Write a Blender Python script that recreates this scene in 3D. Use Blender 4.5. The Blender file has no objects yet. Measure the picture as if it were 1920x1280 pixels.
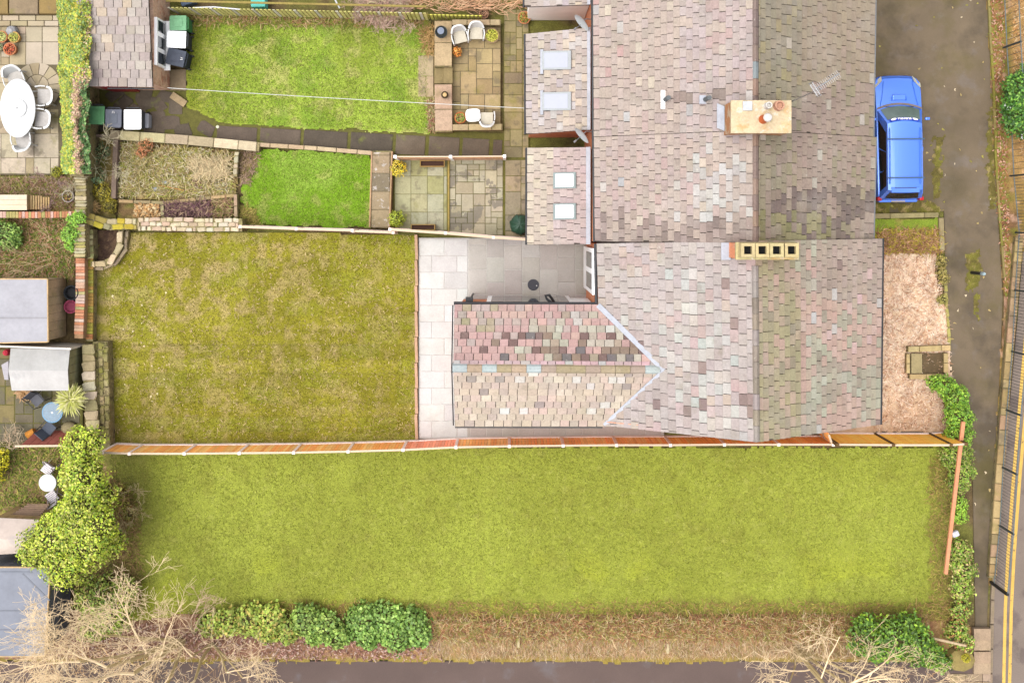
import bpy, bmesh, math, random
import numpy as np
from mathutils import Vector, Matrix, noise
R = random.Random(7)
NR = np.random.RandomState(11)
sc = bpy.context.scene
PI = math.pi

# ------------------------------------------------------------------ camera
CAM_H = 40.0; FPX = 2040.0; NX, NY = 957.0, 420.0      # drone height (m), focal length in photo pixels, point straight below it
cam_d = bpy.data.cameras.new('drone_camera')
cam = bpy.data.objects.new('drone_camera', cam_d)
sc.collection.objects.link(cam)
cam.location = (0, 0, CAM_H)
cam_d.sensor_width = 36.0
cam_d.lens = 36.0 * FPX / 1920.0
cam_d.shift_x = (960 - NX) / 1920.0
cam_d.shift_y = -(640 - NY) / 1920.0
cam_d.clip_end = 600
sc.camera = cam

# ------------------------------------------------------------------ light
SUN_EL, SUN_AZ = math.radians(72), math.radians(262)     # azimuth of the sun, from +Y clockwise: lower left of the picture
w = bpy.data.worlds.new('World'); sc.world = w; w.use_nodes = True
nt = w.node_tree; nt.nodes.clear()
sky = nt.nodes.new('ShaderNodeTexSky'); sky.sky_type = 'NISHITA'; sky.sun_disc = False
sky.sun_elevation = SUN_EL; sky.sun_rotation = SUN_AZ
sky.air_density = 1.0; sky.dust_density = 4.0; sky.ozone_density = 1.0; sky.altitude = 50
hs = nt.nodes.new('ShaderNodeHueSaturation'); hs.inputs['Saturation'].default_value = 0.22
bg = nt.nodes.new('ShaderNodeBackground'); bg.inputs['Strength'].default_value = 0.15
wo = nt.nodes.new('ShaderNodeOutputWorld')
nt.links.new(sky.outputs[0], hs.inputs['Color']); nt.links.new(hs.outputs[0], bg.inputs[0]); nt.links.new(bg.outputs[0], wo.inputs[0])
sd = bpy.data.lights.new('sun', 'SUN'); sd.energy = 0.85; sd.angle = math.radians(60); sd.color = (1.0, 0.965, 0.91)
sun = bpy.data.objects.new('sun', sd); sc.collection.objects.link(sun)
sdir = Vector((math.sin(SUN_AZ) * math.cos(SUN_EL), math.cos(SUN_AZ) * math.cos(SUN_EL), math.sin(SUN_EL)))
sun.rotation_euler = sdir.to_track_quat('Z', 'Y').to_euler()
sun.location = sdir * 60
sc.view_settings.view_transform = 'Standard'; sc.view_settings.look = 'None'
sc.view_settings.gamma = 1.0; sc.view_settings.use_curve_mapping = False
sc.view_settings.exposure = 1.36
sc.cycles.max_bounces = 6

# ------------------------------------------------------------------ helpers
GAIN = 2.3                                   # how much brighter than its albedo a sunlit level surface is exposed in the photograph
def lin(c):
    c /= 255.0
    return c / 12.92 if c <= 0.04045 else ((c + 0.055) / 1.055) ** 2.4
def S(r, g, b):
    return (lin(r) / GAIN, lin(g) / GAIN, lin(b) / GAIN)
def W(px, py, z=0.0):
    k = (CAM_H - z) / FPX
    return Vector(((px - NX) * k, -(py - NY) * k, z))
def PXY(x, y, z=0.0):
    k = FPX / (CAM_H - z)
    return NX + x * k, NY - y * k

MATS = {}
def mat(name, col=(0.5, 0.5, 0.5), src='const', rough=0.85, var=0.18, scale=6.0, fine=40.0, fvar=0.12, bump=0.0, bscale=60.0, metal=0.0, stains=(), spec=0.3, jitter=0.0, coat=0.0, ao=None):
    """procedural material: base colour (const / object colour / vertex colour) x two scales of noise, then patches of other colours"""
    if name in MATS: return MATS[name]
    m = bpy.data.materials.new(name); m.use_nodes = True; n = m.node_tree; N = n.nodes; L = n.links
    p = N['Principled BSDF']
    geo = N.new('ShaderNodeNewGeometry')
    def nz(s, det=3.0, off=0.0, rgh=0.55, dist=0.0):
        x = N.new('ShaderNodeTexNoise'); x.inputs['Scale'].default_value = s; x.inputs['Detail'].default_value = det
        x.inputs['Roughness'].default_value = rgh; x.inputs['Distortion'].default_value = dist
        if off:
            a = N.new('ShaderNodeVectorMath'); a.operation = 'ADD'; a.inputs[1].default_value = (off, off * 1.7, off * .6)
            L.new(geo.outputs['Position'], a.inputs[0]); L.new(a.outputs[0], x.inputs['Vector'])
        else: L.new(geo.outputs['Position'], x.inputs['Vector'])
        return x.outputs['Fac']
    def mixc(f, a, b, mode='MIX'):
        x = N.new('ShaderNodeMix'); x.data_type = 'RGBA'; x.blend_type = mode
        for s_, v in ((0, f), (6, a), (7, b)):
            if isinstance(v, (float, int)): x.inputs[s_].default_value = v
            elif isinstance(v, tuple): x.inputs[s_].default_value = (*v[:3], 1)
            else: L.new(v, x.inputs[s_])
        return x.outputs[2]
    def rng(f, a, b, c, d):
        x = N.new('ShaderNodeMapRange'); x.clamp = True
        L.new(f, x.inputs[0]); x.inputs[1].default_value = a; x.inputs[2].default_value = b; x.inputs[3].default_value = c; x.inputs[4].default_value = d
        return x.outputs[0]
    if src == 'obj':
        o = N.new('ShaderNodeObjectInfo'); c = o.outputs['Color']
    elif src == 'attr':
        o = N.new('ShaderNodeAttribute'); o.attribute_name = 'Col'; c = o.outputs['Color']
    else:
        o = N.new('ShaderNodeRGB'); o.outputs[0].default_value = (*col, 1); c = o.outputs[0]
    for i, (scol, ss, lo, hi, amt) in enumerate(stains):
        c = mixc(rng(nz(ss, 5.0, 13.1 * (i + 1), 0.62), lo, hi, 0.0, amt), c, scol)
    if var:
        g = rng(nz(scale, 4.0), 0.3, 0.7, 1 - var, 1 + var)
        v = N.new('ShaderNodeVectorMath'); v.operation = 'SCALE'; L.new(c, v.inputs[0]); L.new(g, v.inputs['Scale']); c = v.outputs[0]
    if fvar:
        g = rng(nz(fine, 2.0, 3.3, 0.7), 0.3, 0.7, 1 - fvar, 1 + fvar)
        v = N.new('ShaderNodeVectorMath'); v.operation = 'SCALE'; L.new(c, v.inputs[0]); L.new(g, v.inputs['Scale']); c = v.outputs[0]
    L.new(c, p.inputs['Base Color'])
    p.inputs['Roughness'].default_value = rough; p.inputs['Metallic'].default_value = metal
    p.inputs['Specular IOR Level'].default_value = spec
    if coat: p.inputs['Coat Weight'].default_value = coat
    if bump:
        b = N.new('ShaderNodeBump'); b.inputs['Strength'].default_value = bump; b.inputs['Distance'].default_value = 0.02
        L.new(nz(bscale, 3.0, 7.7), b.inputs['Height']); L.new(b.outputs[0], p.inputs['Normal'])
    MATS[name] = m
    return m

OFF = {}
def reg(o, parent):
    sc.collection.objects.link(o)
    if parent is not None: o.parent = parent
def tag(o, label=None, cat=None, group=None, kind=None):
    if label: o['label'] = label
    if cat: o['category'] = cat
    if group: o['group'] = group
    if kind: o['kind'] = kind
    return o
def thing(name, label, cat, loc=(0, 0, 0), rot=0.0, group=None, kind=None):
    o = bpy.data.objects.new(name, None); sc.collection.objects.link(o)
    o.location = loc; o.rotation_euler = (0, 0, rot); o.empty_display_size = 0.2
    return tag(o, label, cat, group, kind)
def root_mat(o):
    while o.parent is not None: o = o.parent
    return Matrix.Translation(o.location) @ Matrix.Rotation(o.rotation_euler.z, 4, 'Z')

class MB:
    def __init__(s): s.v = []; s.f = []; s.c = []; s.mi = []; s.col = (1, 1, 1); s.m = 0
    def add(s, vs, fs):
        b = len(s.v); s.v.extend([tuple(v) for v in vs])
        for f in fs: s.f.append(tuple(i + b for i in f)); s.c.append(s.col); s.mi.append(s.m)
        return s
    def prism(s, poly, z0, z1, bevel=0.0):
        """poly: xy list counter-clockwise or clockwise"""
        a = sum(poly[i][0] * poly[(i + 1) % len(poly)][1] - poly[(i + 1) % len(poly)][0] * poly[i][1] for i in range(len(poly)))
        if a < 0: poly = list(reversed(poly))
        n = len(poly)
        vs = [(p[0], p[1], z0) for p in poly] + [(p[0], p[1], z1) for p in poly]
        fs = [tuple(range(n - 1, -1, -1)), tuple(range(n, 2 * n))] + [(i, (i + 1) % n, n + (i + 1) % n, n + i) for i in range(n)]
        return s.add(vs, fs)
    def box(s, c, d, rz=0.0, M=None):
        x, y, z = d[0] / 2, d[1] / 2, d[2] / 2
        vs = [Vector(p) for p in ((-x, -y, -z), (x, -y, -z), (x, y, -z), (-x, y, -z), (-x, -y, z), (x, -y, z), (x, y, z), (-x, y, z))]
        if M is None: M = Matrix.Rotation(rz, 4, 'Z')
        vs = [M @ v + Vector(c) for v in vs]
        return s.add(vs, [(3, 2, 1, 0), (4, 5, 6, 7), (0, 1, 5, 4), (1, 2, 6, 5), (2, 3, 7, 6), (3, 0, 4, 7)])
    def hexa(s, b, t):
        """4 bottom points, 4 top points"""
        return s.add(list(b) + list(t), [(3, 2, 1, 0), (4, 5, 6, 7), (0, 1, 5, 4), (1, 2, 6, 5), (2, 3, 7, 6), (3, 0, 4, 7)])
    def beam(s, p, q, w_, h):
        p = Vector(p); q = Vector(q); d = (q - p)
        up = Vector((0, 0, 1)) if abs(d.normalized().z) < 0.95 else Vector((0, 1, 0))
        x = d.cross(up).normalized() * w_ / 2; y = x.cross(d).normalized() * h / 2
        return s.hexa([p - x - y, p + x - y, q + x - y, q - x - y], [p - x + y, p + x + y, q + x + y, q - x + y])
    def tube(s, pts, rad, n=6, cap=True):
        pts = [Vector(p) for p in pts]
        if isinstance(rad, (int, float)): rad = [rad] * len(pts)
        vs = []; fs = []
        d0 = (pts[1] - pts[0]).normalized()
        ref = Vector((0, 0, 1)) if abs(d0.z) < 0.9 else Vector((1, 0, 0))
        for i, p in enumerate(pts):
            d = (pts[min(i + 1, len(pts) - 1)] - pts[max(i - 1, 0)]).normalized()
            x = d.cross(ref)
            if x.length < 1e-4: x = d.cross(Vector((0, 1, 0)))
            x.normalize(); y = x.cross(d)
            for k in range(n):
                a = 2 * PI * k / n; vs.append(p + (x * math.cos(a) + y * math.sin(a)) * rad[i])
        for i in range(len(pts) - 1):
            for k in range(n):
                a = i * n + k; b = i * n + (k + 1) % n
                fs.append((a, b, b + n, a + n))
        if cap:
            fs.append(tuple(range(n - 1, -1, -1))); fs.append(tuple(range(len(vs) - n, len(vs))))
        return s.add(vs, fs)
    def lathe(s, prof, c=(0, 0, 0), n=20, sx=1.0, sy=1.0, rot=0.0):
        vs = []; fs = []
        for r, z in prof:
            for k in range(n):
                a = 2 * PI * k / n; x = math.cos(a) * r * sx; y = math.sin(a) * r * sy
                vs.append((c[0] + x * math.cos(rot) - y * math.sin(rot), c[1] + x * math.sin(rot) + y * math.cos(rot), c[2] + z))
        for i in range(len(prof) - 1):
            for k in range(n):
                a = i * n + k; b = i * n + (k + 1) % n; fs.append((a, b, b + n, a + n))
        fs.append(tuple(range(n - 1, -1, -1))); fs.append(tuple(range(len(vs) - n, len(vs))))
        return s.add(vs, fs)
    def mesh(s, name):
        me = bpy.data.meshes.new(name); me.from_pydata(s.v, [], s.f)
        if any(c != (1, 1, 1) for c in s.c):
            at = me.color_attributes.new('Col', 'FLOAT_COLOR', 'CORNER')
            arr = np.ones((len(me.loops), 4), np.float32); k = 0
            for f, c in zip(s.f, s.c): arr[k:k + len(f), :3] = c; k += len(f)
            at.data.foreach_set('color', arr.ravel())
        if any(s.mi): me.polygons.foreach_set('material_index', s.mi)
        return me
    def build(s, name, m, parent=None, world=True, smooth=False, bevel=0.0):
        """world=True: the builder's points are world points and are brought into the parent thing's frame"""
        me = s.mesh(name)
        if parent is not None and world: me.transform(root_mat(parent).inverted())
        for x in (m if isinstance(m, (list, tuple)) else [m]): me.materials.append(x)
        if smooth:
            me.polygons.foreach_set('use_smooth', [True] * len(me.polygons))
            if hasattr(me, 'set_sharp_from_angle'): me.set_sharp_from_angle(angle=math.radians(40))
        o = bpy.data.objects.new(name, me); reg(o, parent)
        if bevel:
            b = o.modifiers.new('bevel', 'BEVEL'); b.width = bevel; b.segments = 2; b.limit_method = 'ANGLE'; b.angle_limit = math.radians(35)
        return o
def top_mesh(name, label, cat, mb, m, group=None, kind=None, origin=None, **k):
    """a thing that is one mesh, its origin at its base"""
    if origin is None:
        a = np.array(mb.v); origin = ((a[:, 0].min() + a[:, 0].max()) / 2, (a[:, 1].min() + a[:, 1].max()) / 2, a[:, 2].min())
    o = mb.build(name, m, None, **k); o.data.transform(Matrix.Translation(-Vector(origin))); o.location = origin
    return tag(o, label, cat, group, kind)

def np_mesh(name, V, F, m, parent=None, col=None, smooth=False, world=True):
    """V (n,3), F (m,k) same k, col (m,3) per face"""
    me = bpy.data.meshes.new(name); k = F.shape[1]
    me.vertices.add(len(V)); me.vertices.foreach_set('co', np.ascontiguousarray(V, np.float32).ravel())
    me.loops.add(F.size); me.loops.foreach_set('vertex_index', np.ascontiguousarray(F, np.int32).ravel())
    me.polygons.add(len(F)); me.polygons.foreach_set('loop_start', np.arange(0, F.size, k, dtype=np.int32))
    if smooth: me.polygons.foreach_set('use_smooth', np.ones(len(F), bool))
    me.update(calc_edges=True)
    if col is not None:
        at = me.color_attributes.new('Col', 'FLOAT_COLOR', 'CORNER')
        a = np.ones((F.size, 4), np.float32); a[:, :3] = col if len(col) == F.size else np.repeat(col, k, axis=0); at.data.foreach_set('color', a.ravel())
    if parent is not None and world: me.transform(root_mat(parent).inverted())
    me.materials.append(m)
    o = bpy.data.objects.new(name, me); reg(o, parent)
    return o

# vectorised value noise
_P = NR.rand(256, 256).astype(np.float32)
def vn(x, y, s, off=0):
    x = np.asarray(x, float) * s + off * 17.3 + 500; y = np.asarray(y, float) * s + off * 9.1 + 500
    xi = np.floor(x).astype(int); yi = np.floor(y).astype(int); fx = x - xi; fy = y - yi
    fx = fx * fx * (3 - 2 * fx); fy = fy * fy * (3 - 2 * fy)
    g = lambda a, b: _P[a % 256, b % 256]
    return (g(xi, yi) * (1 - fx) + g(xi + 1, yi) * fx) * (1 - fy) + (g(xi, yi + 1) * (1 - fx) + g(xi + 1, yi + 1) * fx) * fy
def fbm(x, y, s, off=0, o=3):
    t = 0; a = 1; n_ = 0
    for i in range(o): t = t + a * vn(x, y, s * 2 ** i, off + i * 3); n_ += a; a *= .5
    return t / n_
def inside(poly, X, Y):
    r = np.zeros(np.shape(X), bool); n = len(poly); j = n - 1
    for i in range(n):
        xi, yi = poly[i]; xj, yj = poly[j]
        c = ((yi > Y) != (yj > Y)) & (X < (xj - xi) * (Y - yi) / ((yj - yi) + 1e-12) + xi)
        r ^= c; j = i
    return r
def pxpoly(pts, z=0.0): return [tuple(W(x, y, z)[:2]) for x, y in pts]

def sheet(name, pts, z, m, cell=0.12, amp=0.02, ragged=0.0, colf=None, parent=None, label=None, kind='structure', nscale=1.2):
    """organic ground patch: grid cells inside a (ragged) outline, gently uneven"""
    P = pxpoly(pts, z); xs = [p[0] for p in P]; ys = [p[1] for p in P]
    x = np.arange(min(xs) - cell, max(xs) + cell * 2, cell); y = np.arange(min(ys) - cell, max(ys) + cell * 2, cell)
    gx, gy = np.meshgrid(x, y, indexing='ij')
    ny = len(y)
    cx = (gx[:-1, :-1] + cell / 2); cy = (gy[:-1, :-1] + cell / 2)
    if ragged:
        ox = (fbm(cx, cy, 2.5, 1) - .5) * 2 * ragged + (vn(cx, cy, 9, 5) - .5) * ragged; oy = (fbm(cx, cy, 2.5, 2) - .5) * 2 * ragged + (vn(cx, cy, 9, 7) - .5) * ragged
    else: ox = oy = 0
    ok = inside(P, cx + ox, cy + oy)
    gz = z + (fbm(gx, gy, nscale, 4) - .5) * 2 * amp
    if not ragged:                       # straight edges: snap the rim onto the outline by clamping to its box
        gx = np.clip(gx, min(xs), max(xs)); gy = np.clip(gy, min(ys), max(ys))
    V = np.stack([gx.ravel(), gy.ravel(), gz.ravel()], 1)
    I, J = np.nonzero(ok); a = I * ny + J
    F = np.stack([a, a + ny, a + ny + 1, a + 1], 1)
    used, inv = np.unique(F, return_inverse=True); V = V[used]; F = inv.reshape(F.shape)
    col = None
    if colf is not None:
        px = NX + V[:, 0] * FPX / (CAM_H - z); py = NY - V[:, 1] * FPX / (CAM_H - z)
        col = colf(px, py, V[:, 0], V[:, 1])[F.ravel()]
    o = np_mesh(name, V, F, m, parent, col, smooth=True)
    if kind: o['kind'] = kind
    if label: o['label'] = label
    return o
def flat(name, pts, z, m, thick=0.05, parent=None, kind='structure'):
    mb = MB().prism(pxpoly(pts, z), z - thick, z)
    o = mb.build(name, m, parent)
    if kind: o['kind'] = kind
    return o

# bevelled unit slab shared by all the slabs, stones, slates, bricks; x,y in -.5..+.5, top at z=0, bottom at z=-1
def unit_slab(name, b=0.04, rough=0.0, seed=0, n=1):
    r = random.Random(seed); mb = MB()
    j = lambda: r.uniform(-rough, rough)
    o = [(-.5, -.5), (.5, -.5), (.5, .5), (-.5, .5)]
    if n == 2: o = [(-.5, -.4), (-.35, -.5), (.38, -.5), (.5, -.36), (.5, .4), (.36, .5), (-.4, .5), (-.5, .34)]
    o = [(x + j(), y + j()) for x, y in o]; k = len(o)
    i_ = [(x * (1 - 2 * b), y * (1 - 2 * b)) for x, y in o]
    vs = [(x, y, -1) for x, y in o] + [(x, y, -.25 + j()) for x, y in o] + [(x, y, 0 + j() * .6) for x, y in i_]
    fs = [tuple(range(2 * k, 3 * k))]
    for L_ in (0, k):
        for q in range(k): fs.append((L_ + q, L_ + (q + 1) % k, L_ + k + (q + 1) % k, L_ + k + q))
    mb.add(vs, fs)
    return mb
SLABS = [unit_slab('s', .025, .004, i) for i in range(3)]
STONES = [unit_slab('s', .10, .10, 20 + i, 2) for i in range(8)]
SLATES = [unit_slab('s', .03, .02, 40 + i) for i in range(4)]
_MESHCACHE = {}
def unit_mesh(kind, i, m):
    key = (kind, i, m.name)
    if key not in _MESHCACHE:
        mb = {'slab': SLABS, 'stone': STONES, 'slate': SLATES}[kind][i]
        me = mb.mesh(kind); me.materials.append(m); _MESHCACHE[key] = me
    return _MESHCACHE[key]
def piece(name, kind, M, col, parent, m, r=R):
    """one slab / stone / slate: world matrix M on the unit slab"""
    lst = {'slab': SLABS, 'stone': STONES, 'slate': SLATES}[kind]
    me = unit_mesh(kind, r.randrange(len(lst)), m)
    o = bpy.data.objects.new(name, me); sc.collection.objects.link(o)
    if parent is not None: o.parent = parent; M = root_mat(parent).inverted() @ M
    o.matrix_local = M
    o.color = (*col, 1)
    return o
def joined(name, kind, items, parent, m):
    """many pieces past the limit as ONE mesh: items (matrix, colour)"""
    lst = {'slab': SLABS, 'stone': STONES, 'slate': SLATES}[kind]
    groups = {}
    Vs = []; polys = []; cols = []; base = 0
    out = MB()
    for M, c in items:
        u = lst[R.randrange(len(lst))]; out.col = tuple(c)
        out.add([M @ Vector(v) for v in u.v], u.f)
    o = out.build(name, m, parent); o['kind'] = 'stuff'
    return o
def frame(c, xdir, ydir, sx, sy, sz):
    x = Vector(xdir).normalized(); y = Vector(ydir); y = (y - x * y.dot(x)).normalized(); z = x.cross(y)
    if z.z < 0: y = -y; z = -z
    M = Matrix(((x.x * sx, y.x * sy, z.x * sz, c[0]), (x.y * sx, y.y * sy, z.y * sz, c[1]), (x.z * sx, y.z * sy, z.z * sz, c[2]), (0, 0, 0, 1)))
    return M
def jit(c, a=0.06, r=R, h=0.02):
    k = 1 + r.uniform(-a, a)
    return tuple(max(0.002, v * k * (1 + r.uniform(-h, h))) for v in c)

# leaves: many small faces through a volume
def leaf_cloud(name, P, N_, size, cols, m, parent=None, kind=None, aspect=0.62, world=True, updir=0.8, fold=True):
    """P (n,3) positions, N_ (n,3) outward normals, size scalar or (n,), cols list of colours"""
    n = len(P); P = np.asarray(P); size = np.broadcast_to(np.asarray(size, float), (n,)) * NR.uniform(.42, 1.5, n)
    nn = np.asarray(N_) + NR.normal(0, .55, (n, 3)); nn[:, 2] += updir * NR.rand(n)
    nn /= np.linalg.norm(nn, axis=1)[:, None] + 1e-9
    t = NR.normal(0, 1, (n, 3)); t -= nn * (t * nn).sum(1)[:, None]; t /= np.linalg.norm(t, axis=1)[:, None] + 1e-9
    b = np.cross(nn, t)
    a = size[:, None] * .5; bb = size[:, None] * .5 * aspect
    V = np.concatenate([P - t * a, P + b * bb + nn * a * .12, P + t * a, P - b * bb + nn * a * .12], 1).reshape(-1, 3)
    F = np.arange(n * 4).reshape(-1, 4)
    C = np.minimum(np.array(cols)[NR.randint(0, len(cols), n)] * NR.uniform(.85, 1.75, (n, 1)) * (.62 + .76 * fbm(P[:, 0], P[:, 1], 2.4, 7, 2))[:, None], .8)
    o = np_mesh(name, V, F, m, parent, C, world=world)
    if kind: o['kind'] = kind
    return o
def blob_points(c, r, h, n, shell=0.35, low=-0.15):
    """points through the outer shell of a lumpy dome"""
    d = NR.normal(0, 1, (n * 2, 3)); d /= np.linalg.norm(d, axis=1)[:, None]; d = d[d[:, 2] > low][:n]
    k = 1 - shell * NR.rand(len(d)) ** 1.6
    lump = .70 + .62 * fbm(d[:, 0] * 1.6 + c[0], d[:, 1] * 1.6 + d[:, 2] + c[1], 2.2, 3, 2)
    rad = np.array([r, r, h])
    return np.array(c) + d * rad * (k * lump)[:, None], d
# ------------------------------------------------------------------ materials
M_grass = mat('grass_ground', src='attr', var=.10, scale=5, fine=28, fvar=.34, bump=.7, bscale=45, rough=.95)
M_soil = mat('soil', src='attr', var=.2, scale=4, fine=30, fvar=.35, bump=.8, bscale=30, rough=.98)
M_tarmac = mat('tarmac', S(134, 117, 94), var=.13, scale=.7, fine=45, fvar=.10, bump=.25, bscale=90, rough=.9,
               stains=((S(112, 102, 46), .40, .52, .68, .65), (S(140, 128, 118), 1.3, .56, .68, .6), (S(96, 84, 68), .7, .50, .66, .65), (S(150, 140, 128), .9, .60, .70, .45), (S(160, 145, 115), 3.0, .68, .74, .5), (S(96, 86, 50), .28, .52, .66, .5)))
M_path = mat('path_tarmac', S(116, 97, 90), var=.10, scale=.7, fine=45, fvar=.10, bump=.25, bscale=90, rough=.9, stains=((S(128, 120, 120), .9, .55, .68, .6),))
M_road = mat('road_tarmac', S(150, 134, 122), var=.08, scale=.8, fine=40, fvar=.16, bump=.25, bscale=90, rough=.9, stains=((S(98, 84, 82), 1.0, .55, .65, .5),))
M_yellow = mat('yellow_paint', S(245, 200, 100), var=.1, scale=3, fine=20, fvar=.1, stains=((S(128, 112, 90), 6, .60, .66, .8),), rough=.8)
M_stone = mat('stone', src='obj', var=.13, scale=5, fine=24, fvar=.14, bump=.5, bscale=25, rough=.9, stains=((S(150, 140, 70), 1.6, .60, .76, .35),))
M_slab = mat('paving', src='obj', var=.07, scale=1.6, fine=18, fvar=.06, bump=.15, bscale=30, rough=.85, stains=((S(196, 186, 166), 1.3, .56, .74, .35), (S(150, 140, 126), 11, .72, .75, .6)))
M_slabmoss = mat('paving_mossy', src='obj', var=.12, scale=2.2, fine=16, fvar=.10, bump=.25, bscale=30, rough=.9, stains=((S(140, 138, 45), 1.1, .55, .68, .5), (S(120, 108, 92), 1.9, .55, .62, .5)))
M_slab_dry = mat('paving_patched', src='obj', var=.08, scale=2.2, fine=16, fvar=.08, bump=.25, bscale=30, rough=.9, stains=((S(150, 142, 128), .95, .565, .585, .85), (S(196, 190, 130), .5, .5, .7, .5)))
M_slabdark = mat('paving_dark', src='obj', var=.14, scale=2.2, fine=16, fvar=.12, bump=.25, bscale=30, rough=.9, stains=((S(140, 148, 60), 1.4, .62, .70, .55), (S(225, 220, 195), 9, .735, .76, .9)))
SLST = ((S(196, 184, 172), .9, .50, .70, .35), (S(150, 144, 112), 1.7, .58, .70, .30), (S(226, 220, 206), 7.0, .66, .72, .55), (S(128, 108, 98), 2.6, .60, .70, .30))
M_slate = mat('slate', src='obj', stains=SLST, var=.08, scale=1.2, fine=14, fvar=.11, bump=.3, bscale=30, rough=.75)
M_slate_j = mat('slate_joined', src='attr', stains=SLST, var=.08, scale=1.2, fine=14, fvar=.11, bump=.3, bscale=30, rough=.75)
M_deck = mat('roof_underlay', S(95, 85, 78), var=.1, rough=.95)
M_lead = mat('lead', S(205, 208, 218), var=.10, scale=3, fine=12, fvar=.08, rough=.6, bump=.2, bscale=8)
M_brickwall = mat('brickwork', (.52, .20, .10), var=.12, scale=6, fine=22, fvar=.22, bump=.3, stains=((S(235, 215, 195), 4, .56, .64, .6),))
M_render = mat('painted_render', (.8, .78, .74), var=.05, scale=1.5, fine=10, fvar=.03, bump=.1)
M_stonewall = mat('wall_core', S(168, 152, 108), var=.25, scale=5, fine=20, fvar=.3, bump=.8, bscale=14, stains=((S(130, 135, 45), 1.5, .5, .65, .6), (S(80, 68, 55), 4, .55, .62, .7)))
M_white = mat('white_upvc', (.82, .82, .82), var=.02, fvar=.02, rough=.35, spec=.5)
M_glass = mat('window_glass', (0.03, 0.035, 0.04), var=0, fvar=0, rough=.06, spec=.6)
M_sky_glass = mat('skylight_sky_tint', S(206, 209, 222), var=.02, fvar=0, rough=.12, spec=.5)  # pale base colour stands in for the reflected sky
M_black = mat('black_plastic', (.012, .012, .014), var=.1, fvar=.05, rough=.5, spec=.4)
M_concrete = mat('concrete_post', (.70, .57, .51), var=.07, scale=4, fine=20, fvar=.08, rough=.85)
M_orange = mat('stained_board', src='obj', var=.08, scale=2, fine=15, fvar=.08, rough=.75)
M_cream = mat('cream_rail', S(248, 222, 190), var=.05, scale=2, fine=20, fvar=.06, rough=.7)
M_wood = mat('weathered_wood', src='obj', var=.14, scale=2.5, fine=14, fvar=.14, bump=.3, bscale=18, rough=.85, stains=((S(150, 150, 70), 1.8, .56, .7, .4),))
M_leaf = mat('leaf', src='attr', var=.0, fvar=.0, rough=.55, spec=.35)
M_twig = mat('twig', src='attr', var=.12, scale=3, fine=20, fvar=.1, rough=.9)
M_felt = mat('roofing_felt', src='obj', var=.10, scale=1.2, fine=8, fvar=.05, rough=.9, bump=.1, stains=((S(170, 168, 172), 1.5, .6, .72, .4),))
M_paint = mat('painted', src='obj', var=.03, fvar=.02, rough=.4, spec=.5)
M_plain = mat('plain_matt', src='obj', var=.08, scale=5, fine=18, fvar=.08, rough=.8)
M_metal = mat('galvanised', S(185, 185, 188), var=.06, rough=.4, metal=.6)
M_sand = mat('matting', src='attr', var=.08, scale=3, fine=14, fvar=.10, bump=.45, bscale=12, rough=.98)

def painted(o, col): o.color = (*col, 1); return o
def lerp3(a, b, t):
    t = np.asarray(t)[..., None]; return np.asarray(a) * (1 - t) + np.asarray(b) * t
def sstep(a, b, x): t = np.clip((x - a) / (b - a), 0, 1); return t * t * (3 - 2 * t)

# ------------------------------------------------------------------ the ground
def c_base(px, py, x, y):
    t = fbm(x, y, .8, 3); c = lerp3(S(125, 105, 70), S(130, 128, 60), sstep(.4, .6, t)); return lerp3(c, S(90, 72, 52), sstep(.55, .75, fbm(x, y, 3, 8)) * .6)
g = MB(); g.col = S(120, 110, 65); g.prism([(-220, -220), (220, -220), (220, 220), (-220, 220)], -.6, -.35)
o = g.build('ground', M_soil); o['kind'] = 'structure'
sheet('garden_soil', [(-120, -120), (2060, -120), (2060, 1420), (-120, 1420)], -.07, M_soil, cell=.16, amp=.03, colf=c_base)

def c_lawn_low(px, py, x, y):
    t = fbm(x, y, .35, 11); f = fbm(x, y, 2.2, 5); h = vn(x, y, 9, 2)
    c = lerp3(S(163, 170, 62), S(175, 184, 70), sstep(.3, .72, t))
    c = lerp3(c, S(152, 150, 60), sstep(.50, .78, f) * .40)
    c = lerp3(c, S(205, 205, 110), sstep(.72, .95, h) * .30)
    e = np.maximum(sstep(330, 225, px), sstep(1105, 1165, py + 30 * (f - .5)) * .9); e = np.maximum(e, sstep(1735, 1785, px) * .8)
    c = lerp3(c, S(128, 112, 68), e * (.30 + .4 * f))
    c = lerp3(c, S(190, 198, 55), sstep(.58, .7, fbm(x, y, .5, 21)) * sstep(1000, 1100, py) * .5)
    return c
lawn1 = sheet('lower_lawn', [(196, 838), (1790, 838), (1792, 1165), (232, 1160), (215, 1000)], 0, M_grass, cell=.075, amp=.035, ragged=.10, colf=c_lawn_low)
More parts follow.
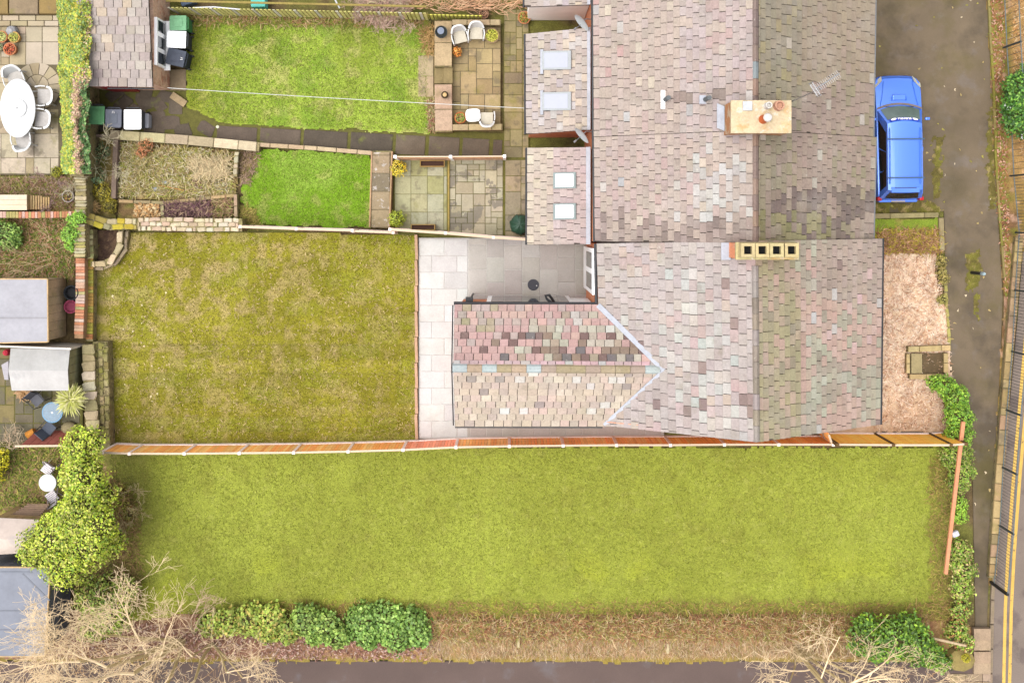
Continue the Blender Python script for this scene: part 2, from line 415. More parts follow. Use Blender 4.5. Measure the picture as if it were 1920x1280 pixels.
def c_lawn_new(px, py, x, y):
    t = fbm(x, y, .5, 31); f = fbm(x, y, 3.0, 15); h = vn(x, y, 12, 12)
    row = np.floor((py - 430) / 27.); blk = np.floor((px + row * 37) / 72.)
    rb = vn(row * 3.1, blk * 1.7, 1.0, 9)
    c = lerp3(S(150, 143, 32), S(170, 162, 46), sstep(.35, .65, t))
    band = vn(row * 1.3, row * 0, 1.0, 5)
    c = lerp3(c, S(205, 180, 122), sstep(.47, .62, f + .16 * (rb - .5)) * .75 * sstep(900, 400, px * .5 + py * .7))
    c = lerp3(c, S(205, 178, 122), sstep(.50, .66, f + .22 * (rb - .5)) * .35); c = c * (0.84 + .34 * band)[..., None]; c = lerp3(c, S(150, 162, 40), sstep(500, 700, px) * sstep(600, 450, py) * .3)
    c = lerp3(c, S(150, 160, 40), sstep(.6, .8, rb) * .35)
    seam = (np.abs(((py - 430) / 27.) % 1 - .5) > .46); c = np.where(seam[..., None], c * .86, c)
    c = lerp3(c, S(225, 200, 150), sstep(.86, .98, h) * .6)
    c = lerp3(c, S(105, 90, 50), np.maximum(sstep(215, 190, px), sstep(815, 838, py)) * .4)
    return c
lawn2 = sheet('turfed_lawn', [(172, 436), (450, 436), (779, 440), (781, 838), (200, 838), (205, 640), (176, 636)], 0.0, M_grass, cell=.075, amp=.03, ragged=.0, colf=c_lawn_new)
def c_lawn_up(px, py, x, y):
    t = fbm(x, y, .6, 41); f = fbm(x, y, 2.6, 45); h = fbm(x, y, 1.2, 47)
    c = lerp3(S(160, 178, 62), S(176, 200, 74), sstep(.35, .65, t))
    c = lerp3(c, S(205, 198, 122), sstep(.52, .7, f) * .6); c = lerp3(c, S(130, 168, 45), sstep(.58, .72, h) * .6)
    c = lerp3(c, S(170, 165, 50), sstep(430, 350, px) * .5)
    return c
lawn3 = sheet('upper_lawn', [(345, 40), (520, 36), (700, 46), (800, 44), (806, 250), (700, 246), (540, 238), (420, 232), (352, 200)], .04, M_grass, cell=.04, amp=.03, ragged=.09, colf=c_lawn_up)
def c_lawn_sm(px, py, x, y):
    t = fbm(x, y, .9, 51); f = fbm(x, y, 2.6, 55)
    c = lerp3(S(136, 178, 34), S(160, 194, 70), sstep(.35, .65, t + .25 * sstep(380, 290, py) - .1))
    return lerp3(c, S(190, 185, 110), sstep(.56, .7, f) * .5)
lawn4 = sheet('small_lawn', [(482, 279), (696, 290), (693, 427), (478, 423), (450, 380), (452, 345)], .04, M_grass, cell=.04, amp=.03, ragged=.10, colf=c_lawn_sm)
def c_border(px, py, x, y):
    t = fbm(x, y, 1.3, 61); f = fbm(x, y, 4, 65)
    c = lerp3(S(150, 122, 82), S(168, 150, 85), sstep(.4, .6, t)); c = lerp3(c, S(215, 185, 130), sstep(.55, .7, f) * .7)
    return lerp3(c, S(120, 132, 45), sstep(.58, .7, fbm(x, y, 1.8, 67)) * .6)
for nm, pts in (('flower_border', [(318, 26), (560, 26), (800, 30), (810, 50), (640, 52), (345, 46), (330, 60)]), ('flower_border', [(782, 100), (812, 45), (816, 245), (800, 245), (790, 190)]),
                ('wild_bed', [(222, 262), (445, 284), (445, 375), (360, 378), (222, 372)]), ('wild_bed', [(160, 255), (215, 262), (215, 415), (160, 408)]), ('wild_bed', [(222, 378), (440, 378), (442, 408), (222, 410)]),
                ('garden_border', [(450, 282), (486, 282), (470, 345), (450, 350)]), ('garden_border', [(450, 385), (480, 395), (490, 425), (450, 425)]),
                ('left_garden', [(-60, 330), (140, 330), (145, 400), (-60, 396)]), ('left_garden', [(-60, 400), (140, 402), (142, 525), (-60, 522)]),
                ('left_garden', [(-60, 830), (210, 830), (250, 1080), (60, 1080), (-60, 1060)])):
    sheet(nm, pts, .02 + .004 * R.random(), M_soil, cell=.08, amp=.05, ragged=.08, colf=c_border, nscale=2.5)
def c_bank(px, py, x, y):
    t = fbm(x, y, 1.1, 71); f = fbm(x, y, 5, 75)
    c = lerp3(S(175, 128, 92), S(190, 150, 98), sstep(.4, .62, t)); c = lerp3(c, S(120, 72, 50), sstep(.5, .62, f) * sstep(1200, 1150, py) * .8)
    c = lerp3(c, S(222, 190, 140), sstep(.6, .72, fbm(x, y, 6, 77)) * .6)
    c = lerp3(c, S(140, 100, 88), sstep(800, 500, px) * .5)
    return lerp3(c, S(165, 150, 50), sstep(1225, 1238, py) * .7)
sheet('leafy_bank', [(-60, 1135), (240, 1150), (900, 1148), (1790, 1152), (1830, 1180), (1815, 1240), (-60, 1240)], .012, M_soil, cell=.08, amp=.07, ragged=.08, colf=c_bank, nscale=2.0)
def c_dark(px, py, x, y):
    f = fbm(x, y, 5, 81); return lerp3(S(82, 60, 48), S(112, 88, 66), sstep(.45, .65, f))
sheet('planting_bed_soil', [(178, 432), (222, 430), (218, 470), (205, 490), (180, 496)], .06, M_soil, cell=.06, amp=.04, colf=c_dark, nscale=4)
flat('path', [(-120, 1239), (1830, 1239), (1830, 1420), (-120, 1420)], -.045 + .05, M_path, .12)
flat('driveway', [(1560, -120), (1849, -120), (1855, 60), (1864, 260), (1872, 420), (1880, 560), (1874, 700), (1864, 900), (1853, 1100), (1850, 1185), (1829, 1185), (1824, 900), (1784, 700), (1776, 600), (1770, 396), (1560, 400)], -.02, M_tarmac)
flat('road', [(1858, 1420), (1860, 1260), (1864, 1100), (1878, 950), (1893, 760), (1908, 600), (1922, 420), (1930, 200), (1950, -120), (2400, -120), (2400, 1420)], -.028, M_road)
def c_verge(px, py, x, y):
    f = fbm(x, y, 4, 91); t = fbm(x, y, 1.0, 92)
    c = lerp3(S(138, 102, 68), S(160, 132, 70), sstep(.4, .6, t)); c = lerp3(c, S(222, 178, 150), sstep(.6, .72, f) * .6)
    c = lerp3(c, S(128, 132, 40), sstep(.56, .7, fbm(x, y, 1.6, 95)) * .7)
    return lerp3(c, S(205, 160, 100), sstep(1888, 1900, px) * sstep(420, 300, py) * .7)
sheet('verge', [(1846, -60), (1990, -60), (1960, 330), (1926, 430), (1896, 600), (1890, 700), (1876, 900), (1860, 1090), (1853, 1100), (1864, 900), (1874, 700), (1882, 560), (1872, 420), (1862, 260), (1853, 60)], .0, M_soil, cell=.07, amp=.05, ragged=.05, colf=c_verge, nscale=3)
def c_moss(px, py, x, y):
    f = fbm(x, y, 5, 191); c = lerp3(S(118, 106, 52), S(132, 126, 52), sstep(.4, .6, f)); return lerp3(c, S(190, 165, 110), sstep(.6, .7, fbm(x, y, 7, 193)) * .6)
for k, pts in enumerate((((1755, 255), (1768, 262), (1770, 330), (1758, 372), (1745, 365)), ((1640, 382), (1745, 372), (1770, 392), (1640, 400)), ((1812, 480), (1838, 470), (1836, 520), (1820, 545), (1812, 530)),
                         ((1828, 545), (1836, 548), (1838, 600), (1828, 600)), ((1848, 250), (1862, 180), (1866, 330), (1868, 395), (1856, 390)))):
    sheet('moss', pts, -.008 - .0008 * k, M_soil, cell=.05, amp=.003, ragged=.22, colf=c_moss, kind='stuff')
# sandy matting at the front of the house
def c_sand(px, py, x, y):
    f = fbm(x, y, 4, 101); s = vn(x * 3.5, y, 3, 103)
    c = lerp3(S(244, 210, 172), S(252, 226, 194), sstep(.35, .65, f)); c = lerp3(c, S(222, 170, 132), sstep(.6, .8, s) * .45)
    return lerp3(c, S(200, 150, 110), sstep(700, 800, py) * .35) * 1.12
sheet('sandy_matting', [(1560, 462), (1757, 478), (1752, 500), (1757, 540), (1778, 600), (1783, 650), (1784, 712), (1762, 730), (1778, 780), (1780, 808), (1560, 812)], .06, M_sand, cell=.07, amp=.05, ragged=.06, colf=c_sand, nscale=3)
def c_rough(px, py, x, y):
    f = fbm(x, y, 3, 111); c = lerp3(S(150, 172, 55), S(170, 160, 80), sstep(.4, .6, f + .3 * sstep(430, 455, py) - .1)); return lerp3(c, S(170, 120, 85), sstep(428, 468, py + 20 * (f - .5)) * .8)
sheet('grass_bed', [(1590, 409), (1760, 409), (1765, 475), (1590, 478)], .09, M_grass, cell=.06, amp=.06, ragged=.05, colf=c_rough, nscale=3)

# double yellow lines and kerb of the road
def ribbon(name, pts, wpx, z, m, th=.004, kind='structure'):
    mb = MB()
    P = [W(x, y, z) for x, y in pts]; hw = wpx / 51 / 2
    for a, b in zip(P, P[1:]):
        d = (b - a).normalized(); n_ = Vector((-d.y, d.x, 0)) * hw
        mb.prism([tuple((a - n_)[:2]), tuple((a + n_)[:2]), tuple((b + n_)[:2]), tuple((b - n_)[:2])], z - th, z)
    o = mb.build(name, m); o['kind'] = kind; return o
LA = [(1880, 1400), (1882, 1280), (1885, 1140), (1890, 1040), (1900, 900), (1912, 760), (1926, 600), (1938, 440)]
ribbon('yellow_line', LA, 6, -.020, M_yellow); ribbon('yellow_line', [(x + 11 + (1280 - y) * .002, y) for x, y in LA], 6, -.020, M_yellow)
kerb = bpy.data.objects.new('kerb', None); sc.collection.objects.link(kerb); kerb['kind'] = 'structure'
def along(path, step):
    """walk a world polyline: (point, direction) every step"""
    P = [Vector(p) for p in path]; out = []; carry = step / 2
    for a, b in zip(P, P[1:]):
        d = b - a; L_ = d.length; d = d / L_; t = carry
        while t < L_: out.append((a + d * t, d)); t += step
        carry = t - L_
    return out
for p, d in along([W(x, y, .03) for x, y in ((1857, 1400), (1858, 1260), (1862, 1110), (1875, 955), (1890, 770))], .9):
    piece('kerb_stone', 'slab', frame(p, d, (-d.y, d.x, 0), .88, .13, .15), jit(S(165, 145, 120)), kerb, M_stone)

# grass blades and small tufts, as stuff
def blades(name, pts, n, cols, z=0.0, h=(.03, .08), wd=.02, keep=None, m=None):
    P = pxpoly(pts, z); xs = [p[0] for p in P]; ys = [p[1] for p in P]
    X = NR.uniform(min(xs), max(xs), n); Y = NR.uniform(min(ys), max(ys), n); ok = inside(P, X, Y)
    if keep is not None: ok &= keep(X, Y)
    X = X[ok]; Y = Y[ok]; n = len(X)
    a = NR.uniform(0, 2 * PI, n); H = NR.uniform(h[0], h[1], n); l = NR.uniform(.3, 1.3, n) * H; w_ = wd * NR.uniform(.6, 1.4, n)
    b = a + NR.uniform(-1, 1, n)
    V = np.stack([X - np.sin(a) * w_, Y + np.cos(a) * w_, np.full(n, z), X + np.sin(a) * w_, Y - np.cos(a) * w_, np.full(n, z), X + np.cos(b) * l, Y + np.sin(b) * l, z + H], 1).reshape(-1, 3)
    F = np.arange(3 * n).reshape(-1, 3)
    C = np.array(cols)[NR.randint(0, len(cols), n)] * NR.uniform(.8, 1.2, (n, 1))
    o = np_mesh(name, V, F, m or M_leaf, None, C); o['kind'] = 'stuff'; return o
G1 = [S(176, 186, 62), S(190, 200, 72), S(162, 170, 58), S(200, 202, 96), S(168, 182, 60)]
blades('lawn_grass', [(205, 845), (1785, 838), (1788, 1160), (240, 1155)], 70000, G1, .01, (.02, .06), .016)
blades('turf_grass', [(178, 437), (779, 441), (779, 834), (205, 834), (205, 640)], 34000, [S(158, 150, 32), S(174, 166, 44), S(204, 180, 96), S(220, 196, 120), S(152, 148, 26), S(168, 162, 34)], .01, (.02, .055), .018)
blades('upper_lawn_grass', [(350, 42), (800, 46), (804, 248), (420, 230), (356, 200)], 26000, [S(158, 180, 55), S(176, 200, 72), S(205, 198, 120), S(140, 170, 50)], .05, (.02, .05), .017)
blades('small_lawn_grass', [(484, 282), (694, 292), (690, 424), (480, 420), (455, 375)], 9000, [S(138, 184, 32), S(162, 198, 60), S(190, 202, 100)], .05, (.02, .05), .017)
# ------------------------------------------------------------------ paving
def paving(name):
    o = bpy.data.objects.new(name, None); sc.collection.objects.link(o); o['kind'] = 'structure'; return o
def pave_bond(parent, poly, z, u, v, cols, m, horiz=True, gap=.012, th=.04, off=.5, zj=.003, h=.02):
    P = pxpoly(poly, z); xs = [p[0] for p in P]; ys = [p[1] for p in P]
    X0, X1, Y0, Y1 = min(xs), max(xs), min(ys), max(ys)
    if horiz: A0, A1, B0, B1 = X0, X1, Y0, Y1
    else: A0, A1, B0, B1 = Y0, Y1, X0, X1
    nb = max(1, round((B1 - B0) / v)); v = (B1 - B0) / nb
    for j in range(nb):
        b = B1 - (j + .5) * v if horiz else B0 + (j + .5) * v
        a = A0 - (u * off if j % 2 else 0)
        while a < A1 - .02:
            s = max(a, A0); e = min(a + u, A1); a += u
            if e - s < .08: continue
            c = ((s + e) / 2, b) if horiz else (b, (s + e) / 2)
            if not inside(P, np.array([c[0]]), np.array([c[1]]))[0]: continue
            sx, sy = ((e - s - gap), v - gap) if horiz else (v - gap, (e - s - gap))
            piece('paving_slab', 'slab', frame((c[0], c[1], z + R.uniform(-zj, zj)), (1, R.uniform(-.004, .004), R.uniform(-.003, .003)), (0, 1, 0), sx, sy, th), jit(cols[R.randrange(len(cols))], .05, h=h), parent, m)
def pave_random(parent, poly, z, u, cols, m, gap=.016, th=.05, sizes=((2, 2), (3, 2), (2, 3), (2, 1), (1, 2), (3, 3), (1, 1)), zj=.004, seed=3, wts=None):
    r = random.Random(seed); P = pxpoly(poly, z); xs = [p[0] for p in P]; ys = [p[1] for p in P]
    X0, X1, Y0, Y1 = min(xs), max(xs), min(ys), max(ys); nx = max(1, round((X1 - X0) / u)); ny = max(1, round((Y1 - Y0) / u)); ux = (X1 - X0) / nx; uy = (Y1 - Y0) / ny
    used = [[False] * ny for _ in range(nx)]
    for j in range(ny):
        for i in range(nx):
            if used[i][j]: continue
            opts = [(2, 2)] * 4 + [(3, 2)] * 3 + [(2, 3)] * 3 + [(3, 3), (1, 2), (2, 1), (1, 2), (2, 1), (1, 1)]; r.shuffle(opts)
            for a, b in opts + [(1, 1)]:
                if i + a <= nx and j + b <= ny and not any(used[i + p][j + q] for p in range(a) for q in range(b)): break
            for p in range(a):
                for q in range(b): used[i + p][j + q] = True
            cx = X0 + (i + a / 2) * ux; cy = Y0 + (j + b / 2) * uy
            if not inside(P, np.array([cx]), np.array([cy]))[0]: continue
            piece('paving_slab', 'slab', frame((cx, cy, z + r.uniform(-zj, zj)), (1, r.uniform(-.006, .006), 0), (0, 1, 0), a * ux - gap, b * uy - gap, th), jit(cols[r.randrange(len(cols))], .07, r, .03), parent, m, r)
M_joint = mat('joint_sand', S(120, 108, 82), var=.15, fvar=.2)
M_jointg = mat('joint_grey', S(222, 216, 208), var=.1, fvar=.1)
M_jointm = mat('joint_moss', S(112, 108, 45), var=.2, fvar=.25)
def bed(nm, poly, z, m, th=.06): flat(nm, poly, z, m, th)
# pale patio round the extension (a step lower than the grey court)
pale = [S(238, 235, 231), S(233, 230, 226), S(241, 238, 234)]
bed('patio_bed', [(785, 446), (1245, 446), (1245, 822), (785, 822)], .043, M_jointg)
pa = paving('pale_patio'); pave_bond(pa, [(786, 448), (877, 448), (877, 818), (786, 820)], .055, .93, .6, pale, M_slab, True)
pave_bond(pa, [(852, 760), (1240, 760), (1240, 819), (852, 819)], .051, .93, .59, [S(214, 206, 196), S(208, 198, 188)], M_slab, False)
bed('grey_court_bed', [(879, 447), (1112, 447), (1112, 600), (879, 600)], .088, M_jointg, .04); gc = paving('grey_court'); pave_bond(gc, [(879, 448), (1112, 448), (1112, 600), (879, 600)], .10, .92, .62, [S(216, 208, 200), S(210, 202, 194), S(220, 213, 204)], M_slab, False, th=.07)
# planted yards of the next garden
yd = [S(196, 192, 150), S(188, 184, 132), S(200, 196, 165)]
bed('yard_bed', [(738, 292), (992, 292), (992, 452), (738, 440)], .028, M_jointm)
y1 = paving('mossy_yard'); pave_bond(y1, [(740, 296), (838, 296), (838, 432), (740, 430)], .04, .6, .62, yd, M_slabmoss, True, off=0)
y2 = paving('patchy_yard'); pave_random(y2, [(843, 297), (943, 297), (943, 441), (843, 434)], .05, .21, [S(208, 198, 170), S(200, 192, 166), S(190, 180, 150)], M_slab_dry, seed=5)
y3 = paving('side_passage_paving'); pave_random(y3, [(947, 300), (992, 300), (992, 448), (947, 443)], .04, .3, [S(188, 172, 140), S(180, 165, 130), S(172, 160, 135)], M_slabmoss, seed=8)
tb = MB(); tb.box((*W(841, 365, .1)[:2], .06), (.07, 2.7, .12)); tag(painted(top_mesh('timber_edging', 'mossy timber edging strip between the mossy yard and the patchy yard', 'edging', tb, M_wood), S(190, 165, 90)), None)
# raised stone patio
rp = paving('raised_patio_paving'); bed('raised_patio_bed', [(850, 50), (938, 50), (938, 233), (850, 233)], .128, M_joint, .15)
pave_random(rp, [(848, 48), (939, 48), (939, 234), (848, 234)], .14, .28, [S(188, 165, 118), S(180, 158, 112), S(196, 174, 128), S(168, 146, 108)], M_slabmoss, seed=12, th=.06)
sp = paving('side_path_paving'); bed('side_path_bed', [(944, 16), (992, 16), (992, 298), (944, 298)], .017, M_jointm)
pave_random(sp, [(945, 18), (991, 18), (991, 296), (945, 296)], .03, .21, [S(172, 156, 112), S(160, 146, 100), S(150, 136, 105), S(182, 165, 122)], M_slabmoss, seed=15)
sp2 = paving('lawn_edge_slabs'); pave_bond(sp2, [(784, 104), (813, 104), (813, 182), (784, 182)], .06, .58, .76, [S(206, 182, 145), S(198, 172, 140)], M_slabmoss, True)
# dark mossy garden path
dp = paving('garden_path'); bed('garden_path_bed', [(160, 165), (345, 165), (420, 230), (560, 238), (945, 250), (945, 300), (700, 292), (480, 276), (160, 248)], .0, M_jointm, .05)
dk = [S(112, 98, 84), S(102, 90, 76), S(120, 106, 90)]
for a, b in ((405, 482), (486, 564), (568, 652), (656, 737), (741, 798), (803, 862), (866, 918), (923, 942)):
    s = W((a + b) / 2, 242 + (a - 405) * .048 + 14, .03)
    t0 = W(a, 0, .03).x; t1 = W(b, 0, .03).x
    piece('paving_slab', 'slab', frame(s, (1, -.06, 0), (0, 1, 0), t1 - t0 - .04, .72, .05), jit(dk[R.randrange(3)]), dp, M_slabdark)
r_ = random.Random(5)
for i in range(26):
    px = r_.uniform(185, 395); py = r_.uniform(172, 250)
    if not (py < 250 + (px - 185) * .02 and py > 165 + max(0, px - 330) * .9): continue
    piece('paving_slab', 'stone', frame(W(px, py, .022 + r_.uniform(0, .015)), (math.cos(i), math.sin(i), 0), (-math.sin(i), math.cos(i), 0), r_.uniform(.5, .8), r_.uniform(.4, .6), .05), jit(dk[i % 3]), dp, M_slabdark)
bd = paving('bin_store_paving'); pave_bond(bd, [(318, 130), (349, 130), (349, 170), (318, 170)], .05, .62, .62, [S(160, 140, 110)], M_slabmoss, True)
# left neighbour's patio
lp = [S(212, 194, 165), S(204, 186, 152), S(218, 202, 176), S(192, 174, 138)]
bed('neighbour_patio_bed', [(-60, -60), (118, -60), (118, 328), (-60, 328)], .027, M_joint, .08)
np_ = paving('neighbour_patio')
RING = W(70, 162, .04)
pave_random(np_, [(-60, 50), (110, 50), (110, 122), (-60, 122)], .04, .305, lp, M_slab, seed=21)
pave_random(np_, [(-60, 122), (32, 122), (32, 205), (-60, 205)], .041, .305, lp, M_slab, seed=22)
pave_random(np_, [(-60, 205), (110, 205), (110, 326), (-60, 326)], .042, .305, lp, M_slabmoss, seed=23)
pave_bond(np_, [(-60, 29), (110, 29), (110, 49), (-60, 49)], .16, .62, .19, lp, M_slab, True, th=.16)
pave_random(np_, [(-60, -60), (110, -60), (110, 27), (-60, 27)], .30, .38, [S(178, 150, 96), S(166, 138, 86), S(160, 140, 110)], M_slabmoss, seed=24, th=.3)
for ri, ro, k, o_ in ((.0, .42, 6, 0), (.44, .86, 14, .1)):
    for i in range(k):
        a0 = o_ + 2 * PI * i / k + .03 / max(ro, .3); a1 = o_ + 2 * PI * (i + 1) / k
        pts = [(RING.x + math.cos(a0 + (a1 - a0) * t) * ro, RING.y + math.sin(a0 + (a1 - a0) * t) * ro) for t in (0, .33, .66, 1)] + \
              ([(RING.x + math.cos(a0 + (a1 - a0) * t) * ri, RING.y + math.sin(a0 + (a1 - a0) * t) * ri) for t in (1, .5, 0)] if ri else [(RING.x, RING.y)])
        painted(MB().prism(pts, .0, .056).build('paving_slab', M_slab, np_), jit(lp[i % 4]))
for px0, px1, py0, py1 in ((112, 118, 122, 160),): pass
# left lower neighbour's paving, in darker mossy slabs
lg = paving('dark_mossy_paving'); bed('dark_mossy_paving_bed', [(-60, 655), (155, 655), (155, 830), (-60, 830)], .015, M_jointm, .06)
pave_random(lg, [(-60, 655), (150, 655), (150, 828), (-60, 828)], .03, .33, [S(138, 126, 92), S(124, 116, 92), S(148, 132, 88)], M_slabmoss, seed=31, gap=.03)
# stepping path strip beside the small lawn (raised)
st = MB().prism(pxpoly([(699, 283), (734, 283), (729, 428), (694, 426)], .40), 0, .38); tag(st.build('raised_path_base', M_stonewall), None, None, None, 'structure')
ps = paving('raised_path'); pave_bond(ps, [(699, 285), (731, 285), (729, 427), (696, 427)], .42, .66, .62, [S(190, 165, 138), S(176, 155, 122), S(150, 135, 110)], mat('paving_lichen', src='obj', var=.12, scale=2.2, fine=16, fvar=.12, bump=.25, bscale=30, rough=.9, stains=((S(228, 218, 210), 5.5, .58, .63, .75), (S(120, 112, 80), 2.0, .58, .66, .5))), False, off=0, th=.06)
for x0, y0, x1, y1_, lb in ((697, 284, 693, 426, 'thin timber kerb between the small bright lawn and the raised slab strip'), (735, 284, 730, 426, 'thin timber kerb between the raised slab strip and the mossy yard')):
    a = W(x0, y0, .44); b = W(x1, y1_, .44); tag(painted(top_mesh('timber_kerb', lb, 'edging', MB().beam(a - Vector((0, 0, .2)), b - Vector((0, 0, .2)), .05, .44), M_wood), S(205, 165, 125)), None)

# ------------------------------------------------------------------ stone and brick walls, built stone by stone
def wall_run(name, label, cat, path, width, z1, cols, slen=.35, rows=1, kind='stone', m=None, pname='stone', z0=0.0, th=.08, core=None, gap=.02, seed=1, rnd=.25, wfun=None, group=None):
    r = random.Random(seed); P = [W(x, y, z1) for x, y in path]
    t = thing(name, label, cat, (P[0].x, P[0].y, z0), 0, group)
    mb = MB()
    for a, b in zip(P, P[1:]):
        d = (b - a).normalized(); n_ = Vector((-d.y, d.x, 0)) * (width / 2 - .015)
        e = d * (.02 if len(P) == 2 else width * .25)
        mb.prism([tuple((a - n_ - e * 0)[:2]), tuple((a + n_ - e * 0)[:2]), tuple((b + n_ + e)[:2]), tuple((b - n_ + e)[:2])], z0, z1 - th * .55 - r.uniform(0, .004))
    mb.build('wall', core or M_stonewall, t)
    ws = width / rows; tot = []
    for k in range(rows):
        c = -width / 2 + (k + .5) * ws
        total = sum((b - a).length for a, b in zip(P, P[1:])); s = -r.uniform(0, slen * .5)
        while s < total - .03:
            L_ = slen * r.uniform(1 - rnd, 1 + rnd); e = min(s + L_, total); s0 = max(s, 0); s += L_
            if e - s0 < .06: continue
            mid = (s0 + e) / 2; q = 0
            for a, b in zip(P, P[1:]):
                l = (b - a).length
                if mid <= q + l: break
                q += l
            d = (b - a).normalized(); p = a + d * (mid - q) + Vector((-d.y, d.x, 0)) * (c + (r.uniform(-.015, .015) if kind == 'stone' else 0))
            ang = r.uniform(-.06, .06) if kind == 'stone' else 0; dd = Vector((d.x * math.cos(ang) - d.y * math.sin(ang), d.x * math.sin(ang) + d.y * math.cos(ang), r.uniform(-.04, .04) if kind == 'stone' else 0))
            p.z = z1 + (r.uniform(-.03, .015) if kind == 'stone' else r.uniform(-.003, .003))
            piece(pname, kind, frame(p, dd, (-d.y, d.x, r.uniform(-.06, .06) if kind == 'stone' else 0), e - s0 - gap, ws - gap, th), jit(cols[r.randrange(len(cols))], .10, r, .04), t, m or M_stone, r)
    return t
st_l = [S(214, 196, 150), S(200, 182, 140), S(226, 210, 172), S(190, 172, 140)]
st_p = [S(230, 212, 178), S(218, 198, 160), S(238, 222, 194), S(206, 184, 150), S(224, 196, 168)]
wall_run('retaining_wall', 'long low wall of squared coping stones below the dark mossy path', 'garden wall', [(205, 252), (345, 262), (481, 275)], .36, .45, st_l, .76, 1, 'slab', pname='coping_stone')
wall_run('retaining_wall', 'narrow pale coping edge between the dark path and small bright lawn', 'garden wall', [(482, 271), (590, 278), (697, 287)], .17, .35, [S(222, 196, 158), S(212, 186, 150)], .62, 1, 'slab', pname='coping_stone', seed=2)
wall_run('dry_stone_wall', 'pale rough topped stone wall between the wild beds and the turfed lawn', 'stone wall', [(258, 420), (350, 421), (447, 422)], .50, .8, st_p, .27, 3, seed=4, rnd=.5)
wall_run('dry_stone_wall', 'mossy yellow lichened end of the rubble wall above the curved bed', 'stone wall', [(160, 410), (205, 421), (256, 420)], .42, .75, [S(186, 168, 90), S(200, 180, 60), S(170, 158, 120), S(205, 190, 150)], .36, 2, seed=5)
wall_run('curved_bed_wall', 'low curved stone edging wall around the dark planting bed', 'garden wall', [(226, 432), (222, 464), (209, 486), (192, 495), (172, 495)], .22, .45, [S(226, 204, 166), S(214, 192, 150), S(220, 206, 178)], .42, 1, seed=6)
wall_run('curved_bed_step', 'lower outer course of stones hugging the curved planting bed', 'garden wall', [(238, 432), (234, 468), (218, 492), (194, 503), (174, 503)], .14, .25, [S(190, 168, 138), S(176, 156, 130)], .38, 1, seed=7)
wall_run('dry_stone_wall', 'thick mossy stone wall along the left side of the turfed lawn', 'stone wall', [(164, 646), (167, 740), (172, 806)], .46, .75, [S(205, 186, 145), S(190, 172, 128), S(222, 206, 178), S(180, 166, 120)], .33, 1, z0=0, seed=8)
t = wall_run('buttress_wall', 'broad weathered mossy wall face directly beside the turfed lawn', 'stone wall', [(187, 641), (190, 740), (192, 832)], .56, .55, [S(172, 156, 108), S(160, 146, 98), S(186, 168, 122), S(150, 138, 84)], .30, 3, z0=0, seed=9, th=.12, m=mat('stone_mossy', src='obj', var=.16, scale=4, fine=18, fvar=.2, bump=.8, bscale=16, rough=.95, stains=((S(140, 140, 50), 1.6, .5, .65, .6), (S(90, 76, 58), 5, .56, .62, .6))))
br = [S(226, 160, 124), S(230, 188, 158), S(220, 148, 110), S(226, 200, 182), S(200, 186, 130)]
wall_run('brick_wall', 'old orange and pink brick wall left of the turfed lawn', 'brick wall', [(150, 484), (150, 560), (147, 630)], .34, .75, br, .11, 1, 'slab', pname='brick', th=.07, core=mat('brick_core', S(190, 150, 110), var=.2, scale=5, fvar=.2), gap=.008, seed=10, rnd=.06)
wall_run('brick_wall_ledge', 'lower mossy brick ledge hard against the turfed lawn edge', 'brick wall', [(168, 484), (168, 560), (167, 636)], .27, .40, [S(168, 158, 62), S(190, 150, 78), S(178, 170, 80), S(176, 120, 74)], .13, 1, 'slab', pname='brick', th=.07, core=M_stonewall, gap=.01, seed=11)
wall_run('stacked_slate_pier', 'pier of thin stacked mossy stones above the old brick wall', 'stone wall', [(148, 420), (149, 482)], .40, 1.1, [S(205, 190, 140), S(180, 170, 100), S(196, 184, 150)], .115, 1, pname='stone', th=.05, seed=12, rnd=.4)
wall_run('stacked_slate_pier', 'greenish stone pier base next to the dark planting bed', 'stone wall', [(166, 430), (168, 484)], .26, .6, [S(170, 168, 110), S(184, 176, 130)], .24, 1, seed=13)
wall_run('stone_wall', 'grey stacked stone wall running down from the ivy hedge', 'stone wall', [(150, 322), (150, 404)], .40, 1.1, [S(214, 200, 160), S(200, 186, 150), S(190, 176, 120)], .13, 1, th=.06, seed=14, rnd=.4)
wall_run('low_brick_wall', 'low red brick wall below the pale wooden storage box', 'brick wall', [(-50, 402), (60, 403), (142, 402)], .24, .9, [S(222, 146, 112), S(205, 140, 100), S(230, 190, 170), S(190, 176, 110)], .11, 1, 'slab', pname='brick', th=.07, core=M_brickwall, gap=.01, seed=15)
# raised patio parapets and steps
cp = [S(202, 180, 138), S(196, 172, 132), S(206, 176, 148)]
wall_run('patio_parapet', 'wide stone parapet slab above the steps of the raised patio', 'garden wall', [(831, 39), (831, 124)], .65, .62, cp, 1.1, 1, 'slab', pname='coping_stone', seed=16)
wall_run('patio_parapet', 'wide stone parapet slab below the steps of the raised patio', 'garden wall', [(831, 158), (832, 246)], .65, .62, cp, 1.1, 1, 'slab', pname='coping_stone', seed=17)
wall_run('patio_parapet', 'narrow stone parapet behind the two white plastic chairs', 'garden wall', [(847, 42), (938, 42)], .22, .625, cp, .95, 1, 'slab', pname='coping_stone', seed=18)
wall_run('patio_parapet', 'narrow stone parapet behind the small white table', 'garden wall', [(848, 239), (941, 238)], .24, .625, cp, .95, 1, 'slab', pname='coping_stone', seed=19)
stp = thing('stone_steps', 'two stone steps up from the upper lawn to the raised patio', 'steps', (*W(831, 141, 0)[:2], 0))
for px, z in ((823, .2), (840, .38)):
    c = W(px, 141, z); painted(MB().box((c.x, c.y, z / 2), (.33, .62, z)).build('step', M_stone, stp), S(165, 145, 100))
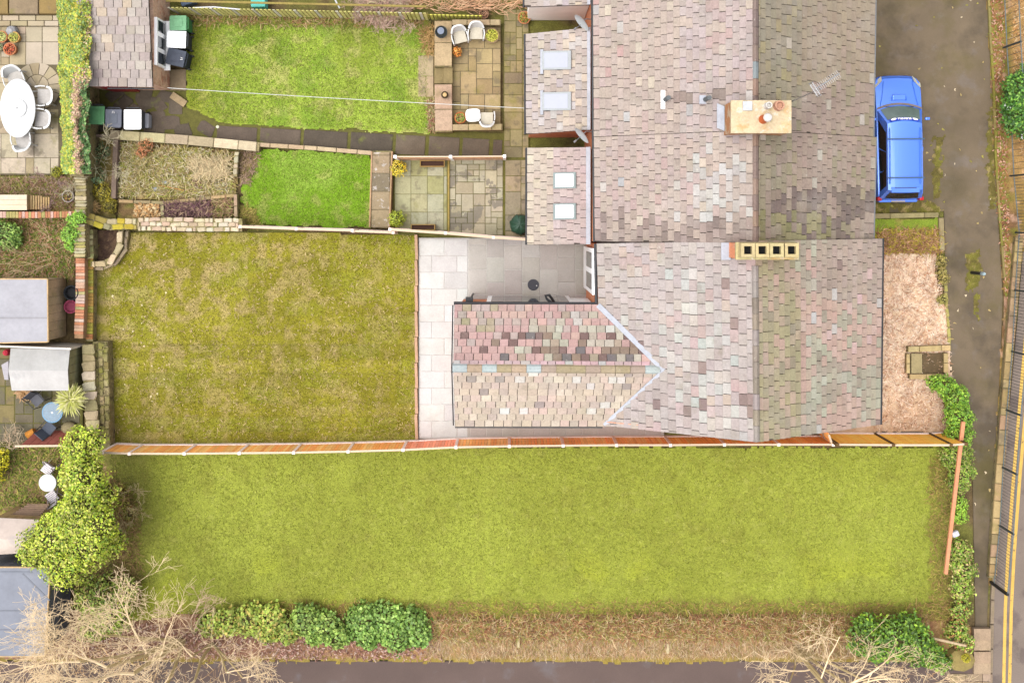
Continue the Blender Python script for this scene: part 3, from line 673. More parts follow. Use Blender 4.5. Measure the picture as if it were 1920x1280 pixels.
# stone edgings of the wild beds
wall_run('bed_edging', 'stacked stone edging at the right end of the wild bed', 'garden wall', [(443, 284), (440, 330)], .17, .4, [S(205, 192, 160), S(190, 178, 140)], .22, 1, seed=41)
wall_run('bed_edging', 'pale stone edging at the end of the purple heather bed', 'garden wall', [(441, 364), (442, 410)], .14, .4, [S(190, 165, 135)], .5, 1, 'slab', seed=42)
wall_run('bed_edging', 'thin stone edging along the lower side of the wild bed', 'garden wall', [(222, 377), (306, 380), (440, 366)], .13, .3, [S(196, 168, 120), S(180, 160, 120)], .6, 1, 'slab', seed=43)
wall_run('bed_edging', 'short stone divider between the dry plant and the heather', 'garden wall', [(303, 382), (305, 408)], .14, .35, [S(186, 172, 130)], .5, 1, 'slab', seed=44)
for k, (x, c) in enumerate(((368, S(140, 100, 88)), (391, S(150, 128, 88)), (415, S(132, 118, 98)))):
    p = W(x, 346, .10); mb_ = MB(); mb_.box((p.x, p.y, .05), (.42, .46, .10), .05 * k)
    painted(top_mesh('stepping_stone', ('reddish square stepping stone, first of three in the wild bed', 'mossy square stepping stone, middle one of three in the wild bed', 'grey square stepping stone beside the stacked edging')[k], 'stepping stone', mb_, M_slabmoss, group='stepping stones in the wild bed', bevel=.01), c)
# stone box by the drive
sb = [S(222, 196, 140), S(212, 184, 130)]
t = wall_run('stone_trough', 'square stone sided pit with steps beside the sandy matting', 'stone pit', [(1703, 655), (1783, 652)], .22, .32, sb, .75, 1, 'slab', pname='coping_stone', seed=45)
def add_run(t, path, width, z1, cols, slen, seed):
    P = [W(x, y, z1) for x, y in path]; a, b = P; d = (b - a).normalized(); n_ = Vector((-d.y, d.x, 0)) * (width / 2 - .01)
    MB().prism([tuple(q[:2]) for q in (a - n_, a + n_, b + n_, b - n_)], 0, z1 - .05).build('wall', M_stonewall, t)
    for p, d in along(P, slen): p.z = z1; piece('coping_stone', 'slab', frame(p, d, (-d.y, d.x, 0), slen - .015, width, .08), jit(cols[R.randrange(len(cols))]), t, M_stone)
add_run(t, [(1706, 706), (1772, 706)], .18, .30, sb, .62, 1); add_run(t, [(1774, 662), (1774, 700)], .16, .31, sb, .36, 2); add_run(t, [(1703, 663), (1703, 700)], .12, .30, sb, .36, 3)
for px, z in ((1714, .25), (1724, .19)):
    c = W(px, 681, z); painted(MB().box((c.x, c.y, z / 2), (.2, .72, z)).build('step', M_stone, t), S(190, 172, 125))
flat('pit_floor', [(1730, 662), (1772, 662), (1772, 702), (1730, 702)], .13, mat('pit_floor', S(112, 92, 62), var=.2, fvar=.2), .04)
wall_run('drive_edging', 'stone kerb between the parked blue car and the grass bed', 'garden wall', [(1600, 406), (1760, 403)], .20, .22, [S(176, 158, 112), S(165, 150, 105)], 1.6, 1, 'slab', pname='coping_stone', seed=46)
wall_run('drive_edging', 'short stone kerb at the drive end of the grass bed', 'garden wall', [(1765, 408), (1767, 470)], .20, .22, [S(180, 160, 120)], .9, 1, 'slab', pname='coping_stone', seed=47)
wall_run('drive_edging', 'crumbling yellow stone kerb between sandy matting and drive', 'garden wall', [(1772, 505), (1776, 580), (1781, 645)], .14, .12, [S(205, 190, 110), S(190, 178, 100)], .35, 1, seed=48)
wall_run('boundary_wall', 'pale stone boundary wall under the galvanised railings', 'stone wall', [(1912, 445), (1902, 560), (1890, 700), (1874, 900), (1862, 1080)], .30, .25, [S(210, 180, 128), S(190, 160, 108), S(176, 152, 110), S(200, 166, 130)], .5, 1, 'slab', pname='coping_stone', seed=49, rnd=.5, m=M_slabmoss)
wall_run('verge_kerb', 'thin mossy kerb along the outer edge of the driveway', 'kerb', [(1853, -40), (1857, 60), (1864, 170), (1868, 300), (1876, 420), (1884, 520)], .10, .08, [S(150, 142, 60), S(168, 152, 90)], .9, 1, 'slab', pname='kerb_stone', seed=50)
# stone steps and paving by the road corner
fs = thing('stone_steps', 'flight of worn stone steps beside the road corner', 'steps', (*W(1840, 1220, 0)[:2], 0))
for i, y in enumerate((1184, 1203, 1227, 1247)):
    c = W(1842, y + 5, .25 - i * .05); painted(MB().box((c.x, c.y, c.z - .1), (.62, .42, .2)).build('step', M_stone, fs, bevel=.01), jit(S(196, 168, 138)))
cpv = paving('corner_paving'); pave_random(cpv, [(1780, 1262), (1858, 1262), (1858, 1400), (1780, 1400)], .03, .3, [S(190, 165, 138), S(180, 155, 125)], M_slabmoss, seed=51)
p = W(1805, 1240, .45); painted(top_mesh('boulder', 'large flat mossy boulder at the foot of the stone steps', 'boulder', MB().lathe([(.5, -.2), (.55, .1), (.5, .35), (.35, .42)], (p.x, p.y, 0), 9, 1.0, .8), M_stone, smooth=False), S(172, 152, 90))
# ------------------------------------------------------------------ houses
ZE, ZR = 4.8, 7.35
def n1(x, y, s, o=0): return float(fbm(x, y, s, o))
def pick(r, lst):
    t = r.random() * sum(w_ for w_, _ in lst)
    for w_, c in lst:
        t -= w_
        if t <= 0: return c
    return lst[-1][1]
rs = random.Random(99)
def col_lower_left(px, py):
    n = n1(px / 60, py / 60, 1, 3); core = math.exp(-((px - 1330) / 95) ** 2 - ((py - 700) / 130) ** 2)
    if rs.random() < core * .40 + .08 * (n > .6): return pick(rs, [(2, S(216, 213, 204)), (2, S(206, 207, 200)), (1, S(196, 200, 193))])
    if rs.random() < .03 + .06 * core: return pick(rs, [(1, S(142, 116, 112)), (1, S(160, 134, 126))])
    if n1(px / 40, py / 40, 1, 8) > .56 and rs.random() < .5: return pick(rs, [(1, S(210, 182, 178)), (1, S(204, 172, 168)), (.6, S(212, 190, 172))])
    if px < 1200 and rs.random() < .15: return pick(rs, [(1, S(196, 178, 162)), (1, S(206, 188, 172))])
    return pick(rs, [(3, S(197, 183, 179)), (2, S(204, 192, 187)), (2, S(190, 174, 168)), (1, S(208, 196, 186))])
def col_lower_right(px, py):
    n = n1(px / 45, py / 45, 1, 13)
    if px < 1500 - 10 * n: return pick(rs, [(2, S(168, 158, 122)), (1, S(158, 148, 118)), (1, S(182, 160, 140)), (.6, S(150, 138, 120))]) if rs.random() < .75 else S(190, 160, 145)
    if n > .56: return pick(rs, [(2, S(172, 172, 150)), (2, S(160, 152, 134)), (1, S(182, 186, 166))])
    if rs.random() < .05: return pick(rs, [(1, S(214, 180, 180)), (1, S(140, 118, 112)), (1, S(196, 196, 196))])
    if py < 560 and px > 1530: return pick(rs, [(1, S(174, 156, 144)), (1, S(166, 148, 136)), (.6, S(182, 160, 150))])
    return pick(rs, [(3, S(198, 164, 150)), (2, S(190, 156, 144)), (1, S(204, 172, 162)), (1, S(186, 168, 146))])
def col_ext_north(px, py):
    v = (py - 572) / 118
    if v > .42 and v < .86 and rs.random() < (.75 if float(vn(px * .035, round(v * 9) * 1.7, 1.0, 4)) > .52 else .08): return pick(rs, [(3, S(132, 104, 98)), (1, S(118, 112, 112)), (1, S(152, 130, 112))])
    if v > .86: return pick(rs, [(2, S(220, 182, 186)), (2, S(206, 180, 182)), (1, S(202, 198, 194))])
    if px > 1010 - 60 * v and rs.random() < .5: return pick(rs, [(2, S(206, 204, 184)), (2, S(196, 190, 170)), (1, S(178, 164, 140)), (1, S(214, 212, 204))])
    if px < 930 and v < .4 and rs.random() < .4: return pick(rs, [(1, S(176, 168, 128)), (1, S(186, 174, 160))])
    return pick(rs, [(3, S(212, 172, 166)), (2, S(204, 164, 158)), (1, S(222, 184, 170)), (1, S(198, 180, 172))])
def col_ext_south(px, py):
    if rs.random() < .09: return pick(rs, [(2, S(246, 242, 236)), (1, S(166, 152, 146))])
    return pick(rs, [(3, S(222, 202, 178)), (2, S(216, 194, 172)), (2, S(226, 198, 184)), (1, S(206, 186, 172)), (1, S(234, 218, 196))])
def col_upper_left(px, py):
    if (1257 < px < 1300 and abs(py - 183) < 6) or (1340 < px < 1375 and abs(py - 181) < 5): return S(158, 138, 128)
    n = n1(px / 70, py / 70, 1, 23); low = max(0, (py - 385) / 60) + .15 * n
    if low > .35 and rs.random() < low: return pick(rs, [(2, S(168, 148, 140)), (2, S(152, 132, 124)), (1, S(136, 116, 110)), (1, S(186, 166, 152))])
    w_ = math.exp(-((px - 1345) / 50) ** 2 - ((py - 350) / 75) ** 2)
    if rs.random() < w_ * .75: return pick(rs, [(2, S(218, 216, 210)), (1, S(208, 204, 200)), (1, S(226, 226, 224))])
    if n > .56 and rs.random() < .4: return pick(rs, [(1, S(200, 178, 172)), (1, S(206, 176, 170))])
    if rs.random() < .07: return pick(rs, [(1, S(226, 210, 188)), (1, S(214, 160, 158)), (1, S(196, 196, 196)), (1, S(228, 220, 214))])
    if px > 1280 and py < 260: return pick(rs, [(3, S(202, 184, 182)), (2, S(210, 192, 188)), (1, S(214, 196, 180)), (1, S(196, 182, 176))])
    return pick(rs, [(3, S(204, 184, 170)), (2, S(212, 192, 178)), (2, S(198, 178, 166)), (1, S(208, 184, 178))])
def col_upper_right(px, py):
    n = n1(px / 50, py / 50, 1, 33)
    if py > 395 and px < 1560 and rs.random() < .5: return pick(rs, [(1, S(160, 156, 96)), (1, S(146, 140, 90))])
    if py > 355 and px > 1440 and n > .42: return pick(rs, [(2, S(140, 122, 112)), (2, S(128, 110, 106)), (1, S(156, 138, 122))])
    if rs.random() < .02: return S(214, 204, 190)
    if px < 1500 and py < 210: return pick(rs, [(3, S(170, 160, 134)), (2, S(162, 154, 134)), (1, S(178, 166, 120))])
    if px < 1470: return pick(rs, [(2, S(158, 148, 122)), (1, S(168, 158, 128)), (1, S(172, 152, 136))])
    if py < 160: return pick(rs, [(3, S(186, 168, 142)), (2, S(180, 160, 136)), (1, S(190, 168, 150))])
    return pick(rs, [(3, S(186, 162, 148)), (2, S(178, 154, 142)), (1, S(172, 160, 128)), (1, S(192, 170, 154))])
def col_outrigger(px, py):
    if px > 1015 and rs.random() < .3: return pick(rs, [(1, S(226, 208, 184)), (1, S(220, 200, 180)), (1, S(214, 206, 202))])
    return pick(rs, [(3, S(196, 182, 172)), (2, S(188, 172, 162)), (1, S(206, 190, 178)), (1, S(196, 184, 186))])
def col_outrigger_b(px, py):
    if px > 1038: return pick(rs, [(3, S(206, 180, 178)), (2, S(198, 176, 176)), (1, S(212, 192, 190))])
    return pick(rs, [(3, S(206, 190, 172)), (2, S(214, 198, 178)), (1, S(196, 180, 168)), (1, S(222, 208, 184))])
def col_shed(px, py):
    if rs.random() < .12: return pick(rs, [(1, S(226, 206, 178)), (1, S(208, 186, 160))])
    return pick(rs, [(3, S(192, 178, 170)), (2, S(184, 168, 162)), (1, S(200, 188, 176)), (1, S(178, 164, 150))])

def _mean(px, py, f):
    return MEANS[f.__name__](px, py)
MEANS = {'col_lower_left': lambda x, y: S(198, 185, 177), 'col_lower_right': lambda x, y: S(186, 166, 146) if x > 1500 else S(176, 164, 134), 'col_ext_north': lambda x, y: S(200, 170, 160),
         'col_ext_south': lambda x, y: S(214, 196, 178), 'col_upper_left': lambda x, y: S(198, 180, 168), 'col_upper_right': lambda x, y: S(180, 162, 142), 'col_outrigger': lambda x, y: S(198, 184, 174),
         'col_outrigger_b': lambda x, y: S(206, 188, 176), 'col_shed': lambda x, y: S(194, 180, 170)}
BOOST = {'col_lower_right': 1.14, 'col_upper_right': .92, 'col_lower_left': .94, 'col_upper_left': .90, 'col_ext_south': .97}  # slate colour carries light: lower right lifted because it faces away from sun
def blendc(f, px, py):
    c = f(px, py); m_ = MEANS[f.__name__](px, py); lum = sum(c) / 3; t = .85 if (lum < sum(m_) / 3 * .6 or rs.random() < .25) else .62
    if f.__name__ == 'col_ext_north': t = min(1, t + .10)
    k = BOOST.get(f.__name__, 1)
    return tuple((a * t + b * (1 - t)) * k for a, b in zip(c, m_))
def roof_plane(items, e0, e1, r1, r0, course, sw, colf, th=.03, hide=None):
    """slates laid course by course between eave e0-e1 and ridge r0-r1"""
    e0, e1, r0, r1 = map(Vector, (e0, e1, r0, r1)); nrm = (e1 - e0).cross(r0 - e0).normalized()
    if nrm.z < 0: nrm = -nrm
    n = max(2, round((r0 - e0).length / course))
    for i in range(n):
        t = (i + .5) / n; a = e0.lerp(r0, t); b = e1.lerp(r1, t); L_ = (b - a).length; d = (b - a).normalized()
        up = ((r0 - e0) / n); cl = up.length; upd = (r0 - e0).normalized()
        s = -(sw * (.5 if i % 2 else 0)) - rs.uniform(0, .03)
        while s < L_ - .02:
            w_ = sw * rs.uniform(.86, 1.14); s0 = max(0, s); e = min(L_, s + w_); s += w_
            if e - s0 < .05: continue
            c = a + d * ((s0 + e) / 2)
            if hide and hide(c): continue
            px, py = PXY(*c)
            yd = upd * 1.0 - nrm * (.020 / cl + rs.uniform(-.012, .012))
            M = frame(c + nrm * (.045 + rs.uniform(-.004, .004)), d + nrm * rs.uniform(-.01, .01), yd, e - s0 - .016, cl * 1.08, th)
            items.append((M, jit(blendc(colf, px, py), .05, rs, .02), (e - s0) * cl))
def deck(parent, name, pts, th=.05):
    """roof slab under the slates, pts world corners"""
    P = [Vector(p) for p in pts]; n_ = (P[1] - P[0]).cross(P[2] - P[0]).normalized()
    if n_.z < 0: n_ = -n_
    k = len(P); mb = MB(); mb.add([p for p in P] + [p - n_ * th for p in P], [tuple(range(k)), tuple(range(2 * k - 1, k - 1, -1))] + [(i, (i + 1) % k, k + (i + 1) % k, k + i) for i in range(k)])
    return mb.build(name, M_deck, parent)
def lay(items, parent, n=300):
    items.sort(key=lambda q: -q[2])
    for M, c, a in items[:n]: piece('slate', 'slate', M, c, parent, M_slate, rs)
    if len(items) > n: joined('slates', 'slate', [(M, c) for M, c, a in items[n:]], parent, M_slate_j)
def ridge_tiles(parent, a, b, cols, w_=.16, drop=.10, L_=.46, name='ridge_tile'):
    a = Vector(a); b = Vector(b); n = max(1, round((b - a).length / L_)); d = (b - a) / n; u = d.normalized(); s = u.cross(Vector((0, 0, 1))).normalized()
    for i in range(n):
        p = a + d * i + u * .006; q = a + d * (i + 1) - u * .006; z = Vector((0, 0, rs.uniform(-.006, .006)))
        mb = MB(); t_ = Vector((0, 0, .075)); dn = Vector((0, 0, -drop)); th = Vector((0, 0, -.03))
        A = [p - s * w_ + dn, p - s * w_ * .55 + t_ * .35, p + t_, p + s * w_ * .55 + t_ * .35, p + s * w_ + dn]
        B = [v + (q - p) for v in A]; A2 = [v + th for v in A]; B2 = [v + th for v in B]; vs = [v + z for v in A + B + A2 + B2]
        fs = [(k, k + 1, 5 + k + 1, 5 + k) for k in range(4)] + [(10 + k + 1, 10 + k, 15 + k, 15 + k + 1) for k in range(4)] + [(0, 5, 15, 10), (4, 14, 19, 9)] + [(k, 10 + k, 10 + k + 1, k + 1) for k in range(4)] + [(5 + k, 5 + k + 1, 15 + k + 1, 15 + k) for k in range(4)]
        mb.add(vs, fs); painted(mb.build(name, M_slate, parent), jit(cols[rs.randrange(len(cols))], .06, rs))

# ---- lower house with rear wing
hA = thing('brick_house', 'slate roofed house with a rear wing and a row of four square chimney pots', 'house', (7.3, -3.6, 0))
eT, eB = W(1120, 456, ZE), W(1131, 797, ZE); fT, fB = W(1652, 447, ZE), W(1648, 796, ZE); rT, rB = W(1416, 451, ZR), W(1419, 829, ZR)
Yt, Yb = eT.y, eB.y
wl = MB(); X0, X1 = 2.78, 11.75
wl.prism([(X0, Yb + .12), (X1, Yb + .12), (X1, Yt - .03), (X0, Yt - .03)], 0, ZE - .03)
for y in (Yt - .05, Yb + .13):
    wl.add([(X0, y - .01, ZE - .04), (X1, y - .01, ZE - .04), (7.3, y - .01, ZR - .12), (X0, y + .01, ZE - .04), (X1, y + .01, ZE - .04), (7.3, y + .01, ZR - .12)], [(0, 1, 2), (5, 4, 3), (0, 3, 4, 1), (1, 4, 5, 2), (2, 5, 3, 0)])
wl.build('wall', M_brickwall, hA)
roofA = deck(hA, 'roof', [eT, eB, rB, rT]); deck(hA, 'roof', [fT, fB, rB, rT])
items = []
# rear wing geometry
wE_n = W(852, 572, ZE); wE_s = W(853, 797, ZE); RZ = 5.82; wR = W(850, 690, RZ); jn = W(1122, 573, ZE); js = W(1131, 797, ZE); jr = W(1243, 693, RZ)
def in_wing(c):     # main-slope slates that would lie under the rear wing's roof
    px, py = PXY(*c); return px < 1243 - 6 and abs(py - 693) < (1243 - px) * .92 - 14
roof_plane(items, eT, eB, rB, rT, .262, .36, col_lower_left, hide=in_wing)
roof_plane(items, fT, fB, rB, rT, .225, .34, col_lower_right)
def in_main(c):
    px, py = PXY(*c); return px > 1120 and abs(py - 693) > (1243 - px) * .92 + 16
far_n = Vector((jr.x + .5, jn.y, ZE)); far_s = Vector((jr.x + .5, js.y, ZE)); far_r = Vector((jr.x + .1, jr.y, RZ))
roof_plane(items, wE_n, Vector((jr.x, wE_n.y, ZE)), jr, wR, .232, .275, col_ext_north, hide=in_main)
roof_plane(items, wE_s, Vector((jr.x, wE_s.y, ZE)), jr, wR, .255, .30, col_ext_south, hide=in_main)
lay(items, hA)
deck(hA, 'wing_roof', [wE_n, jn, jr, wR]); deck(hA, 'wing_roof', [wE_s, js, jr, wR])
WX0 = -1.72
ww = MB(); ww.prism([(WX0, wE_s.y + .12), (X0, wE_s.y + .12), (X0, wE_n.y - .13), (WX0, wE_n.y - .13)], 0, ZE - .03)
ww.add([(WX0, wE_s.y + .12, ZE - .04), (WX0, wE_n.y - .13, ZE - .04), (WX0, wR.y, RZ - .1), (WX0 + .02, wE_s.y + .12, ZE - .04), (WX0 + .02, wE_n.y - .13, ZE - .04), (WX0 + .02, wR.y, RZ - .1)], [(0, 2, 1), (3, 4, 5), (0, 1, 4, 3), (1, 2, 5, 4), (2, 0, 3, 5)])
ww.build('wing_wall', M_brickwall, hA)
rc = [S(158, 144, 130), S(148, 136, 120), S(166, 152, 134), S(176, 164, 158)]
ridge_tiles(hA, rT + Vector((0, -.75, .03)), rB + Vector((0, .02, .03)), rc, .125, .09, .5)
ridge_tiles(hA, wR + Vector((-.03, 0, .03)), jr + Vector((-.1, 0, .03)), [S(206, 178, 150), S(190, 168, 148), S(198, 210, 210), S(186, 168, 132)], .16, .10, .48)
# lead valleys
def strip(parent, name, a, b, w_, m, lift=.0):
    a = Vector(a); b = Vector(b); d = (b - a).normalized(); s = Vector((-d.y, d.x, 0)).normalized() * w_ / 2; u = Vector((0, 0, .012)); l = Vector((0, 0, lift))
    return MB().hexa([a - s + l, b - s + l, b + s + l, a + s + l], [a - s * .9 + l + u, b - s * .9 + l + u, b + s * .9 + l + u, a + s * .9 + l + u]).build(name, m, parent)
strip(hA, 'lead_valley', jn + Vector((-.02, .03, .05)), jr + Vector((.02, 0, .07)), .17, M_lead, .03)
strip(hA, 'lead_valley', js + Vector((.02, .02, .04)), jr + Vector((.02, 0, .07)), .12, M_lead, .03)
strip(hA, 'verge_strip', fT + Vector((.03, 0, 0)), fB + Vector((.03, 0, 0)), .05, M_black)
# gutters
def gutter(parent, a, b, r=.055, m=None, name='gutter'):
    return MB().tube([a, b], r, 8).build(name, m or M_black, parent)
gutter(hA, eT + Vector((-.06, -.02, -.04)), jn + Vector((-.06, .08, -.04))); gutter(hA, wE_n + Vector((-.02, .06, -.04)), jn + Vector((-.02, .06, -.04)))
gutter(hA, wE_s + Vector((0, -.05, -.05)), js + Vector((-.02, -.06, -.05)), .05, mat('grey_gutter', S(110, 104, 100), var=.05)); gutter(hA, fT + Vector((.07, 0, -.06)), fB + Vector((.07, 0, -.06)))
gutter(hA, wE_n + Vector((-.05, 0, -.01)), wR + Vector((-.05, 0, -.01)), .02); gutter(hA, wE_s + Vector((-.05, 0, -.01)), wR + Vector((-.05, 0, -.01)), .02)
# openings seen in the sliver of wall below the eaves
yN = wE_n.y - .13
fr = MB().box((1.5 - .85, yN + .08, 2.35), (2.9, .17, 3.4)).build('window_frame', M_white, hA)
MB().box((.65, yN + .168, 2.4), (2.6, .012, 3.1)).build('pane', M_glass, fr)
fr = MB().box((2.40, yN + .07, 2.9), (.62, .15, 2.6)).build('window_frame', M_white, hA)
df = MB(); df.box((X0 - .05, -1.55, 2.5), (.13, 1.5, 4.3)); df = df.build('door_frame', M_white, hA)
for y in (-1.2, -1.9): MB().box((X0 - .12, y, 3.1), (.012, .52, 2.4)).build('pane', M_glass, df)
hp = MB().box((-1.36, yN + .22, 3.9), (.24, .22, .30)).build('rainwater_hopper', M_black, hA)
MB().tube([(-1.36, yN + .2, 3.8), (-1.36, yN + .2, .2)], .035, 8).build('downpipe', M_black, hA)
pb = MB(); pb.tube([(1.45, yN + .10, 4.4), (1.2, yN + .28, 4.2), (1.15, yN + .40, 4.2), (1.28, yN + .42, 4.2), (1.45, yN + .16, 4.0), (1.5, yN + .1, .2)], .045, 8); pb.build('downpipe', M_black, hA)
pb = MB(); pb.tube([(1.6, yN + .15, 4.25), (2.5, yN + .15, 4.35), (2.62, yN + .02, 4.35)], .045, 8); pb.build('waste_pipe', M_black, hA)
MB().tube([(-1.7, yN + .09, 4.35), (-.6, yN + .10, 4.35)], .018, 6).build('cable', M_black, hA)
# chimney with four pots
def chimney(parent, x0, x1, y0, y1, zt, zb, cap_col, brick=M_brickwall):
    """x0..y1 in photo pixels at the top"""
    a = W(x0, y1, zt); b = W(x1, y0, zt)
    ch = MB().prism([(a.x, a.y), (b.x, a.y), (b.x, b.y), (a.x, b.y)], zb, zt - .10).build('chimney', brick, parent)
    painted(MB().prism([(a.x - .02, a.y - .03), (b.x + .02, a.y - .03), (b.x + .02, b.y + .03), (a.x - .02, b.y + .03)], zt - .12, zt).build('chimney_cap', mat('flaunching', src='obj', var=.10, scale=3, fine=12, fvar=.12, bump=.8, bscale=9, stains=((S(232, 186, 120), 2.2, .52, .64, .7), (S(190, 176, 120), 3.1, .58, .68, .6), (S(250, 240, 222), 4.0, .56, .64, .7))), ch, bevel=.01), cap_col)
    return ch
ch = chimney(hA, 1381, 1497, 456, 485, 8.2, 5.6, S(222, 206, 150))
pot_c = S(226, 204, 150)
for x in (1402, 1429, 1456, 1484):
    c = W(x, 469, 8.45); o_ = .20; i_ = .115; mb = MB()
    prof = [(o_ + .02, 8.18), (o_, 8.45), (o_, 8.50), (i_, 8.50)]
    vs = []; fs = []
    for r_s, z in prof + [(i_, 8.05)]:
        vs += [(c.x - r_s, c.y - r_s, z), (c.x + r_s, c.y - r_s, z), (c.x + r_s, c.y + r_s, z), (c.x - r_s, c.y + r_s, z)]
    for k in range(4):
        for q in range(4): fs.append((k * 4 + q, k * 4 + (q + 1) % 4, k * 4 + 4 + (q + 1) % 4, k * 4 + 4 + q))
    painted(mb.add(vs, fs).build('chimney_pot', M_stone, ch), jit(pot_c, .06))
    MB().prism([(c.x - i_ + .003, c.y - i_ + .003), (c.x + i_ - .003, c.y - i_ + .003), (c.x + i_ - .003, c.y + i_ - .003), (c.x - i_ + .003, c.y + i_ - .003)], 8.15, 8.32).build('flue', mat('flue_dark', (.004, .004, .004), var=0, fvar=0, rough=1), ch)  # near-black block stands in for the dark inside the hole
lp_ = W(1366, 470, 7.0); strip(hA, 'lead_flashing', W(1361, 455, 7.06) + Vector((0, 0, .06)), W(1361, 487, 7.02) + Vector((0, 0, .06)), .30, M_lead)

# ---- the two houses of the upper terrace
def upper_house(label, y0, y1, wall_top, seed):
    h = thing('terraced_house', label, 'house', (7.2, W(0, (y0 + y1) / 2, ZE).y, 0))
    e0, e1 = W(1113 + (y0 > 0) * 2, y0, ZE), W(1115 + (y1 > 300) * 2, y1, ZE); f0, f1 = W(1640, y0, ZE), W(1635, y1, ZE)
    YY0 = e0.y; YY1 = e1.y
    r0 = Vector((W(1413, 0, ZR).x, YY0, ZR)); r1 = Vector((r0.x, YY1, ZR))
    MB().prism([(2.72, YY1), (11.6, YY1), (11.6, YY0), (2.72, YY0)], 0, ZE - .03).build('wall', M_brickwall, h)
    deck(h, 'roof', [e0, e1, r1, r0]); deck(h, 'roof', [f0, f1, r1, r0])
    it = []
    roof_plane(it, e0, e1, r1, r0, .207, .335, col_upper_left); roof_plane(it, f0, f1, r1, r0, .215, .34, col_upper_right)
    ridge_tiles(h, r0 + Vector((.05, 0, .03)), r1 + Vector((.05, 0, .03)), [S(150, 128, 118), S(168, 138, 120), S(158, 164, 166), S(140, 120, 114)], .125, .09, .52)
    gutter(h, e0 + Vector((-.04, 0, -.04)), e1 + Vector((-.04, 0, -.04)), .05); gutter(h, f0 + Vector((.05, 0, -.05)), f1 + Vector((.05, 0, -.05)), .05, mat('grey_gutter2', S(150, 152, 155), var=.05))
    return h, it, (e0, e1, f0, f1, r0, r1)
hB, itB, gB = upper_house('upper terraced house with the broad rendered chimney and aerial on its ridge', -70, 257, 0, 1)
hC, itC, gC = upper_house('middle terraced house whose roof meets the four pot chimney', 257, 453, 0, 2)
def outrigger(h, items, corners, zl, zh, colf, wall_m, course=.23, sw=.29, skylights=()):
    (lx0, ly0), (lx1, ly1), (rx1, ry1), (rx0, ry0) = corners      # low top, low bottom, high bottom, high top
    a, b, c, d = W(lx0, ly0, zl), W(lx1, ly1, zl), W(rx1, ry1, zh), W(rx0, ry0, zh)
    MB().prism([(a.x + .12, b.y + .10), (2.70, b.y + .10), (2.70, a.y - .10), (a.x + .12, a.y - .10)], 0, zl - .02).build('rear_wing_wall', wall_m, h)
    m_ = MB(); x0_, x1_ = a.x + .12, 2.70; zt = zh - .08
    m_.add([(x0_, b.y + .10, zl - .06), (x1_, b.y + .10, zl - .06), (x1_, b.y + .10, zt), (x0_, a.y - .10, zl - .06), (x1_, a.y - .10, zl - .06), (x1_, a.y - .10, zt)], [(0, 1, 2), (3, 5, 4), (0, 3, 4, 1), (1, 4, 5, 2), (2, 5, 3, 0)])
    m_.build('rear_wing_gable', wall_m, h)
    deck(h, 'rear_wing_roof', [a, b, c, d]); roof_plane(items, a, b, c, d, course, sw, colf)
    f = MB(); f.hexa([c + Vector((-.06, 0, .04)), d + Vector((-.06, 0, .04)), Vector((2.66, d.y, zh + .03)), Vector((2.66, c.y, zh + .03))][::-1], [c + Vector((-.06, 0, .09)), d + Vector((-.06, 0, .09)), Vector((2.66, d.y, zh + .12)), Vector((2.66, c.y, zh + .12))][::-1]); f.build('lead_flashing', M_lead, h)
    gutter(h, a + Vector((-.05, 0, -.04)), b + Vector((-.05, 0, -.04)), .045)
    for x0, y0, x1, y1, gl in skylights:
        def zat(px): t = (px - lx0) / (rx0 - lx0); return zl + (zh - zl) * t
        P = [W(x0, y0, zat(x0)), W(x1, y0 - 1, zat(x1)), W(x1, y1 - 1, zat(x1)), W(x0, y1, zat(x0))]
        n_ = (P[1] - P[0]).cross(P[3] - P[0]).normalized(); n_ = n_ if n_.z > 0 else -n_
        cc = sum(P, Vector()) / 4
        sf = MB().hexa([p + n_ * .03 for p in P][::-1], [p + n_ * .12 for p in P][::-1]).build('skylight_frame', mat('skylight_frame_grey', S(165, 178, 176), var=.04) if gl else mat('skylight_frame', S(196, 200, 202), var=.04), h)
        Q = [cc + (p - cc) * .80 for p in P]; MB().hexa([p + n_ * .10 for p in Q][::-1], [p + n_ * .128 for p in Q][::-1]).build('skylight_pane', M_sky_glass if not gl else mat('skylight_sky_white', (.7, .7, .72), var=.02, fvar=0, rough=.1), sf)  # pane whiteness is sky reflection put into the colour
        if not gl:
            MB().beam(P[0] + n_ * .1 + (P[0] - P[3]).normalized() * .06, P[3] + n_ * .1 - (P[0] - P[3]).normalized() * .14, .10, .05).build('skylight_flashing', M_lead, sf)
outrigger(hB, itB, ((987, 64), (988, 252), (1104, 244), (1104, 52)), 2.7, 3.7, col_outrigger, M_brickwall, skylights=((1018, 97, 1073, 132, 0), (1018, 174, 1073, 208, 0)))
outrigger(hC, itC, ((990, 277), (990, 459), (1102, 458), (1102, 276)), 2.7, 3.7, col_outrigger_b, M_brickwall, .235, .30, skylights=((1040, 324, 1082, 354, 1), (1040, 382, 1082, 412, 1)))
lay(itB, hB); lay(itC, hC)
hD = thing('house_wing', 'white rendered rear wing at the very top beside the terracotta pot', 'house', (1.6, W(0, 0, 3).y, 0)); itD = []
outrigger(hD, itD, ((985, -80), (985, 14), (1104, 10), (1104, -80)), 2.9, 3.7, col_outrigger, M_render); lay(itD, hD, 60)
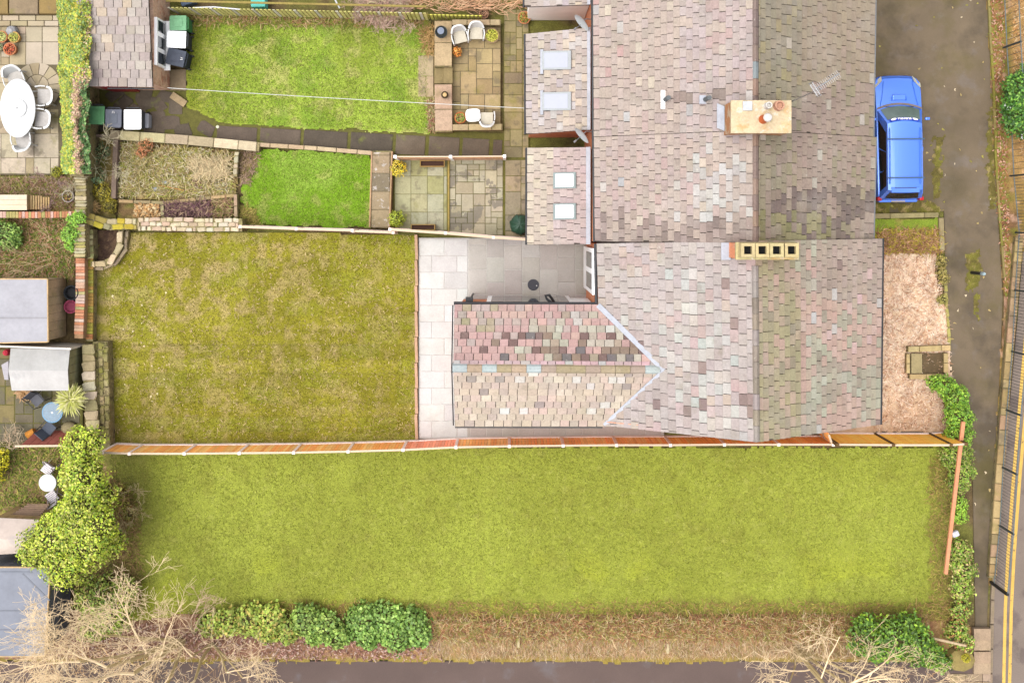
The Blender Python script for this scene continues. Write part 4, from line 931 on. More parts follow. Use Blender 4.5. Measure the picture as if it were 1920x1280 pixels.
# rendered chimney on the party wall
chb = chimney(hB, 1372, 1483, 190, 248, 8.1, 5.4, S(240, 216, 176), mat('chimney_brick', S(216, 150, 100), var=.12, fvar=.2, stains=((S(240, 220, 190), 3, .5, .6, .7),)))
for x, y, r0_, h_, c_ in ((1438, 199, .085, .28, S(250, 244, 236)), (1459, 199, .125, .22, S(226, 170, 140)), (1431, 224, .11, .55, S(240, 120, 60))):
    c = W(x, y, 8.1); pt = MB().lathe([(r0_ * 1.25, 0), (r0_ * 1.05, h_ * .3), (r0_, h_ * .9), (r0_ * 1.12, h_), (r0_ * .8, h_), (r0_ * .7, h_ * .6)], (c.x, c.y, 8.1), 14).build('chimney_pot', M_stone, chb, smooth=True); painted(pt, c_)
    if h_ > .5: painted(MB().lathe([(r0_ * .9, 0), (r0_ * 1.2, .03), (r0_ * .9, .10), (.02, .13)], (c.x, c.y, 8.1 + h_), 14).build('cowl', M_plain, pt, smooth=True), S(250, 240, 232))
c = W(1401, 199, 8.1); painted(MB().box((c.x, c.y, 8.13), (.27, .27, .06)).build('capping_slab', M_plain, chb), S(225, 228, 232))
sk = MB().hexa([W(1344, 194, 6.88), W(1358, 200, 7.05), W(1358, 246, 7.05), W(1344, 240, 6.88)], [v + Vector((0, 0, .04)) for v in (W(1344, 194, 6.88), W(1358, 200, 7.05), W(1358, 246, 7.05), W(1344, 240, 6.88))]); sk.build('lead_flashing', M_lead, hB)
# soil vents through the roof
def roofz(px, py, left=True):
    z = 6.0
    for _ in range(6):
        p = W(px, py, z); z = ZE + (ZR - ZE) * (p.x - gB[0].x) / (gB[4].x - gB[0].x)
    return z
for x, y, k in ((1243, 187, 0), (1318, 187, 1)):
    z = roofz(x, y) + .07; p = W(x, y, z)
    vb = MB(); vb.box((p.x, p.y, z), (.13 if k == 0 else .22, .58 if k == 0 else .26, .05)); vb = vb.build('vent_base', M_lead if k else M_white, hB)
    MB().tube([(p.x + .06, p.y, z - .05), (p.x + .10, p.y, z + .55)], .07, 12).build('vent_pipe', M_plain if 0 else mat('vent_grey', S(120, 124, 126), var=.05), hB)
# satellite dishes
def dish(px, py, z, az, label):
    p = W(px, py, z); t = thing('satellite_dish', label, 'satellite dish', (p.x, p.y, z)); t['label'] = label
    n_ = Vector((math.cos(az), math.sin(az), .14)).normalized(); M = n_.to_track_quat('Z', 'Y').to_matrix().to_4x4()
    mb = MB(); prof = [(.02, 0), (.14, .012), (.25, .04), (.33, .08), (.335, .088), (.25, .055), (.02, .015)]; l = MB().lathe(prof, (0, 0, 0), 24)
    mb.add([M @ Vector(v) for v in l.v], l.f); painted(mb.build('dish', M_paint, t, world=False, smooth=True), S(222, 226, 228))
    a = M @ Vector((.0, -.3, .06)); b = n_ * .42 + Vector((0, 0, -.12)); q = MB(); q.tube([a, b], .014, 6); q.tube([b, b - n_ * .10], .035, 8); q.build('arm', M_metal, t, world=False)
    MB().tube([(0, 0, 0), -n_ * .12, -n_ * .12 + Vector((.22, 0, -.1))], .02, 6).build('bracket', M_metal, t, world=False)
dish(1094, 40, 3.9, math.radians(222), 'satellite dish beside the white rendered wing near the top edge')
dish(1094, 251, 3.9, math.radians(222), 'satellite dish over the dark gap between the two slate wings')
# television aerial on a mast
ta = thing('television_aerial', 'spiky metal television aerial on a pole beside the rendered chimney', 'aerial', (*W(1484, 191, 7.6)[:2], 7.0))
b0 = W(1485, 190, 7.9); top = Vector((b0.x, b0.y, 10.9)); MB().tube([(b0.x, b0.y, 7.0), tuple(top)], .02, 8).build('mast', M_metal, ta)
a = W(1528, 168, 10.85); e = W(1574, 138, 10.85); mb = MB(); mb.tube([a, e], .016, 6); mb.build('boom', M_metal, ta)
d = (e - a).normalized(); s = Vector((-d.y, d.x, 0)); mb = MB()
for i in range(14):
    p = a + (e - a) * (i + .5) / 14; mb.tube([p - s * .11, p + s * .11], .006, 5)
q = mb.build('elements', M_metal, ta)
mb = MB(); p = a
for k in (-1, 1): mb.tube([p - s * .22 + Vector((0, 0, k * .12)), p + s * .22 + Vector((0, 0, k * .12))], .01, 5)
mb.beam(p - s * .2 + Vector((0, 0, -.2)), p - s * .2 + Vector((0, 0, .2)), .02, .02); mb.beam(p + s * .2 + Vector((0, 0, -.2)), p + s * .2 + Vector((0, 0, .2)), .02, .02)
for k in range(5): mb.tube([p - s * .17 + Vector((0, 0, -.18 + .09 * k)), p + s * .17 + Vector((0, 0, -.18 + .09 * k))], .005, 5)
mb.build('reflector', M_metal, ta)
# ---- slate roofed outbuilding at the upper left
ob = thing('outbuilding', 'small brick outbuilding with a slate roof and white framed window', 'outbuilding', (*W(250, 80, 0)[:2], 0)); it = []
a, b, c, d = W(276, -70, 2.7), W(287, 163, 1.95), W(148, 161, 1.95), W(142, -70, 2.7)
deck(ob, 'roof', [c, b, a, d]); roof_plane(it, c, b, a, d, .30, .34, col_shed); lay(it, ob, 160)
bx = b.x - .02
MB().prism([(c.x + .1, b.y + .12), (bx, b.y + .12), (bx, a.y), (c.x + .1, a.y)], 0, 1.88).build('wall', mat('brick_dusty', (.50, .32, .22), var=.12, scale=4, fine=20, fvar=.22, stains=((S(205, 120, 80), 3, .5, .6, .6), (S(236, 222, 206), 5, .6, .66, .6))), ob)
y0, y1 = W(0, 38, 1.2).y, W(0, 126, 1.2).y
fr = MB(); fr.box((bx + .04, (y0 + y1) / 2, 1.25), (.12, y0 - y1, 1.05)); fr = fr.build('window_frame', M_white, ob)
for k in range(3): MB().box((bx + .102, y1 + (y0 - y1) * (k + .5) / 3, 1.25), (.012, (y0 - y1) / 3 - .16, .8)).build('pane', M_glass, fr)
MB().box((bx + .12, (y0 + y1) / 2, .70), (.22, y0 - y1 + .1, .06)).build('sill', M_white, ob)
painted(MB().box((c.x + 1.0, b.y + .08, .95), (.95, .05, 1.85)).build('door', M_paint, ob), S(190, 40, 50))
gutter(ob, b + Vector((-1.6, -.05, -.02)), b + Vector((0, -.05, -.06)), .03)
# ------------------------------------------------------------------ fences
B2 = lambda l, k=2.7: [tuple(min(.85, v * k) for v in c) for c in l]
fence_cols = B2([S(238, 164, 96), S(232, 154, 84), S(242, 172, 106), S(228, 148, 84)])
def panel_fence(name, label, tops, h, cols_of, nb=17, z0=0.0, posts=True, smooth_from=99, post_h=.06, capw=.07, group=None, pcol=M_concrete):
    """tops: post tops in the photograph; h: height per post; boards face the garden"""
    P = [W(x, y, hh) for (x, y), hh in zip(tops, h)]
    t = thing(name, label, 'fence', (P[0].x, P[0].y, z0), 0, group)
    for i, (a, b) in enumerate(zip(P, P[1:])):
        d = Vector((b.x - a.x, b.y - a.y, 0)); L_ = d.length; d.normalize(); n_ = Vector((-d.y, d.x, 0)); a2 = a + d * .05; b2 = b - d * .05
        pn = MB()
        for zz in (.25, .95): 
            p = a2.copy(); q = b2.copy(); p.z = z0 + zz; q.z = z0 + zz; pn.beam(p - n_ * .035, q - n_ * .035, .04, .07)
        p = a2.copy(); q = b2.copy(); p.z = z0 + .09; q.z = z0 + .09; gb_ = MB().beam(p + n_ * .03, q + n_ * .03, .05, .22)
        pn = painted(pn.build('panel', M_wood, t), S(196, 160, 130))
        c = cols_of(i); k = max(4, round(nb * L_ / 1.9)); bw = L_ / k
        for j in range(k):
            p = a + (b - a) * ((j + .5) / k); top = p.z - .04; p = Vector((p.x, p.y, 0)) + n_ * (.012 + R.uniform(0, .004))
            m4 = Matrix(((d.x * (bw - .012), n_.x * .018, 0, p.x), (d.y * (bw - .012), n_.y * .018, 0, p.y), (0, 0, top - z0 - .22, top), (0, 0, 0, 1)))
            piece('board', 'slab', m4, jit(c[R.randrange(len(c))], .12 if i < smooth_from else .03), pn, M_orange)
        gb_.build('gravel_board', M_concrete, pn)
        u = Vector((0, 0, -.0)); MB().beam(a2 + u, b2 + u, capw, .035).build('cap_rail', M_cream, pn)
    if posts:
        for i, p in enumerate(P):
            MB().box((p.x, p.y, (p.z + post_h + z0) / 2), (.11, .11, p.z + post_h - z0), math.atan2(P[-1].y - P[0].y, P[-1].x - P[0].x)).build('post', pcol, t, bevel=.012)
    return t
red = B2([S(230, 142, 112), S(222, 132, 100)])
xs_ = [192, 243, 346, 449, 551, 653, 756, 855, 955, 1056, 1156, 1257, 1358, 1460, 1562]
ys_ = [848, 850, 850, 849, 848, 846, 843, 838, 836, 835, 834, 834, 833, 833, 833]
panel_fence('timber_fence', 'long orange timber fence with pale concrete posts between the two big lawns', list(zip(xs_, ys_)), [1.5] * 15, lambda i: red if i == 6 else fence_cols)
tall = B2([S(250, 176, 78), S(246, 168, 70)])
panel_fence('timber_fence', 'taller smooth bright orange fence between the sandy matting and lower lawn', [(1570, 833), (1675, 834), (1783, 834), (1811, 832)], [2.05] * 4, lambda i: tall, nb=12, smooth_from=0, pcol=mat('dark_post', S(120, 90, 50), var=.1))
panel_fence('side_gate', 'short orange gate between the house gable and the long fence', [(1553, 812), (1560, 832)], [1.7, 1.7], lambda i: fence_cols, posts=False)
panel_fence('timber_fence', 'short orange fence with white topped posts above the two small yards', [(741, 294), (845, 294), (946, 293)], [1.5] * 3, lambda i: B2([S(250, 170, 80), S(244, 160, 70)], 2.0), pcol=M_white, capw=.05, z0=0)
panel_fence('timber_fence', 'cream capped timber fence between the small bright lawn and the turfed lawn', [(450, 425), (555, 429), (660, 432)], [1.3] * 3, lambda i: [S(200, 150, 100)], capw=.08, posts=True, post_h=.0)
panel_fence('timber_fence', 'short cream capped fence stretch below the raised slab strip', [(662, 433), (737, 436)], [1.2] * 2, lambda i: [S(200, 150, 100)], capw=.07, post_h=0)
panel_fence('timber_fence', 'sloping cream capped fence between the small yards and the grey court', [(731, 430), (835, 437), (925, 445), (990, 449)], [1.5] * 4, lambda i: [S(205, 150, 90)], capw=.09, post_h=0)
# kerb boards of the turfed lawn
for k in range(8):
    y0 = 440 + k * 48; a = W(780, y0, .09); b = W(781.5, y0 + 47, .09)
    if k == 0: eb = thing('timber_edging', 'long pinkish timber edging board between turfed lawn and pale patio', 'edging', (a.x, a.y, 0))
    painted(MB().beam(a, b, .10, .16).build('board', M_wood, eb), jit(S(222, 180, 148)))
for x0, y0, x1, y1, lb in ((217, 258, 212, 372, 'weathered grey sleeper standing between the twiggy bed and the wild bed'), (178, 254, 226, 256, 'timber rail under the green and grey wheelie bins')):
    a = W(x0, y0, .35); b = W(x1, y1, .35); painted(top_mesh('timber_sleeper', lb, 'sleeper', MB().beam(a - Vector((0, 0, .15)), b - Vector((0, 0, .15)), .17 if y1 > 300 else .1, .3), M_wood), S(150, 128, 112))
# old picket fence along the top
t = thing('picket_fence', 'old mossy slatted fence along the top edge of the upper garden', 'fence', (*W(330, 20, 0)[:2], 0))
a = W(312, 14, 1.4); b = W(800, 25, 1.4); d = (b - a); n = 62
for z in (.35, .95):
    p = a.copy(); q = b.copy(); p.z = q.z = z; painted(MB().beam(p + Vector((0, .04, 0)), q + Vector((0, .04, 0)), .05, .08).build('rail', M_wood, t), S(170, 150, 80))
for i in range(n):
    p = a + d * ((i + .5) / n); m4 = Matrix(((d.length / n * .66, 0, 0, p.x), (0, .02, 0, p.y), (0, 0, 1.35 + R.uniform(-.04, .02), p.z), (0, 0, 0, 1)))
    piece('slat', 'slab', m4, jit(tuple(v * 1.7 for v in (S(205, 196, 120) if i % 5 else S(196, 190, 170))), .10), t, M_wood)
for z in (1.2,):
    p = a + Vector((0, .22, .05)); q = b + Vector((0, .22, .05)); painted(MB().beam(p, q, .07, .05).build('capping', M_wood, t), S(170, 150, 80))
t = thing('picket_fence', 'short mossy picket fence behind the raised patio parapet', 'fence', (*W(850, 28, 0)[:2], 0))
a = W(766, 27, .9); b = W(904, 30, .9); d = b - a; n = 18
p = a.copy(); q = b.copy(); p.z = q.z = .6; painted(MB().beam(p + Vector((0, .05, 0)), q + Vector((0, .05, 0)), .05, .08).build('rail', M_wood, t), S(160, 150, 60))
for i in range(n):
    p = a + d * ((i + .5) / n); m4 = Matrix(((d.length / n * .62, 0, 0, p.x), (0, .03, 0, p.y), (0, 0, .85, p.z), (0, 0, 0, 1)))
    piece('slat', 'slab', m4, jit(tuple(v * 1.7 for v in S(198, 192, 90)), .08), t, M_wood)
# white washing line
a = W(314, 165, 1.95); b = W(986, 203, 2.3); pts = [a.lerp(b, k / 16) - Vector((0, 0, .28 * 4 * (k / 16) * (1 - k / 16))) for k in range(17)]
top_mesh('washing_line', 'white washing line strung across the upper lawn and raised patio', 'washing line', MB().tube(pts, .011, 6), mat('line_cord', S(250, 250, 245), var=0, fvar=0))
# ------------------------------------------------------------------ railings along the road wall
M_rail = mat('railing_paint', S(128, 140, 142), var=.1, fvar=.1, rough=.5, metal=.2)
M_dkrail = mat('railing_bar', S(72, 82, 84), var=.1, rough=.5)
rl = thing('railings', 'galvanised pedestrian railings on the wall beside the double yellow lines', 'railings', (*W(1857, 1090, 0)[:2], 0))
base = [(1857, 1090), (1868, 981), (1874, 873), (1881, 766), (1891, 657), (1897, 543), (1904, 436), (1894, 330), (1888, 200), (1881, 90), (1876, -20)]
Hr = 1.2
B = [W(x, y, 0) for x, y in base]
for i, p in enumerate(B):
    MB().box((p.x, p.y, Hr / 2 + .1), (.06, .06, Hr + .2) if i else (.09, .09, Hr + .2)).build('post', mat('end_post', (.01, .01, .01), rough=.5) if i == 0 else M_dkrail, rl)
nbar = 0
for i, (p, q) in enumerate(zip(B, B[1:])):
    for z in (.30, Hr + .18):
        u = Vector((0, 0, z)); MB().tube([p + u, q + u], .020, 6).build('rail', M_rail, rl)
    k = round((q - p).length / .115)
    if i == 0: bar_me = None
    for j in range(1, k):
        c = p.lerp(q, j / k)
        if bar_me is None:
            bar_me = MB().tube([(0, 0, .3), (0, 0, Hr + .18)], .008, 4).mesh('bar'); bar_me.materials.append(M_dkrail)
        if i < 7 or j % 2 == 0:
            o = bpy.data.objects.new('bar', bar_me); sc.collection.objects.link(o); o.parent = rl; o.location = c - rl.location; nbar += 1
# bollard in the drive
p = W(1822, 511, 0); t = thing('bollard', 'dark bollard with a pale cap in the middle of the driveway', 'bollard', p)
MB().tube([(0, 0, 0), (0, 0, .85)], .06, 12).build('post', M_black, t, world=False); MB().lathe([(.062, .85), (.062, 1.02), (.05, 1.08), (.02, 1.1)], (0, 0, 0), 12).build('cap', mat('bollard_cap', S(190, 215, 222), var=0), t, world=False)
# long orange rail on the hedge
a = W(1806, 790, 1.75); b = W(1773, 1075, 1.2); painted(top_mesh('timber_rail', 'long salmon coloured timber rail lying along the boundary hedge', 'timber rail', MB().beam(a, b, .13, .10), M_orange, bevel=.01), S(246, 168, 122))

# ------------------------------------------------------------------ twigs, straws, leaves
def straws(name, pts, n, cols, z=(0, .25), L_=(.2, .6), wd=.012, flat_=.35, bias=None, kind='stuff', parent=None, label=None, m=None):
    P = pxpoly(pts, 0); xs = [p[0] for p in P]; ys = [p[1] for p in P]
    X = NR.uniform(min(xs), max(xs), n); Y = NR.uniform(min(ys), max(ys), n); ok = inside(P, X, Y); X = X[ok]; Y = Y[ok]; n = len(X)
    a = NR.uniform(0, 2 * PI, n) if bias is None else NR.normal(bias[0], bias[1], n)
    l = NR.uniform(L_[0], L_[1], n); e = NR.normal(0, flat_, n); Z = NR.uniform(z[0], z[1], n)
    D = np.stack([np.cos(a) * np.cos(e), np.sin(a) * np.cos(e), np.abs(np.sin(e))], 1) * l[:, None]
    S_ = np.stack([-np.sin(a), np.cos(a), np.zeros(n)], 1) * wd * NR.uniform(.6, 1.5, n)[:, None]
    P0 = np.stack([X, Y, Z], 1); mid = P0 + D * .5 + NR.normal(0, .12, (n, 3)) * l[:, None]; P1 = P0 + D
    V = np.stack([P0 - S_, P0 + S_, mid + S_ * .8, mid - S_ * .8, P1 + S_ * .4, P1 - S_ * .4], 1).reshape(-1, 3)
    i = np.arange(n) * 6; F = np.concatenate([np.stack([i, i + 1, i + 2, i + 3], 1), np.stack([i + 3, i + 2, i + 4, i + 5], 1)])
    C = np.array(cols)[NR.randint(0, len(cols), n)] * NR.uniform(.7, 1.3, (n, 1)); C = np.concatenate([C, C])
    o = np_mesh(name, V, F, m or M_twig, parent, C)
    if kind: o['kind'] = kind
    if label: o['label'] = label
    return o
straws('bracken', [(805, 1158), (1600, 1152), (1610, 1196), (800, 1196)], 15000, [S(214, 158, 108), S(184, 122, 84), S(226, 186, 130), S(150, 96, 72), S(236, 208, 158), S(190, 180, 100), S(160, 160, 70)], (0, .22), (.08, .38), .0085)
straws('bracken', [(805, 1180), (1600, 1180), (1640, 1228), (800, 1228)], 11000, [S(226, 186, 140), S(212, 168, 124), S(240, 212, 170), S(190, 170, 100)], (0, .08), (.06, .3), .008, bias=(-1.7, .7))
straws('leaf_litter', [(-50, 1170), (830, 1170), (830, 1235), (-50, 1235)], 6000, [S(186, 136, 118), S(206, 160, 140), S(150, 104, 90), S(222, 190, 170)], (0, .06), (.04, .16), .02)
straws('dry_grass', [(470, 1128), (1780, 1128), (1780, 1165), (470, 1165)], 4500, [S(190, 150, 100), S(205, 190, 90), S(170, 130, 80), S(150, 150, 60)], (0, .06), (.08, .3), .009)
straws('dry_grass', [(222, 900), (262, 940), (268, 1140), (225, 1150), (205, 880)], 1500, [S(170, 130, 90), S(190, 165, 100), S(140, 110, 70)], (0, .08), (.08, .35), .010)
straws('dry_grass', [(1740, 860), (1792, 850), (1795, 1170), (1745, 1160)], 1600, [S(186, 150, 95), S(200, 185, 90), S(160, 140, 70)], (0, .10), (.08, .3), .010)
straws('dry_grass', [(225, 266), (440, 288), (436, 372), (226, 368)], 5200, [S(226, 204, 146), S(205, 190, 110), S(190, 160, 110), S(170, 172, 80), S(236, 220, 180)], (0, .16), (.08, .34), .010)
straws('dry_grass', [(360, 300), (432, 300), (430, 332), (370, 332)], 1200, [S(242, 220, 170), S(236, 208, 160)], (.05, .3), (.15, .4), .010)
straws('border_plants', [(330, 28), (800, 34), (800, 50), (345, 46)], 2600, [S(186, 140, 96), S(170, 172, 70), S(222, 190, 140), S(140, 150, 60)], (0, .15), (.08, .35), .011)
straws('border_plants', [(786, 60), (814, 48), (814, 104), (796, 104)], 500, [S(222, 180, 120), S(190, 150, 90)], (0, .15), (.06, .25), .011)
straws('border_plants', [(803, 182), (816, 182), (816, 246), (803, 246)], 400, [S(222, 200, 150), S(170, 160, 90), S(190, 130, 110)], (0, .15), (.06, .22), .011)
straws('border_plants', [(452, 284), (488, 284), (470, 345), (452, 350)], 700, [S(170, 138, 120), S(190, 160, 130), S(150, 130, 80)], (0, .12), (.06, .25), .011)
straws('border_plants', [(452, 388), (476, 392), (488, 424), (452, 424)], 600, [S(186, 172, 90), S(200, 170, 100), S(150, 150, 60)], (0, .12), (.06, .28), .011)
straws('left_garden_growth', [(-50, 333), (140, 333), (142, 392), (-50, 392)], 4600, [S(190, 150, 120), S(150, 155, 70), S(205, 180, 140), S(170, 126, 110), S(140, 130, 60)], (0, .12), (.06, .2), .010)
straws('left_garden_growth', [(-50, 408), (138, 408), (138, 520), (-50, 520)], 9000, [S(206, 160, 120), S(130, 155, 55), S(220, 186, 146), S(160, 165, 70), S(186, 130, 100), S(110, 130, 50)], (0, .15), (.06, .22), .010)
straws('left_garden_growth', [(-50, 835), (110, 835), (110, 960), (-50, 960)], 3600, [S(150, 165, 60), S(186, 150, 110), S(120, 140, 50), S(190, 180, 90)], (0, .12), (.06, .25), .012)
straws('verge_leaves', [(1853, -30), (1880, -30), (1890, 400), (1894, 560), (1886, 560), (1868, 380)], 2600, [S(226, 176, 150), S(200, 140, 100), S(170, 110, 70), S(150, 160, 60)], (0, .05), (.04, .14), .02)
straws('verge_leaves', [(1895, -30), (1960, -30), (1950, 300), (1915, 300), (1900, 130)], 2600, [S(226, 180, 120), S(205, 150, 90), S(236, 200, 150)], (0, .05), (.05, .2), .014)
straws('turf_thatch', [(180, 440), (779, 442), (779, 834), (208, 834), (206, 640)], 4000, [S(222, 194, 140), S(205, 176, 120), S(150, 145, 40), S(226, 200, 150)], (0, .02), (.05, .14), .010)
straws('matting_fibres', [(1640, 475), (1755, 480), (1776, 600), (1780, 700), (1775, 805), (1640, 805)], 7000, [tuple(v * 1.25 for v in S(250, 212, 182)), S(240, 196, 160), tuple(v * 1.3 for v in S(252, 224, 200)), S(220, 165, 126)], (.05, .08), (.06, .2), .010)
straws('scattered_leaves', [(1650, 0), (1850, 0), (1872, 700), (1850, 1180), (1830, 1000), (1780, 700), (1772, 400), (1650, 390)], 110, [S(226, 205, 170), S(205, 180, 120), S(170, 160, 80)], (0, .01), (.05, .12), .03)
straws('scattered_leaves', [(178, 440), (330, 440), (330, 830), (208, 830)], 70, [S(236, 220, 170), S(220, 196, 150)], (.02, .05), (.04, .08), .03)
straws('heather', [(312, 382), (400, 378), (402, 404), (312, 408)], 1500, [S(130, 92, 98), S(150, 112, 108), S(100, 72, 70), S(190, 160, 130)], (0, .35), (.08, .3), .012)
straws('dry_grass', [(396, 376), (438, 370), (440, 406), (396, 406)], 700, [S(205, 180, 130), S(150, 150, 70), S(170, 130, 100)], (0, .3), (.08, .3), .012)
straws('dry_hydrangea', [(258, 385), (302, 384), (302, 406), (258, 408)], 900, [S(236, 190, 130), S(222, 170, 110), S(240, 210, 160)], (0, .35), (.05, .14), .03)
straws('grass_bed_growth', [(1640, 430), (1762, 430), (1764, 474), (1640, 474)], 1600, [S(222, 170, 130), S(200, 180, 60), S(170, 120, 80)], (.05, .2), (.08, .3), .011)

def bush(name, label, cat, blobs, cols, leaf=.07, dens=520, stem=True, kind=None, group=None, updir=.8, aspect=.62, dry=0, base=None, shell=.4, core=None):
    """blobs: (px, py, z of the centre, radius, height)"""
    cx = sum(b[0] for b in blobs) / len(blobs); cy = sum(b[1] for b in blobs) / len(blobs)
    b0 = W(cx, cy, blobs[0][2]); t = thing(name, label, cat, base or (b0.x, b0.y, 0), 0, group)
    Ps = []; Ns = []
    for px, py, z, r, h in blobs:
        c = W(px, py, z); p, d = blob_points(tuple(c), r, h, int(2 * PI * r * (r + h) / 2 * dens), shell); Ps.append(p); Ns.append(d)
    for px, py, z, r, h in blobs:
        c = np.array(W(px, py, z)); k = int(26 * r + 6); a = NR.uniform(0, 2 * PI, k); e = NR.uniform(-.1, 1.2, k); q = NR.uniform(.85, 1.22, k)
        for a_, e_, q_ in zip(a, e, q):
            d = np.array([math.cos(a_) * math.cos(e_) * r, math.sin(a_) * math.cos(e_) * r, math.sin(e_) * h]); m_ = 12
            Ps.append(c + d * q_ * (1 - NR.rand(m_)[:, None] * .25) + NR.normal(0, leaf * .55, (m_, 3))); Ns.append(np.tile(d / (np.linalg.norm(d) + 1e-6), (m_, 1)))
    leaf_cloud('foliage', np.concatenate(Ps), np.concatenate(Ns), leaf, cols, M_leaf, t, aspect=aspect, updir=updir)
    cm = MB()
    for px, py, z, r, h in blobs:
        c = W(px, py, z); k = .72; prof = [(r * k * math.cos(a), h * k * math.sin(a)) for a in (-.5, -.1, .3, .7, 1.1, 1.45)]
        cm.lathe(prof, tuple(c), 10)
    cm.build('foliage_core', mat('foliage_core', S(92, 84, 40), var=.3, fvar=.3, bump=.5), t)  # solid dark core added behind the leaves to close see-through gaps
    if stem:
        mb = MB(); mb.col = S(150, 120, 90)
        for px, py, z, r, h in blobs[:4]:
            c = W(px, py, z); mb.tube([(t.location.x + R.uniform(-.1, .1), t.location.y + R.uniform(-.1, .1), -.02), tuple(c)], [.06, .02], 6)
        mb.build('stem', M_twig, t)
    return t
LG = [S(206, 220, 62), S(188, 208, 60), S(162, 190, 50), S(222, 228, 92), S(130, 164, 44), S(210, 208, 110)]
bush('leafy_tree', 'large bright yellow green tree beside the thick stone wall and lower lawn', 'tree',
     [(158, 835, 2.2, .75, .9), (160, 892, 2.6, .80, 1.1), (185, 930, 2.2, .7, .8), (160, 945, 2.7, .80, 1.0), (152, 968, 2.8, .85, 1.0), (110, 1000, 2.4, .9, .9), (170, 1010, 2.6, .95, 1.0), (205, 1015, 2.0, .6, .8), (125, 1055, 2.2, .8, .8), (75, 1025, 2.0, .7, .7), (185, 985, 3.0, .7, .7)], LG, .085, 520, dry=1, shell=.55)
bush('leafy_shrub', 'low green shrub half covered by the bare tree branches', 'shrub', [(185, 1115, 1.0, .8, .8), (215, 1150, .9, .75, .7), (180, 1170, .8, .6, .6), (235, 1105, .7, .5, .5)], [S(150, 175, 60), S(176, 192, 76), S(120, 150, 50), S(190, 170, 100)], .085, 420)
iv1 = [S(176, 196, 80), S(190, 204, 92), S(150, 176, 70), S(205, 186, 96)]; iv2 = [S(158, 188, 84), S(138, 172, 76), S(176, 200, 96), S(120, 156, 66)]; iv3 = [S(146, 184, 84), S(126, 166, 72), S(166, 198, 96), S(108, 146, 58)]
bush('ivy_hedge', 'pale yellow green ivy mound nearest the bare tree on the leafy bank', 'hedge', [(430, 1162, .25, .55, .45), (470, 1160, .3, .6, .5), (510, 1158, .3, .55, .5), (540, 1178, .2, .5, .4), (395, 1170, .2, .5, .35), (500, 1185, .15, .4, .3)], iv1, .10, 380, stem=False, aspect=.9)
bush('ivy_hedge', 'mid green ivy mound in the middle of the bank foliage', 'hedge', [(575, 1160, .35, .6, .55), (610, 1170, .3, .6, .5), (635, 1190, .2, .45, .4), (590, 1188, .2, .4, .35)], iv2, .10, 400, stem=False, aspect=.9)
bush('ivy_hedge', 'dark blue green ivy mound next to the brown bracken', 'hedge', [(680, 1166, .1, .70, .50), (725, 1164, .1, .75, .55), (770, 1170, .1, .70, .55), (745, 1192, .3, .55, .5), (788, 1190, .3, .4, .45), (690, 1195, .2, .4, .35)], iv3, .10, 420, stem=False, aspect=.9)
bush('laurel_bush', 'glossy dark green bush at the lower right corner behind bare twigs', 'bush', [(1625, 1190, .7, .75, .7), (1672, 1195, .8, .8, .8), (1715, 1205, .7, .7, .7), (1745, 1225, .5, .5, .5), (1640, 1215, .5, .5, .5), (1765, 1240, .3, .35, .3), (1700, 1175, .6, .55, .6)],
     [S(118, 164, 44), S(96, 140, 40), S(156, 192, 50), S(132, 172, 76), S(78, 112, 38)], .11, 360, aspect=.55)
HG = [S(160, 190, 62), S(138, 172, 54), S(182, 196, 84), S(110, 146, 46), S(190, 180, 110)]
bush('boundary_hedge', 'dense bright hedge section above the orange fence end beside the drive', 'hedge', [(1770, 722, .5, .4, .5), (1790, 745, .7, .5, .6), (1795, 780, .8, .55, .7), (1795, 812, .8, .5, .7), (1752, 716, .3, .3, .3)], [S(140, 184, 50), S(116, 164, 44), S(168, 198, 70), S(96, 140, 40)], .075, 620)
bush('boundary_hedge', 'green hedge section just below the orange fence end', 'hedge', [(1796, 848, .7, .5, .6), (1800, 880, .7, .5, .6), (1795, 905, .5, .4, .5), (1782, 860, .5, .4, .5)], HG, .075, 560)
bush('boundary_hedge', 'narrow hedge tuft beside the salmon coloured rail', 'hedge', [(1797, 945, .4, .3, .4), (1797, 965, .4, .3, .4)], [S(140, 188, 50), S(170, 200, 70)], .07, 520)
bush('boundary_hedge', 'scruffy hedge section beyond the lower end of the salmon rail', 'hedge', [(1800, 1030, .5, .4, .5), (1806, 1065, .6, .45, .5), (1800, 1100, .5, .4, .5), (1790, 1050, .4, .35, .4)], HG + [S(205, 170, 120)], .08, 480)
bush('boundary_hedge', 'thin straggly hedge end above the stone corner steps', 'hedge', [(1800, 1140, .4, .4, .4), (1795, 1175, .4, .4, .4), (1805, 1200, .4, .35, .4), (1790, 1190, .3, .4, .4)], HG + [S(190, 130, 80)], .08, 380)
bush('hedge_tuft', 'dry olive tuft at the kerb edge near the top of the matting', 'shrub', [(1765, 492, .2, .22, .25), (1768, 522, .2, .22, .25), (1764, 510, .15, .2, .2)], [S(176, 160, 84), S(150, 140, 60), S(190, 170, 100)], .05, 700, stem=False)
bush('hedge_tuft', 'small olive tuft midway down the sandy matting kerb', 'shrub', [(1766, 562, .15, .2, .2)], [S(170, 160, 80), S(190, 180, 100)], .05, 700, stem=False)
t = bush('flowering_bush', 'dark green bush dotted with white blossoms at the top right edge', 'bush', [(1915, 175, 1.0, .75, .9), (1910, 225, .9, .65, .8), (1940, 200, 1.2, .9, .9), (1892, 200, .6, .35, .5), (1930, 150, .8, .6, .7)], [S(96, 150, 50), S(74, 124, 44), S(130, 172, 66), S(60, 104, 40)], .11, 380)
pp = []; 
